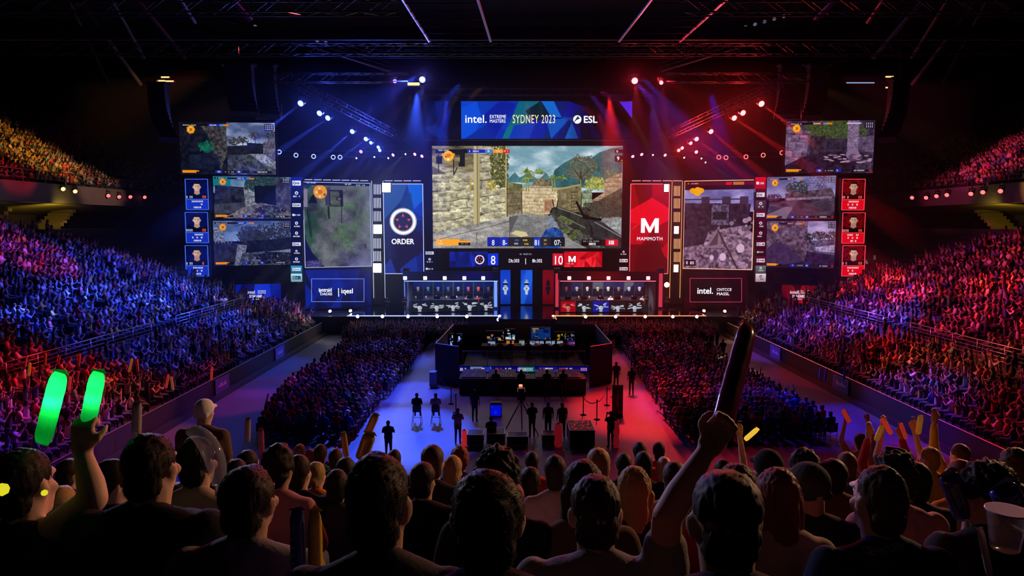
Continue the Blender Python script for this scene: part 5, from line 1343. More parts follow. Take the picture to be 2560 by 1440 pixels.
def monitor(px0, py0, px1, py1, Y, c, label, seed=0, foot=None):
    w, h = px1 - px0, py1 - py0
    cv = Canvas(w, h, 1.6, c[0])
    rr = random.Random(seed)
    if len(c) > 1:
        for k in range(14):
            x, y = rr.uniform(0, w), rr.uniform(0, h); cv.rect(x, y, x + rr.uniform(2, w * .4), y + rr.uniform(1, h * .3), rr.choice(c))
    o = screen('monitor', label, px0, py0, px1, py1, Y, Y, cv, .8, None, 'monitor', .03)
    if foot is not None:
        x = W((px0 + px1) / 2, py1, Y).x; z = W(px0, py1, Y).z
        MB().tube((x, Y + .2, foot), (x, Y + .2, z), .035).box((x - .16, Y + .08, foot), (x + .16, Y + .32, foot + .02)).build('stand', M_DARK, o)
K = (.03, .03, .05)
UP = [(1215, 829, 1238, 851, 'multi', [K, (.7, .5, .15), (.5, .15, .3), (.2, .3, .5)]), (1240, 829, 1259, 851, 'speckled', [K, (.8, .6, .3), (.3, .3, .5)]), (1263, 824, 1287, 851, 'white lettered', [K, (.3, .5, .6), (.8, .85, .9)]),
      (1328, 820, 1376, 848, 'largest blue and yellow game', [(.08, .20, .45), (.65, .50, .15), (.12, .25, .55), (.5, .42, .25), (.05, .1, .25)]), (1388, 831, 1407, 851, 'dark amber', [K, (.7, .55, .1)]), (1408, 832, 1421, 851, 'dark violet', [K, (.5, .5, .3), (.2, .2, .6)]), (1422, 832, 1437, 851, 'purple', [K, (.2, .15, .6), (.5, .5, .2)])]
for k, (a, b, c, d, n, cc) in enumerate(UP): monitor(a, b, c, d, 52.0, cc, f'{n} monitor, {nth(k + 1)} from the left in the upper desk row', k)
LOW = [(1220, 854, 1238, 866, [(.55, .60, .70), (.4, .45, .6)]), (1266, 852, 1285, 862, [(.80, .45, .12), (.3, .3, .5)]), (1298, 852, 1311, 862, [(.55, .65, .65), (.4, .5, .5)]), (1325, 853, 1347, 864, [(.55, .60, .75), (.2, .25, .35)]), (1349, 853, 1378, 864, [(.50, .60, .75), (.6, .65, .7)]), (1380, 853, 1407, 864, [(.65, .70, .75), (.4, .6, .4), (.5, .5, .8)]), (1419, 854, 1437, 864, [(.35, .12, .45), (.75, .45, .4), (.3, .3, .7)])]
DZ = 1.5
for k, (a, b, c, d, cc) in enumerate(LOW): monitor(a, b, c, d, 50.6, cc, f'{nth(k + 1)} lit monitor from the left in the lower desk row', 30 + k, DZ)
root = empty('control_desk', (-.4, 50.4, .75), 'long cluttered production desk on the raised platform', 'desk')
MB().box((W(1200, 0, 50).x, 50.0, DZ - .06), (W(1445, 0, 50).x, 51.3, DZ)).build('worktop', mat('desk_brown', (.14, .07, .05), .5), root)
for x in (1205, 1265, 1325, 1385, 1440): 
    q = W(x, 0, 50).x; MB().box((q - .05, 50.1, .75), (q + .05, 51.2, DZ - .06)).build('leg', M_DARK, root)
mb = MB(); rr = random.Random(3)
for k in range(26):
    x = W(rr.uniform(1210, 1440), 0, 50).x; y = rr.uniform(50.05, 50.45); w = rr.uniform(.05, .2); mb.box((x - w, y, DZ), (x + w, y + .15, DZ + rr.uniform(.02, .12)))
tag(mb.build('desk_clutter', mat('clutter', (.5, .35, .28), .5)), 'keyboards papers and cups lying along the raised production desk', 'clutter', kind='stuff')
spot((W(1310, 0, 50).x, 49.8, 3.4), (W(1310, 0, 50).x, 50.4, 1.5), (1, .35, .25), 35, 140, .8)
for k, (px, c) in enumerate(((1128, (.25, .4, .9)), (1148, (.2, .35, .9)))):
    monitor(px - 4 - k * 2, 836, px + 4 + k * 2, 866, 50, [K, c, (.7, .8, 1)], f'{("outer", "inner")[k]} upright monitor at the left end of the control island', 60 + k)
# lower consoles
root = empty('sound_console', (-.4, 42.4, 0), 'long black mixing consoles and covered desk at the front of the island', 'desk')
x0, x1 = W(1150, 1000, 42).x, W(1462, 1000, 42).x
MB().box((x0, 41.4, .92), (x1, 42.9, 1.0)).build('worktop', M_DARK, root)
MB().box((x0, 41.42, 0), (x1, 41.5, .92)).build('front_cloth', M_BLACK, root)
for a, b in ((1155, 1215), (1222, 1290), (1338, 1386), (1390, 1450)):
    u0, u1 = W(a, 960, 42).x, W(b, 960, 42).x
    MB().add([(u0, 41.6, 1.0), (u1, 41.6, 1.0), (u1, 42.7, 1.0), (u0, 42.7, 1.0), (u0, 41.6, 1.06), (u1, 41.6, 1.06), (u1, 42.7, 1.32), (u0, 42.7, 1.32)],
             [(0,3,2,1),(4,5,6,7),(0,1,5,4),(1,2,6,5),(2,3,7,6),(3,0,4,7)]).build('mixer', mat('mixer_face', (.05, .05, .07), .4), root)
mb = MB(); rr = random.Random(5)
for k in range(80):
    x = rr.uniform(x0 + .2, x1 - .2); y = rr.uniform(41.65, 42.6); z = 1.06 + (y - 41.6) / 1.1 * .26
    mb.box((x - .015, y, z), (x + .015, y + .03, z + .025))
mb.build('lit_buttons', emat('button_glow', (.9, .6, .65), .22), root)
for k, (a, b, c, d, cc) in enumerate(((1265, 942, 1300, 956, [(.03, .06, .25)]), (1340, 936, 1356, 948, [(.08, .15, .4), (.3, .4, .7)]), (1391, 940, 1401, 947, [(.45, .60, .50)]))): monitor(a, b, c, d, 42.8, cc, f'{("wide dark blue", "small blue", "tiny pale green")[k]} monitor standing on the mixing consoles', 70 + k, 1.2)

# monitor on a stand, camera tripod, cases, stanchions
monitor(1226, 1013, 1253, 1040, 36.5, [(.04, .08, .85), (.08, .15, .9)], 'square bright blue monitor standing alone on the floor behind the island', 80)
root = empty('monitor_stand', (W(1240, 1040, 36.7).x, 36.7, 0), 'four-legged black stand beneath the bright blue monitor', 'stand')
c = Vector((W(1240, 1040, 36.7).x, 36.7, 0))
for dx in (-.28, .28):
    for dy in (-.2, .25): MB().tube(c + Vector((dx, dy, 0)), c + Vector((dx, dy * .6, .75)), .02).build('leg', M_DARK, root)
MB().box(c + Vector((-.3, -.15, .72)), c + Vector((.3, .2, .78))).build('shelf', M_DARK, root)
cx_ = W(1303, 1100, 33.5)
root = empty('camera_tripod', (cx_.x, 33.5, 0), 'broadcast camera with red tally light on a tall tripod', 'camera')
hd = Vector((cx_.x, 33.5, 1.75))
for dx, dy in ((-.95, -.4), (.85, -.3), (0.05, .8)): MB().tube(hd, (hd.x + dx, hd.y + dy, 0), .035, 6, .028).build('leg', M_DARK, root, True)
MB().box(hd + Vector((-.2, -.45, .1)), hd + Vector((.2, .45, .5))).build('body', M_DARK, root)
MB().lathe([(.13, 0), (.16, .2), (.17, .5)], hd + Vector((0, .45, .3)), (0, 1, 0)).build('lens', M_DARK, root, True)
MB().box(hd + Vector((-.15, -.7, .5)), hd + Vector((.15, -.3, .72))).build('viewfinder', M_DARK, root)
MB().box(hd + Vector((-.12, -.3, .74)), hd + Vector((.05, -.2, .82))).build('tally_light', emat('tally', (1, .12, .05), 5), root)
MB().tube(hd + Vector((.1, -.3, .1)), hd + Vector((.35, -.9, -.1)), .02).build('pan_handle', M_DARK, root, True)
MB().lathe([(.1, -.05), (.12, .1)], hd, (0, 0, 1)).build('head', M_DARK, root, True)
def stanchion(px, py, k, side, Y=None):
    Y = Y or 10.5 * F / (py - 560)
    p = W(px, py, Y); p.z = 0
    r = empty('stanchion', p, f'{nth(k)} queue post from the left on the {side} side of the island', 'post')
    MB().lathe([(.18, 0), (.18, .03), (.03, .06), (.03, .1)], p).build('base', M_DARK, r, True)
    MB().tube(p + Vector((0, 0, .05)), p + Vector((0, 0, 1.05)), .03, 8).build('pole', M_DARK, r, True)
    MB().lathe([(.035, 1.0), (.045, 1.02), (.04, 1.1)], p).build('cap', M_DARK, r, True)
    return p + Vector((0, 0, .95))
def belt(a, b, label):
    mb = MB(); prev = None
    for k in range(9):
        t = k / 8; c = a.lerp(b, t) - Vector((0, 0, .18 * (1 - (2 * t - 1) ** 2)))
        if prev: mb.add([prev, c, c + Vector((0, 0, .05)), prev + Vector((0, 0, .05))], [(0, 1, 2, 3)])
        prev = c
    tag(mb.build('queue_belt', mat('belt', (.03, .03, .05), .6)), label, 'belt')
A = [stanchion(x, y, k + 1, 'left') for k, (x, y) in enumerate(((1093, 976), (1128, 1017), (1140, 1040)))]
B = [stanchion(x, y, k + 1, 'right') for k, (x, y) in enumerate(((1458, 1046), (1492, 1058), (1517, 1021), (1534, 1000)))]
for k, (a, b) in enumerate(((A[0], A[1]), (A[1], A[2]))): belt(a, b, f'{("farther", "nearer")[k]} queue belt sagging between posts left of the island')
for k, (a, b) in enumerate(((B[0], B[1]), (B[1], B[2]), (B[2], B[3]))): belt(a, b, f'{("nearest", "middle", "farthest")[k]} queue belt sagging between posts right of the island')
def case(px0, px1, pyb, h, d, m, label, lid=None):
    Y = 10.5 * F / (pyb - 560); a, b = W(px0, pyb, Y), W(px1, pyb, Y)
    r = empty('flight_case', ((a.x + b.x) / 2, Y + d / 2, 0), label, 'case')
    MB().box((a.x, Y, .1), (b.x, Y + d, h)).build('body', m, r)
    mb = MB()
    for z in (.1, h): mb.path([(a.x, Y, z), (b.x, Y, z), (b.x, Y + d, z), (a.x, Y + d, z), (a.x, Y, z)], .02, 4)
    for x in (a.x, b.x):
        for y in (Y, Y + d): mb.tube((x, y, .1), (x, y, h), .02, 4)
    mb.build('edging', M_RAIL, r)
    for x in (a.x + .1, b.x - .1): MB().tube((x, Y + .15, 0.0), (x, Y + .15, .12), .05).build('castor', M_DARK, r)
    for x in (a.x + .1, b.x - .1): MB().tube((x, Y + d - .15, 0.0), (x, Y + d - .15, .12), .05).build('castor', M_DARK, r)
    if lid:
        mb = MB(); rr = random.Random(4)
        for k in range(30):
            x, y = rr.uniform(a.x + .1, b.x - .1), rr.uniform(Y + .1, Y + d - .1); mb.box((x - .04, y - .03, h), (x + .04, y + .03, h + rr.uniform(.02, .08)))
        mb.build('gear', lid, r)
M_CASEB = mat('case_black', (.025, .025, .03), .5)
case(1424, 1486, 1133, .85, 1.6, M_CASEB, 'open flight case full of red-lit gear near the red aisle', mat('gear_redlit', (.5, .06, .06), .4, emit=(.8, .05, .05), strength=.25))  # red light on the gear is put into its colour and glow
case(1168, 1208, 1131, .6, .8, M_CASEB, 'low black case at the left behind the camera stand')
case(1218, 1262, 1131, .65, .9, M_CASEB, 'black case beside the seated camera operator')
case(1268, 1320, 1130, .5, .7, M_CASEB, 'flat black case beneath the camera tripod')
case(1356, 1392, 1129, .55, .7, M_CASEB, 'short black case to the right of the camera tripod')
case(1074, 1090, 975, 1.0, .6, mat('cage_steel', (.18, .2, .3), .4, .5), 'small wheeled equipment rack at the left of the island')
# upright banner and clear inflatables by the rail, red light painted into the film
p = W(1543, 1050, 36.6); p.z = 0
r = empty('roller_banner', p, 'dark roller banner with a figure beside the red aisle', 'sign')
MB().box((p.x - .28, p.y, .05), (p.x + .28, p.y + .03, 1.75)).build('panel', mat('banner_dark', (.05, .02, .03), .5), r)
MB().path([(p.x - .28, p.y - .02, .05), (p.x + .28, p.y - .02, .05), (p.x + .28, p.y - .02, 1.75), (p.x - .28, p.y - .02, 1.75), (p.x - .28, p.y - .02, .05)], .02, 4).build('frame', M_DARK, r)
MB().box((p.x - .3, p.y - .15, 0), (p.x + .3, p.y + .18, .06)).build('foot', M_DARK, r)
MB().lathe([(.02, .5), (.1, .7), (.07, 1.0), (.13, 1.2), (.04, 1.3), (.09, 1.4), (.05, 1.52)], (p.x, p.y - .01, 0), n=12).build('figure', mat('figure_red', (.25, .05, .06), .5), r, True)
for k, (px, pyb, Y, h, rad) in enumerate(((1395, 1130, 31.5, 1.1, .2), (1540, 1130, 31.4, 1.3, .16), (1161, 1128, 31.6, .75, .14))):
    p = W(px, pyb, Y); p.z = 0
    r = empty('inflatable_tube', p, ('crinkled clear inflatable with painted red glow left of the open case', 'tall thin clear inflatable with painted red glow beside the red aisle', 'short red inflatable with painted glow next to the standing man')[k], 'inflatable')
    MB().lathe([(rad * .7, 0), (rad, h * .15), (rad * .8, h * .4), (rad * 1.05, h * .6), (rad * .8, h * .85), (rad * .95, h)], p, n=14).build('tube', mat('film_red', (.6, .05, .08), .15, emit=(1, .03, .05), strength=.10) if k < 2 else mat('film_redlit_hot', (.6, .05, .08), .15, emit=(1, .03, .03), strength=.35), r, True)
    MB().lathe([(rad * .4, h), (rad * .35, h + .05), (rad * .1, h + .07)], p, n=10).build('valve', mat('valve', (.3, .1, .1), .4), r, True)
# ------------------------------------------------------------------ people
def uv_ell(c, r, rot=None, n=14, m=10):
    vs, fs = [], []
    R = Euler(rot or (0, 0, 0)).to_matrix()
    for j in range(m + 1):
        ph = math.pi * j / m
        for i in range(n):
            th = 2 * math.pi * i / n
            v = R @ Vector((r[0] * math.sin(ph) * math.cos(th), r[1] * math.sin(ph) * math.sin(th), r[2] * math.cos(ph)))
            vs.append(Vector(c) + v)
    for j in range(m):
        for i in range(n):
            a, b = j * n + i, j * n + (i + 1) % n
            fs.append((a, a + n, b + n, b))
    return vs, fs
class Shapes(MB):
    def ell(s, c, r, rot=None): return s.add(*uv_ell(c, r, rot))
    def cap(s, p, q, r0, r1=None):
        r1 = r0 if r1 is None else r1
        s.tube(p, q, r0, 12, r1)
        s.ell(p, (r0 * .998,) * 3); s.ell(q, (r1 * .998,) * 3)
        return s
    def chain(s, pts, rs):
        for (a, b), (ra, rb) in zip(zip(pts, pts[1:]), zip(rs, rs[1:])): s.cap(a, b, ra, rb)
        return s

def fused(shapes, voxel, smooth=3, name='body', target=None):
    """grow one continuous skin round the overlapping shapes"""
    me = shapes.mesh(name)
    o = bpy.data.objects.new(name, me)
    m = o.modifiers.new('r', 'REMESH'); m.mode = 'VOXEL'; m.voxel_size = voxel; m.use_smooth_shade = True
    if smooth:
        m = o.modifiers.new('s', 'SMOOTH'); m.factor = .5; m.iterations = smooth
    if target:
        m = o.modifiers.new('d', 'DECIMATE'); m.ratio = target
    out = baked(o)
    bpy.data.meshes.remove(me)
    out.shade_smooth(); out.name = name
    return out

def jitter(me, amp, scale, seed, stretch=(1, 1, 1)):
    """lumpy relief along the normals (curls, folds)"""
    n = len(me.vertices)
    co = np.zeros(n * 3); me.vertices.foreach_get('co', co); co = co.reshape(-1, 3)
    no = np.zeros(n * 3); me.vertices.foreach_get('normal', no); no = no.reshape(-1, 3)
    r = np.random.default_rng(int(seed) + 77)
    q = co * np.array(stretch) * scale
    f = np.zeros(n)
    for k in range(9):
        d = r.normal(0, 1, 3); d /= np.linalg.norm(d); w = r.normal(0, 1, 3) * .8
        f += np.sin(q @ d * r.uniform(1.6, 4.2) + 1.3 * np.sin(q @ w * 1.7 + r.uniform(0, 6)) + r.uniform(0, 6))
    co += no * (f / 9 * 1.6 * amp)[:, None]
    me.vertices.foreach_set('co', co.ravel()); me.update()

def hand(S, w, d, out, size=1., curl=.25, grip=False):
    """palm, four unequal bent fingers and a thumb leaving the side of the palm"""
    d = Vector(d).normalized(); out = Vector(out); out = (out - d * out.dot(d)).normalized(); nrm = d.cross(out)
    w = Vector(w); k = .9 * size
    for j in (-1, 0, 1): S.cap(w + out * j * .022 * k, w + d * .075 * k + out * j * .030 * k, .017 * k, .015 * k)
    L = (.070, .080, .074, .058)
    for i, l in enumerate(L):
        b = w + d * .082 * k + out * (.034 - i * .0225) * k
        cu = 1.5 if grip else curl
        pts = [b]; a = 0
        for seg, f in ((.45, .5), (.32, .9), (.25, .9)):
            a += cu * f
            pts.append(pts[-1] + (d * math.cos(a) + nrm * math.sin(a)) * l * seg * k)
        S.chain(pts, [.0098 * k, .0092 * k, .0085 * k, .0075 * k])
    b = w + d * .025 * k + out * .030 * k
    p1 = b + (out * .8 + d * .6).normalized() * .035 * k; p2 = p1 + (out * .3 + d * .9 + nrm * (1.2 if grip else .3)).normalized() * .032 * k; p3 = p2 + (d * .6 - out * .2 + nrm * (1.2 if grip else .3)).normalized() * .024 * k
    S.chain([b, p1, p2, p3], [.013 * k, .012 * k, .0105 * k, .009 * k])

def figure(pose, stand=False, lod='mid', girth=1., hair='short', head_turn=0., seed=0, legs=True):
    """returns the separate meshes of one person facing +y, feet on z=0"""
    up = .43 if stand else 0.
    pel, wst, che, nek = (Vector((0, -.02, .54 + up)), Vector((0, -.035, .72 + up)), Vector((0, -.03, .90 + up)), Vector((0, -.025, 1.065 + up)))
    hed = Vector((0, .028, 1.180 + up))
    g = girth
    if stand: pel.z -= .0
    sh = {s: Vector((s * .178 * (.6 + .4 * g), -.03, .985 + up)) for s in (-1, 1)}
    A = {}
    def arm(s, e, w, d, out=None): A[s] = (Vector(e), Vector(w), Vector(d), Vector(out or (-s, 0, .1)))
    z = up
    for s in (-1, 1):
        if pose == 'lap': arm(s, (s * .25, .02, .76 + z), (s * .13, .24, .66 + z), (-s * .4, 1, -.1))
        elif pose == 'folded': arm(s, (s * .26, .03, .77 + z), (-s * .02, .19, .82 + z + .02 * s), (-s, .15, .1), (0, .2, 1))
        elif pose == 'down': arm(s, (s * .245, -.02, .73 + z), (s * .25, .05, .49 + z), (0, .1, -1), (0, 1, 0))
        elif pose == 'clap': arm(s, (s * .24, .10, .82 + z), (s * .04, .33, .98 + z), (0, .5, 1), (-s * .0, -1, .3))
        elif pose == 'both_up': arm(s, (s * .26, .10, 1.20 + z), (s * .18, .14, 1.46 + z), (-s * .1, .1, 1))
        elif pose == 'wide_up': arm(s, (s * .36, .06, 1.16 + z), (s * .40, .12, 1.42 + z), (s * .1, .1, 1))
        elif pose == 'right_up':
            if s > 0: arm(s, (.25, .10, 1.24 + z), (.22, .16, 1.50 + z), (0, .1, 1))
            else: arm(s, (-.25, .02, .76 + z), (-.13, .24, .66 + z), (.4, 1, -.1))
        elif pose == 'left_up':
            if s < 0: arm(s, (-.25, .10, 1.24 + z), (-.22, .16, 1.50 + z), (0, .1, 1))
            else: arm(s, (.25, .02, .76 + z), (.13, .24, .66 + z), (-.4, 1, -.1))
        elif pose == 'phone': arm(s, (s * .22, .12, .84 + z), (s * .07, .30, 1.08 + z), (-s * .2, .2, 1))
        elif pose == 'type': arm(s, (s * .24, .10, .76 + z), (s * .16, .34, .74 + z), (-s * .1, 1, -.1))
    vox = {'near': .0085, 'mid': .017, 'low': .050}[lod]
    B, S, P, H = Shapes(), Shapes(), Shapes(), Shapes()
    # body
    nw = .060 + .03 * max(0, g - 1)
    B.cap(nek + Vector((0, .012, -.03)), hed + Vector((0, -.018, -.05)), nw - .006, nw)
    B.cap(nek + Vector((0, -.01, -.06)), sh[-1] + Vector((.04, 0, -.015)), .044, .038); B.cap(nek + Vector((0, -.01, -.06)), sh[1] - Vector((.04, 0, .015)), .044, .038)
    for d in (-1, 1):
        B.cap(pel + Vector((d * .05, 0, 0)), che + Vector((d * .05 * g, 0, -.01)), .08, .08)
    ct, st = math.cos(head_turn), math.sin(head_turn)
    def hp(x, y, z): return hed + Vector((x * ct - y * st, x * st + y * ct, z))
    HT = (0, 0, head_turn)
    B.ell(hp(0, -.012, .035), (.074, .094, .088), HT); B.ell(hp(0, .022, -.035), (.060, .070, .080), HT); B.ell(hp(0, .058, -.085), (.034, .030, .026), HT)
    if lod != 'low':
        B.cap(hp(0, .084, .014), hp(0, .097, -.018), .009, .012); B.ell(hp(0, .082, .032), (.048, .016, .014), HT); B.ell(hp(0, .086, -.056), (.026, .014, .012), HT)
        for d in (-1, 1):
            B.ell(hp(d * .076, -.004, -.005), (.009, .021, .034), (0, d * .15, head_turn + d * -.35)); B.ell(hp(d * .045, .06, -.015), (.022, .022, .02), HT)
    for s in (-1, 1):
        e, w, d, out = A[s]
        B.cap(sh[s], e, .047 * (.5 + .5 * g), .041); B.cap(e, w, .042, .027)
        if lod == 'low':
            dn = d.normalized(); B.cap(w, w + dn * .13, .035, .022)
        else: hand(B, w, d, out, 1.05, .35)
    # legs
    if stand: hips, knees, ank = .09, None, None
    for s in (-1, 1):
        h = pel + Vector((s * .085, 0, -.03))
        if stand: k, a = Vector((s * .10, .015, .50)), Vector((s * .105, -.02, .09))
        else: k, a = Vector((s * .13, .42, .50)), Vector((s * .13, .40, .10))
        f = a + Vector((s * .02, .15, -.05))
        if legs:
            B.cap(h, k, .075, .05); B.cap(k, a, .05, .035)
            P.cap(h, k, .094, .064); P.cap(k, a, .064, .045)
            if lod != 'low': P.cap(a + Vector((0, -.03, -.05)), f, .038, .034)
    P.cap(pel + Vector((-.07, 0, 0)), pel + Vector((.07, 0, 0)), .125); P.cap(pel + Vector((-.06, 0, .09)), pel + Vector((.06, 0, .09)), .108 * g)
    # shirt
    for d in (-1, 1):
        S.cap(pel + Vector((d * .068, -.005, .02)), wst + Vector((d * .060 * g, 0, 0)), .118 * g, .112 * g); S.cap(wst + Vector((d * .060 * g, 0, 0)), che + Vector((d * .085 * g, 0, .0)), .112 * g, .113 * g)
        S.cap(nek + Vector((d * .030, -.016, -.016)), sh[d] - Vector((d * .030, 0, -.004)), .058, .060); S.cap(sh[d] - Vector((d * .03, 0, 0)), sh[d] - Vector((d * .005, 0, .006)), .062, .064)
        if d > 0: S.cap(nek + Vector((0, -.034, -.075)), che + Vector((0, -.012, 0)), .080, .105)
        e = A[d][0]; q = sh[d].lerp(e, .72 if seed % 3 else 1.0)
        S.cap(sh[d], q, .066 * (.5 + .5 * g), .058)
        if seed % 3 == 0: S.cap(e, e.lerp(A[d][1], .85), .056, .042)
    # hair
    hx = {'near': .0, 'mid': .007, 'low': .004}[lod]
    _e = H.ell
    H.ell = lambda c, r, rot=None: _e(c, tuple(q + hx for q in r), rot)
    if hair == 'short': H.ell(hp(0, -.024, .043), (.0815, .099, .090), HT); H.ell(hp(0, -.058, -.030), (.068, .050, .066), HT)
    elif hair == 'fade': H.ell(hp(0, -.016, .056), (.0775, .097, .077), HT); H.ell(hp(0, -.058, .0), (.066, .050, .05), HT); H.ell(hp(0, -.046, -.038), (.066, .050, .046), HT)
    elif hair == 'curly': H.ell(hp(0, -.02, .055), (.094, .108, .098), HT); H.ell(hp(0, -.062, -.01), (.078, .055, .07), HT)
    elif hair in ('long', 'straight'):
        H.ell(hp(0, -.024, .042), (.086, .102, .092), HT); H.cap(hp(0, -.055, 0), hp(0, -.085, -.20), .072, .060)
        for d in (-1, 1): H.cap(hp(d * .055, -.035, .0), hp(d * .075, -.055, -.22), .045, .030)
        H.cap(hp(-.045, -.085, -.22), hp(.045, -.085, -.22), .045); H.cap(hp(-.035, -.09, -.30), hp(.035, -.09, -.30), .035)
    elif hair == 'bun': H.ell(hp(0, -.024, .042), (.083, .099, .089), HT); H.ell(hp(0, -.06, -.02), (.062, .045, .05), HT); H.ell(hp(0, -.115, .01), (.038, .034, .036), HT); H.cap(hp(.04, -.10, -.02), hp(.05, -.09, -.10), .014, .006)
    elif hair == 'cap': H.ell(hp(0, -.012, .050), (.085, .104, .084), HT); H.ell(hp(0, .10, .045), (.065, .065, .010), HT); H.cap(hp(-.05, -.07, .0), hp(.05, -.07, .0), .022)
    elif hair == 'bald': H.ell(hp(0, -.022, .035), (.0752, .0935, .085), HT)
    out = {}
    lowr = {'near': None, 'mid': .55, 'low': None}[lod]
    if lod == 'low':
        # enough of the body to show: head, neck, arms
        B2 = Shapes()
        B2.cap(nek + Vector((0, 0, -.05)), hed + Vector((0, -.015, -.06)), .058, .054)
        B2.ell(hp(0, -.012, .03), (.074, .094, .092)); B2.ell(hp(0, .03, -.04), (.058, .066, .078))
        B2.cap(nek + Vector((0, 0, -.05)), sh[-1], .05, .05); B2.cap(nek + Vector((0, 0, -.05)), sh[1], .05, .05)
        for s in (-1, 1):
            e, w, d, _ = A[s]; dn = d.normalized()
            B2.cap(sh[s], e, .050, .044); B2.cap(e, w, .046, .034); B2.cap(w, w + dn * .13, .042, .030)
        B = B2
    out['body'] = fused(B, vox, 3 if lod != 'low' else 1, 'body', {'near': None, 'mid': .5, 'low': .42}[lod])
    out['shirt'] = fused(S, vox * (1.3 if lod != 'low' else 1.25), 4 if lod != 'low' else 1, 'shirt', {'near': None, 'mid': .4, 'low': .35}[lod])
    if lod != 'low' or legs: out['trousers'] = fused(P, .024 if lod != 'low' else .06, 3 if lod != 'low' else 1, 'trousers', .4 if lod != 'low' else .35)
    out['hair'] = fused(H, {'near': .007, 'mid': .013, 'low': .05}[lod], 2 if lod != 'low' else 0, 'hair', None if lod == 'near' else (.6 if lod == 'mid' else .6))
    if lod == 'near':
        jitter(out['shirt'], .007, 7, seed, (1, 1, .5)); jitter(out['shirt'], .0025, 22, seed + 9)
        if hair == 'curly': jitter(out['hair'], .016, 42, seed)
        elif hair not in ('cap', 'bald'): jitter(out['hair'], .004, 22, seed, (1.4, 1.4, .5)); jitter(out['hair'], .0035, 80, seed + 3, (1.6, 1.6, .35))
    elif lod == 'mid':
        if hair == 'curly': jitter(out['hair'], .014, 40, seed)
        elif hair not in ('cap', 'bald'): jitter(out['hair'], .0045, 48, seed, (1.3, 1.3, .6))
        jitter(out['shirt'], .005, 9, seed)
    out['_arms'] = A; out['_hp'] = hp
    return out

def strands(hair_me, n, L, seed):
    """short separate hairs standing off the hair surface"""
    rr = np.random.default_rng(seed)
    nv = len(hair_me.vertices)
    co = np.zeros(nv * 3); hair_me.vertices.foreach_get('co', co); co = co.reshape(-1, 3)
    no = np.zeros(nv * 3); hair_me.vertices.foreach_get('normal', no); no = no.reshape(-1, 3)
    top = co[:, 2] > co[:, 2].min() + .03
    ids = rr.choice(np.where(top)[0], n)
    p = co[ids]; d = no[ids] * .8 + rr.normal(0, .35, (n, 3)) + np.array([0, -.6, -.7]); d /= np.linalg.norm(d, axis=1)[:, None]
    l = L * rr.uniform(.5, 1.3, n)[:, None]
    s = np.cross(d, rr.normal(0, 1, (n, 3))); s /= np.linalg.norm(s, axis=1)[:, None]; s *= .0005
    mid = p + d * l * .6; tip = p + d * l + np.array([0, -.2, -.45]) * l * .6
    V = np.stack([p - s, p + s, mid + s * .7, mid - s * .7, tip], 1).reshape(-1, 3)
    b = np.arange(n)[:, None] * 5
    F_ = np.concatenate([np.stack([b[:, 0], b[:, 0] + 1, b[:, 0] + 2], 1), np.stack([b[:, 0], b[:, 0] + 2, b[:, 0] + 3], 1), np.stack([b[:, 0] + 3, b[:, 0] + 2, b[:, 0] + 4], 1)])
    me = bpy.data.meshes.new('loose_hairs')
    me.from_pydata(V.tolist(), [], F_.tolist())
    return me

SKINS = {'fair': (.62, .40, .30), 'tan': (.45, .27, .18), 'brown': (.26, .14, .09)}
CLOTH = {'black': (.018, .018, .022), 'charcoal': (.05, .05, .055), 'grey': (.22, .22, .23), 'white': (.75, .75, .76), 'navy': (.02, .03, .10), 'blue': (.05, .14, .50),
         'red': (.50, .03, .04), 'green': (.05, .25, .10), 'yellow': (.70, .48, .03), 'beige': (.45, .33, .25), 'pink': (.50, .22, .24), 'teal': (.05, .30, .32), 'orange': (.65, .20, .03), 'brown': (.14, .08, .05)}
HAIRS = {'black': (.010, .008, .008), 'dark': (.022, .015, .011), 'brown': (.07, .035, .018), 'blond': (.40, .26, .10), 'red': (.22, .04, .02), 'grey': (.2, .2, .2)}
for k, c in SKINS.items(): mat('skin_' + k, c, .6, spec=.35)
for k, c in CLOTH.items(): mat('cloth_' + k, c, .9, spec=.15, bump=.15 if k in ('black', 'charcoal', 'grey') else 0, nscale=60)
for k, c in HAIRS.items(): mat('hair_' + k, c, .62, spec=.22)
for k in ('jeans', 'trouser_dark'): mat(k, (.04, .05, .09) if k == 'jeans' else (.02, .02, .025), .8)
def set_mat(o, m):
    if not o.data.materials: o.data.materials.append(None)
    o.material_slots[0].link = 'OBJECT'; o.material_slots[0].material = m

TEMPL = {}
def template(pose, stand, lod, girth, hair, turn=0., seed=0):
    key = (pose, stand, lod, girth, hair, turn, seed % 3 == 0)
    if key not in TEMPL: TEMPL[key] = figure(pose, stand, lod, girth, hair, turn, seed)
    return TEMPL[key]
NPEOPLE = 0
def person(pos, yaw, label, pose='lap', stand=False, lod='mid', girth=1., hair='short', skin='fair', shirt='black', hairc='dark', pants='trouser_dark',
           scale=1., turn=0., seed=0, group=None, fuzz=0, sz=None):
    global NPEOPLE
    NPEOPLE += 1
    T = template(pose, stand, lod, girth, hair, turn, seed)
    root = empty('person', pos, label, 'person', group, yaw)
    root.scale = (scale, scale, sz or scale)
    for part in ('body', 'shirt', 'trousers', 'hair'):
        if hair == 'bald' and part == 'hair': continue
        nm = part if not (part == 'hair' and hair == 'cap') else 'cap'
        o = put(nm, T[part], root, True)
        set_mat(o, {'body': MATS['skin_' + skin], 'shirt': MATS['cloth_' + shirt], 'trousers': MATS[pants], 'hair': MATS[('cloth_' if hair == 'cap' else 'hair_') + hairc]}[part])
        if part == 'hair' and fuzz and hair not in ('cap', 'bald'):
            s = put('loose_hairs', strands(T['hair'], fuzz, .0055 if hair != 'curly' else .013, seed), o, True)
            s.data.materials.append(MATS['hair_' + hairc])
    return root

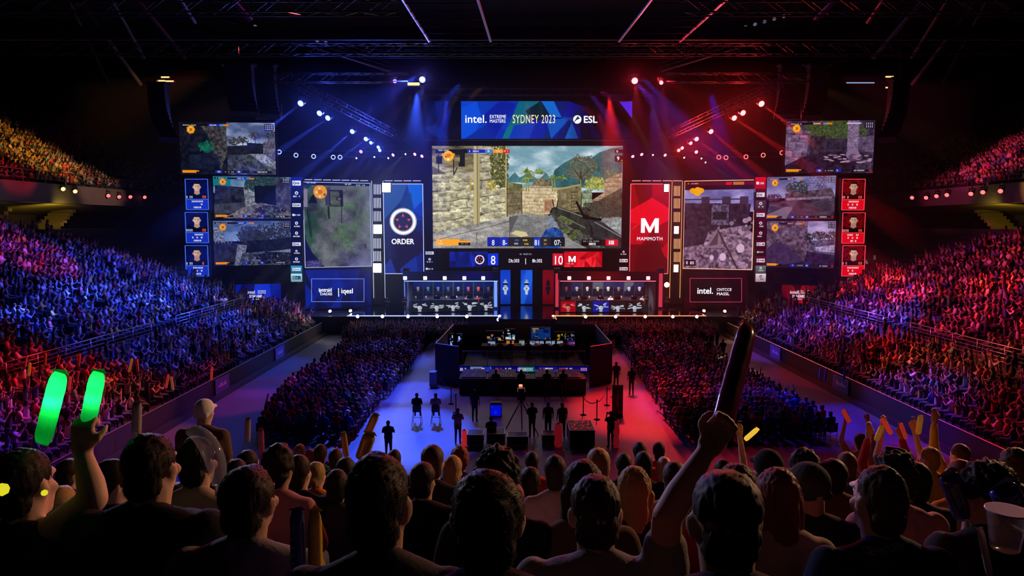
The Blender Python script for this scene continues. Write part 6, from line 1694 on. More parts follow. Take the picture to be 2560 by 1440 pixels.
HTOP = {False: 1.180 + .133, True: 1.610 + .133}
HAIR_WORD = {'short': 'short', 'fade': 'cropped', 'curly': 'curly', 'long': 'long', 'straight': 'long straight', 'bun': 'tied-back'}
def look(hair, hairc, shirt):
    if hair == 'bald': return f'bald, {shirt} top'
    if hair == 'cap': return f'{hairc} cap, {shirt} top'
    return f'{HAIR_WORD[hair]} {hairc} hair, {shirt} top'

# ---- the people nearest the camera -------------------------------------------
# px centre of head, py top, width px, hair, hair colour, shirt, pose, standing, girth, turn, skin, label
NEAR = [
 (1217, 1180, 196, 'short', 'black', 'black', 'lap', 0, 1.0, 0, 'fair', 'person seen from behind, largest head at bottom centre, short black hair'),
 (943, 1137, 166, 'short', 'dark', 'charcoal', 'lap', 0, 1.15, -.25, 'tan', 'person from behind with broad neck and right ear showing, left of the largest head'),
 (614, 1166, 134, 'short', 'dark', 'grey', 'lap', 0, 1.1, -.3, 'tan', 'person in a grey T-shirt from behind, beside the blue inflatable stick'),
 (366, 1085, 124, 'short', 'dark', 'black', 'down', 0, 1.45, -.15, 'fair', 'broad-backed person in a black shirt behind the green inflatable sticks'),
 (50, 1122, 118, 'short', 'black', 'black', 'lap', 0, 1.3, -.4, 'fair', 'person in black at the left edge of the near rows looking right'),
 (1492, 1195, 142, 'fade', 'dark', 'grey', 'lap', 0, 1.15, 0, 'tan', 'person in a grey T-shirt reaching a bare right arm high with a long stick'),
 (1825, 1185, 196, 'fade', 'black', 'black', 'lap', 0, 1.1, 0, 'tan', 'person with a large cropped head from behind, right of the raised arm'),
 (1948, 1172, 112, 'straight', 'red', 'beige', 'lap', 0, .95, .1, 'fair', 'person with long straight red hair from behind'),
 (2208, 1166, 118, 'short', 'brown', 'navy', 'lap', 0, 1.25, .35, 'fair', 'person in a dark blue T-shirt with slanted lettering across the back'),
 (2478, 1168, 124, 'curly', 'dark', 'charcoal', 'lap', 0, 1.2, .9, 'fair', 'person at right looking left with face in profile, beside the clear cup'),
 (487, 1092, 84, 'short', 'black', 'beige', 'lap', 0, 1.15, -.3, 'fair', 'person in a pale shirt behind the clear curved balloon'),
 (694, 1122, 80, 'curly', 'black', 'pink', 'lap', 0, 1.1, -.2, 'tan', 'curly black-haired person in a pinkish T-shirt left of the yellow stick'),
 (746, 1140, 56, 'short', 'dark', 'black', 'lap', 0, 1.2, -.3, 'fair', 'person in a black jacket just behind the curly black-haired one'),
 (790, 1156, 44, 'bun', 'blond', 'orange', 'lap', 0, .95, -.3, 'fair', 'person with tied-back blond hair and an orange top, near rows left'),
 (840, 1176, 56, 'short', 'dark', 'charcoal', 'lap', 0, 1, 0, 'fair', 'person in charcoal to the right of the one with tied-back blond hair'),
 (280, 1153, 78, 'short', 'dark', 'black', 'lap', 0, 1, -1.0, 'fair', 'person turned to the right in profile, beside the raised forearm at left'),
 (168, 1150, 52, 'fade', 'dark', 'charcoal', 'lap', 0, 1, -.3, 'fair', 'person with cropped hair seen behind the raised forearm at left'),
 (150, 1218, 60, 'long', 'blond', 'black', 'lap', 0, .9, -.3, 'fair', 'person with long blond hair low behind the left edge head'),
 (1056, 1160, 64, 'fade', 'dark', 'black', 'lap', 0, 1.2, -.2, 'fair', 'person with a shaved nape and black top, right of the broad-necked one'),
 (1080, 1116, 60, 'fade', 'brown', 'black', 'lap', 0, 1, 0, 'fair', 'taller person with cropped brown hair right behind the shaved nape'),
 (1131, 1142, 50, 'fade', 'blond', 'black', 'lap', 0, 1, -.2, 'fair', 'person with cropped blond hair between two taller cropped heads, centre'),
 (1150, 1122, 46, 'curly', 'red', 'black', 'lap', 0, 1, 0, 'fair', 'person with curly red hair above the cropped blond one'),
 (1243, 1130, 122, 'curly', 'black', 'black', 'lap', 0, 1, 0, 'fair', 'person with messy black hair directly behind the largest head'),
 (1326, 1170, 52, 'short', 'black', 'charcoal', 'lap', 0, 1, 0, 'fair', 'person in charcoal right of the messy black-haired one'),
 (1388, 1140, 56, 'short', 'dark', 'beige', 'lap', 0, 1.1, 0, 'tan', 'person with a pale shirt and rounded shoulders, centre right'),
 (1330, 1130, 36, 'short', 'dark', 'red', 'lap', 0, 1, 0, 'fair', 'small head in a red top beyond the messy black-haired person'),
 (1458, 1152, 108, 'long', 'dark', 'brown', 'lap', 0, 1, .2, 'fair', 'person with long dark hair swept back behind the arm raiser'),
 (1497, 1124, 62, 'fade', 'blond', 'charcoal', 'lap', 0, 1.1, 0, 'fair', 'person with cropped pale hair standing out at centre right'),
 (1587, 1168, 92, 'straight', 'blond', 'black', 'lap', 0, 1, 0, 'fair', 'person with long straight blond hair and a black top'),
 (1662, 1140, 42, 'bald', 'dark', 'black', 'lap', 0, 1.1, 0, 'fair', 'bald person lit red left of the raised arm'),
 (1610, 1130, 44, 'short', 'black', 'black', 'lap', 0, 1, 0, 'fair', 'black-haired person just above the long straight blond hair'),
 (1560, 1134, 40, 'short', 'dark', 'charcoal', 'lap', 0, 1, 0, 'fair', 'person in charcoal between the pale cropped head and the black-haired one'),
 (1600, 1106, 34, 'short', 'black', 'red', 'lap', 0, 1, 0, 'fair', 'dark head in a red top against the red aisle'),
 (1648, 1106, 30, 'short', 'black', 'red', 'lap', 0, 1, 0, 'fair', 'dark head at the right border of the red aisle'),
 (1690, 1156, 62, 'short', 'brown', 'beige', 'lap', 0, 1, -.2, 'fair', 'brown-haired person tucked beneath the raised arm'),
 (1845, 1160, 96, 'short', 'brown', 'red', 'lap', 0, 1, 0, 'fair', 'head peeping over the large cropped head at right'),
 (1925, 1128, 70, 'cap', 'black', 'charcoal', 'lap', 0, 1, .2, 'tan', 'person in a black cap above the long red hair'),
 (2030, 1160, 100, 'cap', 'charcoal', 'black', 'lap', 0, 1.2, .3, 'tan', 'person in a charcoal cap and black top left of the lettered T-shirt'),
 (2012, 1132, 70, 'curly', 'black', 'black', 'lap', 0, 1, .3, 'fair', 'curly black head behind the charcoal cap'),
 (2084, 1150, 60, 'short', 'dark', 'brown', 'lap', 0, 1, .4, 'fair', 'person in brown turned left between cap and lettered T-shirt'),
 (2120, 1132, 46, 'short', 'brown', 'charcoal', 'lap', 0, 1, 0, 'fair', 'brown-haired person above the lettered T-shirt, left side'),
 (2244, 1136, 100, 'curly', 'dark', 'pink', 'lap', 0, 1.15, .1, 'tan', 'curly dark-haired person in pink with a black bag strap'),
 (2292, 1158, 66, 'short', 'black', 'charcoal', 'lap', 0, 1.1, .2, 'tan', 'black-haired person right of the bag strap'),
 (2328, 1120, 40, 'fade', 'blond', 'yellow', 'lap', 0, 1.2, .5, 'fair', 'person in a glowing yellow top with cropped fair hair'),
 (2404, 1112, 38, 'fade', 'brown', 'yellow', 'left_up', 0, 1, .4, 'fair', 'person with a raised fist in a yellow top farther right'),
 (2262, 1120, 38, 'short', 'red', 'red', 'both_up', 0, 1, 0, 'fair', 'red-haired person with both arms up left of the glowing yellow top'),
 (2152, 1084, 27, 'short', 'brown', 'beige', 'both_up', 1, 1.1, .1, 'fair', 'standing person in beige with both arms up beside the right barrier'),
 (2228, 1140, 40, 'short', 'dark', 'red', 'both_up', 0, 1, .1, 'fair', 'person in red with both arms up, left of the glowing yellow group'),
 (1808, 1150, 41, 'short', 'dark', 'charcoal', 'right_up', 0, 1, 0, 'fair', 'person in charcoal lifting the bright yellow tilted stick'),
 (2404, 1152, 56, 'short', 'red', 'orange', 'lap', 0, 1, .6, 'fair', 'person in an orange top turned left beside the purple stick'),
 (2540, 1130, 62, 'curly', 'brown', 'pink', 'lap', 0, 1, .9, 'fair', 'person at the right edge in profile with curly brown hair'),
 (507, 1000, 46, 'cap', 'white', 'brown', 'down', 1, 1.25, -.1, 'fair', 'standing person in a pale cap and brown T-shirt at left'),
 (590, 1150, 50, 'short', 'black', 'charcoal', 'lap', 0, 1, -.2, 'fair', 'dark-haired person in charcoal between the grey T-shirt and curved balloon'),
 (618, 1128, 48, 'short', 'black', 'navy', 'lap', 0, 1, -.5, 'fair', 'black-haired person in navy below the thin raised sticks'),
 (748, 1112, 28, 'fade', 'blond', 'charcoal', 'lap', 0, 1, 0, 'fair', 'small cropped blond head above the curly black-haired person'),
 (776, 1124, 26, 'short', 'blond', 'charcoal', 'lap', 0, 1, -.4, 'fair', 'small fair head looking right, left of the yellow sticks'),
 (800, 1112, 32, 'short', 'brown', 'green', 'lap', 0, 1, 0, 'fair', 'brown-haired person in green left of the yellow sticks'),
 (838, 1122, 34, 'short', 'brown', 'black', 'lap', 0, 1, 0, 'fair', 'brown-haired person in black left of the yellow sticks'),
 (862, 1146, 50, 'fade', 'dark', 'black', 'lap', 0, 1, 0, 'fair', 'cropped dark head at the foot of the yellow sticks'),
 (820, 1158, 30, 'curly', 'red', 'red', 'lap', 0, 1, 0, 'fair', 'curly red head right of the tied-back blond hair'),
 (985, 1125, 34, 'short', 'dark', 'charcoal', 'lap', 0, 1, 0, 'fair', 'dark head against the blue aisle above the broad-necked person'),
]
random.seed(11)
ARM_OWNER = None
near_boxes = []
def base_for(px, top, Y, stand):
    k = rear_row(Y)
    z = rear_z(k)
    t = W(px, top, Y)
    return t, z
for i, (px, top, w, hair, hc, shirt, pose, stand, girth, turn, skin, label) in enumerate(NEAR):
    hw = {'curly': .200, 'long': .178, 'straight': .178, 'cap': .176, 'bald': .156, 'bun': .170}.get(hair, .167)
    Y = hw * F / w
    t, z = base_for(px, top, Y, stand)
    sz = (t.z - z) / HTOP[bool(stand)]
    if px == 507: sz = min(sz, 1.08)
    sz = max(.86, min(1.16, sz)) if Y < REAR_END + .6 else 1
    if Y > REAR_END: Y = REAR_END - .5
    lod = 'near' if Y < 3.6 else 'mid'
    yaw = math.atan2(t.x - 0, 70) * .5
    base = Vector((t.x, Y, t.z - HTOP[bool(stand)] * sz))
    if px == 1492: continue
    r = person(base, yaw, label, pose, bool(stand), lod, girth, hair, skin, shirt, hc, 'jeans' if i % 2 else 'trouser_dark', 1.0, turn * (.55 if lod == 'near' and abs(turn) < .8 else 1), i + 1, None, 0 if hair == 'fade' else 6000 if Y < 2.3 else (3000 if lod == 'near' else 0), sz)
    near_boxes.append((px, w, Y, t.x))
# ---- the near person with the long raised arm -----------------------------------
px, top, w = 1492, 1195, 142
Y = .167 * F / w
t = W(px, top, Y)
T = figure('lap', False, 'near', 1.15, 'fade', 0, 6)
root = empty('person', (t.x, Y, t.z - HTOP[False]), 'person in a grey T-shirt reaching a bare right arm high with a long dark stick', 'person')
loc = root.location
S = Shapes()
# rebuild the torso with the right arm reaching up and forward to the grip
def L(v): return v - loc
shp = Vector((.20, -.03, .99))
elbow = L(W(1668, 1292, Y - .10)); wrist = L(W(1772, 1118, Y + .02))
B = Shapes()
nek, hed = Vector((0, -.025, 1.065)), Vector((0, .028, 1.180))
B.cap(nek + Vector((0, .012, -.03)), hed + Vector((0, -.015, -.06)), .056, .060)
for d in (-1, 1):
    B.cap(nek + Vector((0, -.01, -.055)), Vector((d * .15, -.03, 1.0)), .046, .04)
    B.cap(Vector((d * .05, -.02, .54)), Vector((d * .05, -.03, .88)), .08, .08)
    k, a = Vector((d * .13, .42, .50)), Vector((d * .13, .40, .10)); B.cap(Vector((d * .085, 0, .51)), k, .075, .05); B.cap(k, a, .05, .035)
    B.ell(hed + Vector((d * .076, -.004, -.005)), (.009, .021, .034), (0, d * .15, -d * .35))
B.ell(hed + Vector((0, -.012, .035)), (.074, .094, .088)); B.ell(hed + Vector((0, .022, -.035)), (.060, .070, .080)); B.cap(hed + Vector((0, .088, .012)), hed + Vector((0, .104, -.022)), .010, .015)
B.cap(shp, elbow, .056, .044); mid = elbow.lerp(wrist, .3); B.cap(elbow, mid, .044, .046); B.cap(mid, wrist, .046, .027)
hd = (wrist - elbow).normalized()
hand(B, wrist, hd, Vector((-1, 0, .3)), 1.1, .3, grip=True)
B.cap(Vector((-.2, -.03, 1.0)), Vector((-.25, .02, .76)), .05, .04); B.cap(Vector((-.25, .02, .76)), Vector((-.13, .24, .66)), .041, .027); hand(B, Vector((-.13, .24, .66)), Vector((.4, 1, -.1)), Vector((1, 0, .1)), 1.05)
o = put('body', fused(B, .008, 3, 'body'), root, True); set_mat(o, MATS['skin_tan'])
S = Shapes(); g = 1.15
for d in (-1, 1):
    S.cap(Vector((d * .068, -.025, .56)), Vector((d * .07, -.035, .72)), .125, .12); S.cap(Vector((d * .07, -.035, .72)), Vector((d * .095, -.03, .90)), .12, .125)
    S.cap(nek + Vector((d * .030, -.016, -.016)), Vector((d * .17, -.03, .985)), .060, .064)
S.cap(nek + Vector((0, -.034, -.075)), Vector((0, -.042, .90)), .082, .112); S.cap(shp, shp.lerp(elbow, .55), .076, .070); S.cap(Vector((-.19, -.03, 1.0)), Vector((-.235, 0, .84)), .068, .06); S.cap(Vector((.10, -.03, .93)), shp.lerp(elbow, .2), .10, .075)
sm = fused(S, .011, 4, 'shirt'); jitter(sm, .008, 8, 4); jitter(sm, .003, 26, 14); set_mat(put('shirt', sm, root, True), MATS['cloth_grey'])
set_mat(put('trousers', T['trousers'], root, True), MATS['jeans'])
h = put('hair', T['hair'], root, True); set_mat(h, MATS['hair_dark'])
NPEOPLE += 1
grip = loc + wrist + hd * .07

# ---- inflatable sticks ------------------------------------------------------------
def stick_mat(key, col, em=0., alpha=1.):
    return mat('stick_' + key, col, .12, coat=.6, emit=col if em else None, strength=em, alpha=alpha)
def film_mat(key, col):
    m = bpy.data.materials.new('film_' + key); m.use_nodes = True; nt = m.node_tree; b = nt.nodes['Principled BSDF']
    b.inputs['Base Color'].default_value = (*[c * .6 for c in col], 1); b.inputs['Roughness'].default_value = .15; b.inputs['Coat Weight'].default_value = .5
    t = nt.nodes.new('ShaderNodeBsdfTranslucent'); t.inputs[0].default_value = (*col, 1)
    x = nt.nodes.new('ShaderNodeMixShader'); x.inputs[0].default_value = .7
    nt.links.new(b.outputs[0], x.inputs[1]); nt.links.new(t.outputs[0], x.inputs[2]); nt.links.new(x.outputs[0], nt.nodes['Material Output'].inputs[0])
    return m
def stick(p, q, r, m, label, flat=.55, name='inflatable_stick', band=None, tipm=None):
    """sausage-shaped inflated film tube from p to q with flat sealed ends"""
    p, q = Vector(p), Vector(q)
    ax = (q - p); Ln = ax.length; ax.normalize()
    root = empty(name, p, label, 'inflatable stick')
    n = 16; a = ax.cross(Vector((0, 1, 0))).normalized(); b = a.cross(ax)
    vs = []; prof = []
    N = 26
    for j in range(N + 1):
        u = j / N
        rr_ = r * (1 - (abs(2 * u - 1) ** 12) * .15) * (1 + .014 * math.sin(u * 31 + Ln * 9))
        fl = 1 - (abs(2 * u - 1) ** 10) * .93
        prof.append((u, rr_ * (1 - abs(2 * u - 1) ** 9 * .35), fl))
    for u, rr_, fl in prof:
        c = p + ax * Ln * u
        for i in range(n):
            t = 2 * math.pi * i / n
            vs.append(c + a * math.cos(t) * rr_ * (1 + .15 * (1 - fl)) + b * math.sin(t) * rr_ * fl * .85)
    fs = [(j*n+i, j*n+(i+1)%n, (j+1)*n+(i+1)%n, (j+1)*n+i) for j in range(N) for i in range(n)] + [tuple(range(n)), tuple(range(N*n, N*n+n))]
    M = MB(); M.add(vs, fs); o = M.build('tube', m, root, True)
    c = q; M2 = MB(); w = a * r * 1.1
    M2.add([c - w, c + w, c + w * .8 + ax * r * .18, c - w * .5 + ax * r * .5], [(0, 1, 2, 3)])
    M2.v += [tuple(Vector(v) + b * .002) for v in M2.v[:4]]; M2.f += [(4, 5, 6, 7)]
    M2.build('sealed_end', m, root)
    if band:
        M3 = MB()
        for k in range(6):
            cc = p.lerp(q, .42 + k * .07) + a * r * .45 - b * r * .80 * (1 if b.y > 0 else -1)
            M3.add([cc - a * r * .25 - ax * r * .18, cc + a * r * .25 - ax * r * .18, cc + a * r * .2 + ax * r * .2, cc - a * r * .3 + ax * r * .2], [(0, 1, 2, 3)])
        M3.build('printed_marks', band, root)
    if tipm:
        cc = p.lerp(q, .80)
        MB().lathe([(.004, -.03), (.008, 0), (.004, .03)], cc, ax, 8).build('light_stick', tipm, root)
        if m.name.startswith('film_'):
            for u_, pw in ((.86, .5), (.62, .8)) if m.name == 'film_green' else ((.86, .35), (.60, .45)):
                ld = bpy.data.lights.new('glow_stick_light', 'POINT'); ld.color = (.2, 1, .4); ld.energy = pw * .55; ld.shadow_soft_size = .012
                lo = bpy.data.objects.new('glow_stick_light', ld); COL.objects.link(lo); lo.location = p.lerp(q, u_)
    return root
SM = {'green': film_mat('green', (.02, .75, .18)), 'greenb': film_mat('greendim', (.02, .55, .16)), 'blue': stick_mat('blue', (.04, .05, .42)), 'yellow': stick_mat('yellow', (.75, .55, .04)),
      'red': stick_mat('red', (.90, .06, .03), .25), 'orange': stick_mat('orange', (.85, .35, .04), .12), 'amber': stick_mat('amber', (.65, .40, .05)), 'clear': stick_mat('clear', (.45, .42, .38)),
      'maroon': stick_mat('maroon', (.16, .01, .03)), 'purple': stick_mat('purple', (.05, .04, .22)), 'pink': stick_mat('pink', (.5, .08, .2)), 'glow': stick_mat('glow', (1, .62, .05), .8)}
G_LT = emat('glow_green', (.5, 1, .7), 6); Y_LT = emat('glow_yellow', (1, .8, .2), 5); PR = mat('stick_print', (.25, .22, .35), .4)
W2 = lambda a, Y: W(a[0], a[1], Y)
stick(grip - Vector((0, 0, .02)), W(1872, 812, Y + .55), .038, SM['maroon'], 'very long dark red stick held up by the bare raised arm')
stick(W(104, 1112, 2.5), W(150, 932, 2.5), .032, SM['green'], 'brighter left one of the two glowing green sticks', tipm=G_LT)
stick(W(212, 1092, 2.45), W(246, 930, 2.45), .028, SM['greenb'], 'dimmer right one of the two green sticks, above the raised hand', tipm=G_LT)
stick(W(752, 1560, 1.95), W(742, 1276, 1.95), .023, SM['blue'], 'dark blue stick standing upright beside the yellow one', band=PR)
stick(W(792, 1560, 1.95), W(786, 1278, 1.95), .022, SM['yellow'], 'yellow stick standing upright beside the dark blue one', band=PR)
stick(W(341, 1090, 5), W(343, 1006, 5), .035, SM['clear'], 'clear stick upright above the broad-backed person')
stick(W(902, 1150, 4.2), W(925, 1085, 4.2), .042, SM['amber'], 'thick amber stick leaning at the foot of the longer one, left centre')
stick(W(916, 1090, 4.4), W(940, 1036, 4.4), .026, SM['amber'], 'upper amber stick leaning right against the blue aisle')
stick(W(866, 1142, 4.6), W(858, 1082, 4.6), .022, SM['amber'], 'slim amber stick upright above the near rows, left centre')
stick(W(618, 1106, 5), W(620, 1046, 5), .022, SM['clear'], 'slim greenish clear stick raised left of the purple one')
stick(W(655, 1146, 5), W(652, 1072, 5), .021, SM['pink'], 'slim dark pink stick raised among the near rows, left')
stick(W(1812, 1120, 6), W(1814, 1070, 6), .018, SM['amber'], 'thin amber stick just right of the raised arm', tipm=Y_LT)
stick(W(1862, 1100, 6.9), W(1894, 1072, 6.9), .026, SM['glow'], 'bright yellow stick held tilted, right of the raised arm', tipm=Y_LT)
for k, (a, b, Y_, r, m, l) in enumerate((((2124, 1056), (2108, 1026), 10.4, .036, 'red', 'red stick in the left hand of the person with both arms up'), ((2229, 1086), (2206, 1048), 7.5, .028, 'red', 'red stick leaning left in the glowing yellow group'),
     ((2190, 1102), (2205, 1066), 7.1, .030, 'orange', 'wide orange stick low in the glowing yellow group'), ((2266, 1098), (2252, 1060), 7.1, .022, 'red', 'short red stick in the middle of the yellow group'),
     ((2295, 1086), (2302, 1040), 7.5, .032, 'orange', 'wide orange stick leaning right in the yellow group'), ((2394, 1210), (2372, 1185), 4, .03, 'purple', 'short purple stick end behind the yellow top'))):
    stick(W2(a, Y_), W2(b, Y_), r, SM[m], l, tipm=Y_LT if k in (0, 1, 3) else None)
stick(W(2415, 1300, 2.8), W(2370, 1185, 2.8), .045, SM['purple'], 'long purple stick with printed marks in front of the profiled face', band=PR)
stick(W(2540, 1290, 1.9), W(2505, 1215, 1.9), .040, SM['blue'], 'dark blue stick resting behind the profiled head', band=None)
stick(W(2575, 1300, 1.9), W(2528, 1222, 1.9), .020, SM['yellow'], 'yellow stick beside the dark blue one at the right edge')
stick(W(2475, 1440, 1.5), W(2450, 1322, 1.5), .008, SM['clear'], 'thin pale lanyard-like stick hanging at lower right', name='inflatable_stick')
for k, (x, y, dx, Y_) in enumerate(((190, 935, 6, 29), (172, 950, 4, 28), (322, 905, 8, 32), (196, 892, 3, 31), (345, 905, -4, 32), (415, 945, 6, 31), (433, 950, -5, 31), (460, 945, 18, 31), (490, 935, 6, 31), (528, 925, 2, 33), (72, 915, 3, 29), (112, 890, 2, 30))):
    stick(W(x, y + 26, Y_), W(x + dx, y - 8, Y_), .062, SM[('amber', 'red', 'orange', 'amber')[k % 4]], f'{("amber", "red", "orange", "amber")[k % 4]} stick held up in the left lower rows, {nth(k + 1)} of a scattered dozen', flat=.5)
for k, (x, y, dx, Y_) in enumerate(((2050, 925, 2, 34), (2062, 930, 5, 34), (2110, 925, 2, 33), (2200, 940, 12, 33), (2210, 945, -6, 33), (1665, 905, 3, 42), (1705, 925, 6, 40), (1648, 935, 5, 38), (1640, 985, 3, 38))):
    stick(W(x, y + 26, Y_), W(x + dx, y - 8, Y_), .062, SM[('clear', 'pink', 'purple')[k % 3]], f'{("clear", "pink", "purple")[k % 3]} stick held up in the right seating, {nth(k + 1)} of a scattered nine')

# clear curved balloon, cup, glowing yellow balls, lettering on shirts ------------------
root = empty('curved_balloon', W(530, 1190, 3.0), 'clear crescent-shaped balloon held up behind the broad-backed person', 'balloon')
film = mat('clear_film', (.55, .62, .75), .08, alpha=.30, coat=1.)
pts = [(470, 1072), (500, 1088), (522, 1115), (538, 1150), (545, 1185), (540, 1212)]
vs = []; n = 14; N = 24; P3 = [W(x, y, 3.0) for x, y in pts]
def bez(t):
    k = min(len(P3) - 2, int(t * (len(P3) - 1))); f = t * (len(P3) - 1) - k
    p0, p1, p2, p3 = P3[max(0, k-1)], P3[k], P3[k+1], P3[min(len(P3)-1, k+2)]
    return .5 * ((2*p1) + (p2-p0)*f + (2*p0-5*p1+4*p2-p3)*f*f + (3*p1-p0-3*p2+p3)*f**3)
for j in range(N + 1):
    u = j / N; c = bez(u); d = (bez(min(1, u + .02)) - bez(max(0, u - .02))).normalized(); a = d.cross(Vector((0, 1, 0))).normalized(); b = a.cross(d)
    r_ = .045 * math.sin(math.pi * (.06 + .88 * u)) ** .5
    for i in range(n):
        t_ = 2 * math.pi * i / n; vs.append(c + a * math.cos(t_) * r_ + b * math.sin(t_) * r_)
M = MB(); M.add(vs, [(j*n+i, j*n+(i+1)%n, (j+1)*n+(i+1)%n, (j+1)*n+i) for j in range(N) for i in range(n)] + [tuple(range(n)), tuple(range(N*n, N*n+n))]); M.build('film', film, root, True)
M = MB(); M.tube(P3[-1], P3[-1] + Vector((0, 0, -.05)), .006); M.build('valve', mat('valve_white', (.6, .6, .6), .4), root)
c = W(2512, 1372, 1.45); root = empty('plastic_cup', c, 'clear plastic cup held up at lower right', 'cup')
cupm = mat('cup_plastic', (.75, .62, .68), .1, alpha=.32, coat=1)
MB().lathe([(.026, 0), (.028, .002), (.040, .085), (.0415, .088)], c, n=28).build('cup_wall', cupm, root, True)
MB().lathe([(.0405, .0865), (.0428, .0865), (.0432, .088), (.0428, .0895), (.0405, .0895)], c, n=40).build('rim', mat('cup_rim', (.8, .7, .75), .15), root, True)
for k, (x, y, Y_, r__) in enumerate(((111, 1232, 2.3, .011), (5, 1224, 2.2, .022))):
    c = W(x, y, Y_); o = MB().lathe([(0.001, -r__), (r__ * .8, -r__ * .6), (r__, 0), (r__ * .8, r__ * .6), (.001, r__)], c, n=16).build('glow_ball', emat('ball_yellow', (.75, .68, .02), 1.0), None, True)
    tag(o, f'{("small", "larger")[k]} glowing yellow bulb near the left edge person', 'light')
# shirt writing on the dark blue T-shirt
me_root = [o for o in COL.objects if o.get('label', '').startswith('person in a dark blue T-shirt')][0]
Yt = me_root.location.y - .165
def shirt_text(s, px, py, h, Y, ang, m):
    o = text(s, px, py, h, Y, m, None, sx=.85, bold=.01, align='CENTER', name='back_print')
    return o
o = text('NEMMOOTH', 2245, 1408, 17, Yt, mat('print_grey', (.75, .72, .78), .6), None, sx=.8, align='CENTER', name='back_print', bold=.01, yoff=0)
c = W(2245, 1408, Yt)
o.data.transform(Matrix.Translation(c) @ Matrix.Rotation(math.radians(-11), 4, 'Y') @ Matrix.Translation(-c))
par = [q for q in me_root.children if q.name.startswith('shirt')][0]
bpy.context.view_layer.update()
# lay the letters on the cloth
from mathutils.bvhtree import BVHTree
dg = bpy.context.evaluated_depsgraph_get()
MW = par.matrix_world.copy()
bv = BVHTree.FromPolygons([MW @ v.co for v in par.data.vertices], [tuple(p.vertices) for p in par.data.polygons])
for v in o.data.vertices:
    hit = bv.ray_cast(Vector((v.co.x, v.co.y - .4, v.co.z)), Vector((0, 1, 0)))
    if hit[0]: v.co.y = hit[0].y - .003
o.parent = par; o.matrix_parent_inverse = MW.inverted()

# bag strap and raised forearm at left --------------------------------------------------
def reach(rootobj, sh_px, el_px, wr_px, Ys, Ye, Yw, hdir, skin, stick_grip=True):
    """regrow one person's body with an arm that really reaches"""
    loc = rootobj.location
    body = [q for q in rootobj.children if q.name.startswith('body')][0]
    S = Shapes()
    bm_ = body.data
    base = [tuple(v.co) for v in bm_.vertices]
    S.add(base, [tuple(p.vertices) for p in bm_.polygons])
    inv = Matrix.Diagonal((1 / rootobj.scale[0], 1 / rootobj.scale[1], 1 / rootobj.scale[2])) 
    rot = Matrix.Rotation(-rootobj.rotation_euler.z, 3, 'Z')
    f = lambda v: inv @ (rot @ (v - loc))
    s_, e_, w_ = f(W(*sh_px, Ys)), f(W(*el_px, Ye)), f(W(*wr_px, Yw))
    S.cap(s_, e_, .055, .045); m_ = e_.lerp(w_, .3); S.cap(e_, m_, .045, .047); S.cap(m_, w_, .047, .029)
    hand(S, w_, Vector(hdir), Vector((1, 0, .2)), 1.1, .3, grip=stick_grip)
    nm = fused(S, .0085, 2, 'body')
    body.data = nm; set_mat(body, MATS['skin_' + skin])
def find(start): return [o for o in COL.objects if o.get('label', '').startswith(start) and o.name.startswith('person')][0]
p5 = find('person in black at the left edge')
reach(p5, (130, 1330), (236, 1245), (206, 1130), 2.4, 2.35, 2.42, (.05, .05, 1), 'fair')
p5['label'] = 'person in black at left edge whose bare forearm lifts a green stick'
# ---- remaining rows of the near stand ----------------------------------------------
random.seed(21)
HC = ['black', 'dark', 'dark', 'brown', 'brown', 'blond', 'red']
HS = ['short', 'short', 'fade', 'short', 'curly', 'long', 'cap']
SC = ['black', 'charcoal', 'grey', 'white', 'navy', 'blue', 'red', 'green', 'beige', 'pink', 'teal', 'brown']
def pick():
    hair = random.choice(HS); hc = random.choice(HC)
    if hair == 'cap': hc = random.choice(['black', 'navy', 'red', 'white'])
    return hair, hc, random.choice(SC)
fill = 0
for k in range(4, NREAR - 1):
    Y = RY0 + (k + .56) * RD
    half = Y * .76 + .3
    n = int(2 * half / .56)
    row = 0
    for j in range(n):
        x = CAM.x - half + (j + .5) * 2 * half / n + random.uniform(-.07, .07)
        if abs(x) > 18.5: continue
        px = 1280 + (x - CAM.x) / Y * F
        if any(abs(Y - b[2]) < .62 and abs(x - b[3]) < .46 for b in near_boxes): continue
        if random.random() < .10: continue
        if fill >= 82 and not (500 < px < 2450 and k > 8 and fill < 94): 
            continue
        # keep the aisle view open: the nearest free seats stay empty
        hair, hc, shirt = pick()
        pose = random.choice(['lap'] * 6 + ['phone', 'folded', 'clap'] + (['left_up', 'right_up'] if px < 900 or px > 1700 else []))
        row += 1; fill += 1
        side = 'left' if px < 1280 else 'right'
        person((x, Y, rear_z(k) - random.uniform(0, .05)), random.uniform(-.15, .15), f'{nth(row)} filler of rear-stand row {k}', pose, False, 'mid', random.choice([.95, 1.0, 1.12]), hair,
               random.choice(['fair', 'fair', 'tan', 'brown']), shirt, hc, random.choice(['jeans', 'trouser_dark']), random.uniform(.96, 1.04), 0, random.randrange(3))
        o = COL.objects[-1]
        r = [q for q in (o.parent, o.parent.parent if o.parent else None) if q is not None and q.name.startswith('person')][0]
        r['label'] = f'{look(hair, hc, shirt)}, {nth(k + 1)} row of near stand, {nth(row)} from left'.replace('hair,', 'hair and')
        r['group'] = 'people in the farther rows of the near stand'

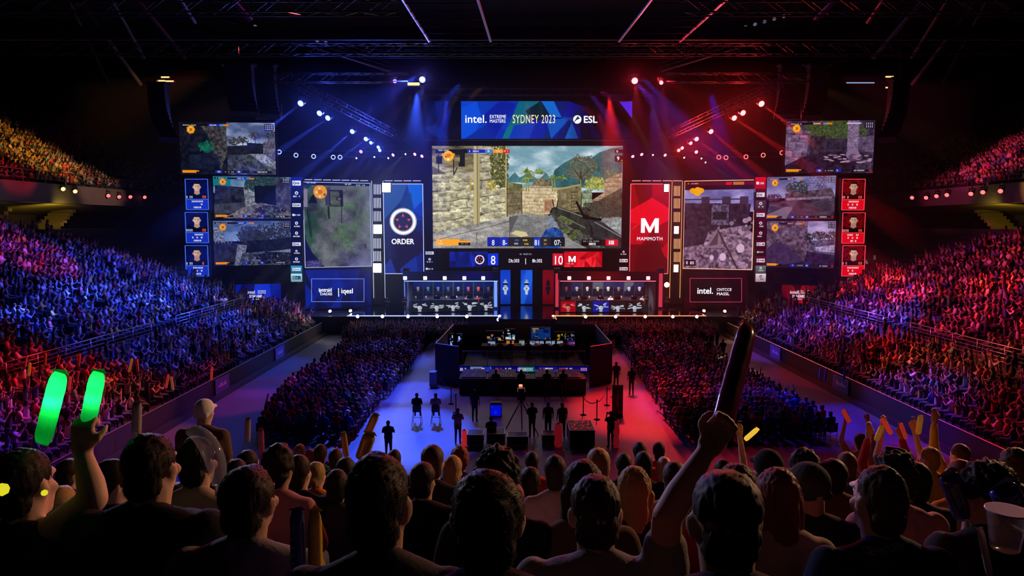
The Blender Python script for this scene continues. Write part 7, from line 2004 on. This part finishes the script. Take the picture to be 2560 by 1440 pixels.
# ---- floor blocks ---------------------------------------------------------------------
def facing(x, y, tx=0., ty=67.): return math.atan2(-(tx - x), ty - y)
chair_seat = MB().box((-.22, -.22, .42), (.22, .20, .47)); chair_back = MB().box((-.22, -.26, .50), (.22, -.22, .88))
chair_frame = MB()
for sx in (-.2, .2): chair_frame.tube((sx, -.24, 0), (sx, -.23, .88), .014, 5).tube((sx, .18, 0), (sx, .18, .44), .014, 5)
CS, CB, CF = chair_seat.mesh('seat', M_SEAT), chair_back.mesh('backrest', M_SEAT), chair_frame.mesh('frame', M_DARK)
def chair(x, y, yaw, label, group):
    r = empty('stacking_chair', (x, y, 0), label, 'chair', group, yaw)
    put('seat', CS, r, True); put('backrest', CB, r, True); put('frame', CF, r, True)
FAR = []      # (x, y, z, yaw, stand, busy)
nf = 0
random.seed(5)
for s, xa, xb, side in ((-1, -15.0, -8.6, 'left'), (1, 8.2, 14.6, 'right')):
    for r_ in range(34):
        Y = 32.6 + r_ * .90
        if Y > 61.5: break
        a = xa if Y > 40 or s > 0 else xa + max(0, (40 - Y) * .18)
        b = xb
        if s < 0: b = -8.6 + (-.3 if Y < 40 else .0); 
        else: a = 6.9 + (Y - 32.6) * .045
        n = int((b - a) / .56)
        col = 0
        for j in range(n):
            x = a + (j + .5) * (b - a) / n + random.uniform(-.05, .05)
            if random.random() < .06: continue
            col += 1
            yaw = facing(x, Y) + random.uniform(-.2, .2)
            if r_ < 6 and nf < 106 and (r_ < 5 or s < 0):
                nf += 1
                hair, hc, shirt = pick()
                person((x, Y, 0), yaw, '', random.choice(['lap'] * 5 + ['phone', 'folded', 'clap', 'left_up']), False, 'mid', random.choice([.95, 1.0, 1.12]), hair, random.choice(['fair', 'tan', 'brown']), shirt, hc,
                       random.choice(['jeans', 'trouser_dark']), random.uniform(1.06, 1.14), 0, random.randrange(3), f'people seated in the {side} floor block')
                o = COL.objects[-1]
                rt = o.parent if o.parent.name.startswith('person') else o.parent.parent
                rt['label'] = f'{look(hair, hc, shirt)}, {nth(r_ + 1)} row of {side} floor block, {nth(col)} from left'.replace('hair,', 'hair and')
                chair(x, Y - .02, yaw, f'black chair in {nth(r_ + 1)} row of the {side} floor block, {nth(col)} from left', f'chairs in the {side} floor block')
            else: FAR.append((x, Y, 0., yaw, 0, .12 if Y < 56 else .45))
# crowd pressed before the stage, both sides of the runway
for s in (-1, 1):
    for r_ in range(7):
        Y = 57.6 + r_ * .62
        a, b = (-15.5, -4.6) if s < 0 else (5.4, 17)
        for j in range(int((b - a) / .5)):
            if random.random() < .12: continue
            FAR.append((a + j * .5 + random.uniform(-.1, .1), Y + random.uniform(-.1, .1), 0., facing(a + j * .5, Y, 0, 72) , 1, .7))

# ---- lower and upper bowls --------------------------------------------------------------
for s in (-1, 1):
    for i in range(NROW):
        xr = row_x(i) + .42
        y = 20 + random.random() * .5
        while y < end_y(xr) - .3:
            y += .52
            if abs((y - 24) % 13.5) < .9 and i >= 5: continue          # stair aisles
            if random.random() < .07: continue
            x = s * xr + random.uniform(-.05, .05)
            px = 1280 + (x - CAM.x) / y * F
            if not -60 < px < 2620: continue
            near = y < 36
            busy = .55 if i < 4 else (.35 if y > 50 else .16)
            FAR.append((x, y + random.uniform(-.06, .06), row_z(i), facing(x, y) * .8 + s * .35 + random.uniform(-.25, .25), 1 if random.random() < (.35 if y > 54 and i < 8 else .04) else 0, busy))
    for i in range(26):
        xr = 38.6 + i * .78 + .4
        y = 30 + random.random() * .5
        while y < 84 - i * .25:
            y += .54
            if abs((y - 24) % 12) < .9: continue
            if random.random() < (.12 if y < 72 else .3): continue
            x = s * xr
            px = 1280 + (x - CAM.x) / y * F
            if not -60 < px < 2620: continue
            FAR.append((x, y, 13.4 + i * .45, facing(x, y) * .8 + s * .3 + random.uniform(-.25, .25), 0, .15))

# low-detail figures
VAR = []
for pose, st in (('lap', 0), ('clap', 0), ('folded', 0), ('both_up', 0), ('right_up', 0), ('wide_up', 0), ('lap', 1), ('both_up', 1), ('wide_up', 1), ('left_up', 1), ('clap', 1), ('phone', 0)):
    T = figure(pose, bool(st), 'low', 1.05, 'short' if len(VAR) % 3 else 'long', 0, 1 + len(VAR), True)
    V, Fc, K = [], [], []
    for kind, part in enumerate(('body', 'shirt', 'hair', 'trousers')):
        me = T[part]; me.calc_loop_triangles()
        nv, nt_ = len(me.vertices), len(me.loop_triangles)
        co = np.zeros(nv * 3); me.vertices.foreach_get('co', co)
        tr = np.zeros(nt_ * 3, np.int64); me.loop_triangles.foreach_get('vertices', tr)
        off = sum(len(v) for v in V)
        V.append(co.reshape(-1, 3)); Fc.append(tr.reshape(-1, 3) + off); K.append(np.full(nv, kind))
    VAR.append((np.concatenate(V), np.concatenate(Fc), np.concatenate(K)))
print('LOW LOD tris', [len(v[1]) for v in VAR], 'crowd', len(FAR), 'persons', NPEOPLE)
SIT_CALM, SIT_BUSY, ST_CALM, ST_BUSY = [0, 0, 2, 11, 0], [1, 3, 4, 5], [6, 10], [7, 8, 9]
rng = np.random.default_rng(3)
pal = np.array([(.70,.70,.72),(.03,.03,.035),(.5,.5,.52),(.02,.02,.02),(.04,.04,.05),(.03,.03,.035),(.03,.03,.035),(.05,.05,.06),(.30,.30,.32),(.06,.12,.4),(.55,.05,.06),(.6,.45,.08),(.1,.35,.3),(.45,.3,.22),(.62,.6,.55),(.02,.02,.02)])
skp = np.array([(.66,.44,.34),(.58,.36,.26),(.42,.26,.18),(.25,.14,.09)]); hrp = np.array([(.02,.015,.012),(.03,.02,.015),(.08,.04,.02),(.35,.22,.09),(.015,.012,.012)])
VV, FF, CC = [], [], []; off = 0
for (x, y, z, yaw, st, busy) in FAR:
    b = random.random() < busy
    vi = random.choice((ST_BUSY if b else ST_CALM) if st else (SIT_BUSY if b else SIT_CALM))
    v, f, k = VAR[vi]
    c_, s_ = math.cos(yaw), math.sin(yaw); sc_ = random.uniform(.94, 1.06)
    q = np.empty_like(v)
    q[:, 0] = (v[:, 0] * c_ - v[:, 1] * s_) * sc_ + x; q[:, 1] = (v[:, 0] * s_ + v[:, 1] * c_) * sc_ + y; q[:, 2] = v[:, 2] * sc_ + z
    cols = np.stack([skp[rng.integers(4)], pal[rng.integers(len(pal))], hrp[rng.integers(5)], np.array((.03, .035, .05))])
    VV.append(q.astype(np.float32)); FF.append(f + off); CC.append(cols[k].astype(np.float32)); off += len(v)
VV = np.concatenate(VV); FF = np.concatenate(FF).astype(np.int32); CC = np.concatenate(CC)
me = bpy.data.meshes.new('spectators')
me.vertices.add(len(VV)); me.vertices.foreach_set('co', VV.ravel())
me.loops.add(FF.size); me.loops.foreach_set('vertex_index', FF.ravel())
me.polygons.add(len(FF)); me.polygons.foreach_set('loop_start', np.arange(0, FF.size, 3, dtype=np.int32)); me.polygons.foreach_set('loop_total', np.full(len(FF), 3, np.int32))
me.polygons.foreach_set('use_smooth', np.ones(len(FF), bool))
me.update()
a = me.color_attributes.new('tone', 'FLOAT_COLOR', 'POINT')
a.data.foreach_set('color', np.concatenate([CC, np.ones((len(CC), 1), np.float32)], 1).ravel())
me.materials.append(attr_mat('crowd_tones', 'tone', .6))
tag(put('spectators', me), 'thousands of seated and standing spectators filling both bowls and the far floor', 'crowd', kind='stuff')
del VV, FF, CC
# seat rows of the stands as shells
mb = MB()
SEATV = [(-.22, -.22, .40), (.22, -.22, .40), (.22, .18, .43), (-.22, .18, .43), (-.22, -.25, .80), (.22, -.25, .80)]
for s in (-1, 1):
    for i in range(NROW):
        xr = row_x(i) + .42; y = 20.
        while y < 66:
            y += 1.04
            if y > end_y(xr) - .2 or y > 60 or random.random() < .5: continue
            yaw = facing(s * xr, y) * .8 + s * .35; c_, s_ = math.cos(yaw), math.sin(yaw)
            mb.add([(v[0] * c_ - v[1] * s_ + s * xr, v[0] * s_ + v[1] * c_ + y, v[2] + row_z(i)) for v in SEATV], [(0, 1, 2, 3), (0, 4, 5, 1)])
for k in range(NREAR):
    for j in range(60):
        x = -16.5 + j * .56
        mb.add([(v[0] + x, v[1] + RY0 + (k + .56) * RD, v[2] + rear_z(k)) for v in SEATV], [(0, 1, 2, 3), (0, 4, 5, 1)])
tag(mb.build('stadium_seats', M_SEAT), 'dark folding seats in rows beneath the spectators', 'seats', kind='stuff')

# ---- crew and performers ---------------------------------------------------------------------
def at_floor(px, py_feet): 
    Y = 10.5 * F / (py_feet - 560); p = W(px, py_feet, Y); p.z = 0; return p
CREW = [(1187, 1062, 'down', 1, 'black', 'person in black standing behind the consoles, left'), (1330, 1103, 'folded', 1, 'black', 'person in black beside the camera tripod'),
        (1370, 1102, 'down', 1, 'black', 'person in black with pale shorts behind the island, middle of three'), (1405, 1104, 'down', 1, 'charcoal', 'person in charcoal with pale shorts behind the island, right of three'),
        (1145, 1121, 'folded', 1, 'beige', 'person in a pale T-shirt standing with arms folded before the case'), (1526, 1131, 'phone', 1, 'brown', 'person in an olive jacket standing by the red aisle rail'),
        (1540, 977, 'down', 1, 'black', 'person in black standing at the right corner of the island'), (1578, 992, 'down', 1, 'black', 'person in black standing alone on the red aisle'),
        (1922, 1046, 'down', 1, 'white', 'person in a white T-shirt standing in the right side aisle'), (1988, 1076, 'down', 1, 'blue', 'person in blue standing in the right side aisle near the rail'),
        (1773, 908, 'down', 1, 'black', 'security person in black at the far right side aisle, left one'), (1806, 908, 'folded', 1, 'black', 'security person in black at the far right side aisle, right one'),
        (972, 1160, 'folded', 1, 'navy', 'dark figure sitting low at the bottom of the blue aisle')]
for px, pf, pose, st, shirt, lb in CREW:
    p = at_floor(px, pf)
    person(p, random.uniform(-.3, .3), lb, pose, True, 'mid', 1.05, 'short' if px not in (1773,) else 'cap', 'fair', shirt, 'dark' if px != 1773 else 'black', 'trouser_dark' if px not in (1370, 1405, 1988) else 'jeans', 1.0, 0, 1 + px % 2)
for px, lb in ((1240, 'first'), (1303, 'second'), (1367, 'third'), (1408, 'fourth')):
    p = W(px, 1010, 40.6); p.z = 0
    person(p, random.uniform(-.1, .1), f'{lb} operator from the left standing at the mixing consoles', 'type', True, 'mid', 1.05, 'short', 'fair', 'black', 'black', 'trouser_dark', 1.0, 0, 1)
# operators seated on the raised platform
for k, (px, sh) in enumerate(((1150, 'black'), (1250, 'black'), (1277, 'charcoal'), (1320, 'black'), (1362, 'charcoal'), (1390, 'black'), (1414, 'yellow'), (1455, 'black'))):
    x = W(px, 860, 49).x
    person((x, 49.1, .75), random.uniform(-.2, .2), f'{nth(k + 1)} person from the left seated at the upper production desk, {sh} top', 'type', False, 'mid', 1.0, 'short', 'fair', sh, 'black', 'trouser_dark', 1.0, 0, 1)
    r = empty('office_chair', (x, 49.0, .75), f'office chair under the {nth(k + 1)} person at the upper production desk', 'chair')
    MB().box((x - .23, 48.8, 1.17), (x + .23, 49.25, 1.22)).build('seat', M_SEAT, r); MB().box((x - .2, 48.74, 1.25), (x + .2, 48.79, 1.75)).build('backrest', M_SEAT, r); MB().tube((x, 49, .78), (x, 49, 1.17), .03).tube((x - .25, 49, .78), (x + .25, 49, .78), .025).tube((x, 48.75, .78), (x, 49.25, .78), .025).build('base', M_DARK, r)
# two people on high stools in the blue aisle and a seated operator
for px, pf, sh, lb in ((1043, 1070, 'black', 'left'), (1090, 1070, 'pink', 'right')):
    p = at_floor(px, pf)
    person(p + Vector((0, 0, .30)), .05, f'{lb} one of two people on high stools in the blue aisle', 'lap', False, 'mid', 1.1, 'short', 'fair', sh, 'dark', 'trouser_dark', 1.05, 0, 1)
    r = empty('high_stool', p, f'high wire-legged stool under the {lb} seated person in the blue aisle', 'stool')
    MB().box(p + Vector((-.2, -.2, .70)), p + Vector((.2, .2, .75))).build('seat', M_SEAT, r); MB().box(p + Vector((-.2, -.24, .75)), p + Vector((.2, -.2, 1.05))).build('backrest', M_SEAT, r)
    for dx in (-1, 1):
        for dy in (-1, 1): MB().tube(p + Vector((dx * .17, dy * .17, .7)), p + Vector((dx * .25, dy * .25, 0)), .014).build('leg', M_DARK, r)
    MB().tube(p + Vector((-.22, .22, .3)), p + Vector((.22, .22, .3)), .012).build('footrest', M_DARK, r)
p = at_floor(1228, 1120)
person(p, .1, 'operator in black hunched on a chair below the bright blue monitor', 'type', False, 'mid', 1.15, 'cap', 'fair', 'black', 'black', 'trouser_dark', 1.0, 0, 1); chair(p.x, p.y - .02, .1, 'black chair under the operator below the bright blue monitor', None)
# on stage
for px, sh, lb in ((968, 'charcoal', 'host standing with a microphone at the far left of the stage'), (1666, 'charcoal', 'host standing at the far right of the stage in front of the red flood lamp'), (1012, 'black', 'dark standing person at the left edge of the blue booth'), (1615, 'black', 'dark standing person just inside the right end of the red booth')):
    Y = 65.3 if px not in (1615,) else 67.5
    p = W(px, 780, Y); p.z = SZ
    person(p, math.pi + random.uniform(-.3, .3), lb, 'folded', True, 'mid', 1.0, 'short', 'fair', sh, 'dark', 'trouser_dark', .92, 0, 1)
SHC = ['black', 'navy', 'teal', 'black', 'navy', 'pink', 'red', 'black', 'charcoal', 'black', 'black', 'white', 'white', 'black', 'navy', 'white']
for s, (x0, x1, tp) in ((-1, BL), (1, BR)):
    cn = 'blue' if s < 0 else 'red'
    for k in range(8):
        x = x0 + .35 + (x1 - x0 - .85) * (k + .5) / 8
        sh = SHC[k + (8 if s > 0 else 0)]
        person((x, 68.3, SZ + .0), math.pi + random.uniform(-.15, .15), f'{nth(k + 1)} player from the left seated in the {cn} booth, {sh} jersey', 'folded' if k % 3 else 'type', False, 'mid', 1.0, 'short', 'fair', sh, ['dark', 'black', 'brown'][k % 3], 'trouser_dark', 1.08, 0, 1)
        r = empty('gaming_chair', (x, 68.5, SZ), f'chair behind the {nth(k + 1)} player from the left in the {cn} booth', 'chair')
        MB().box((x - .25, 68.1, SZ + .43), (x + .25, 68.55, SZ + .48)).build('seat', M_SEAT, r); MB().box((x - .24, 68.58, SZ + .5), (x + .24, 68.66, SZ + 1.2)).build('backrest', M_SEAT, r); MB().tube((x, 68.3, SZ + .02), (x, 68.3, SZ + .43), .03).tube((x - .28, 68.3, SZ + .03), (x + .28, 68.3, SZ + .03), .025).tube((x, 68.05, SZ + .03), (x, 68.6, SZ + .03), .025).build('base', M_DARK, r)
print('persons', NPEOPLE)

# ------------------------------------------------------------------ haze of the smoke machines
hz = bpy.data.materials.new('stage_haze'); hz.use_nodes = True
nt = hz.node_tree; nt.nodes.clear()
vs_ = nt.nodes.new('ShaderNodeVolumeScatter'); vs_.inputs['Density'].default_value = .0035; vs_.inputs['Anisotropy'].default_value = .45
om = nt.nodes.new('ShaderNodeOutputMaterial'); nt.links.new(vs_.outputs[0], om.inputs['Volume'])
h = MB().box((-36, 47, 2.6), (36, 71.95, 21.8)).build('haze', hz)
tag(h, 'thin smoke haze hanging over the stage and catching the lamp beams', 'haze', kind='stuff')
bpy.data.scenes.remove(BENCH)
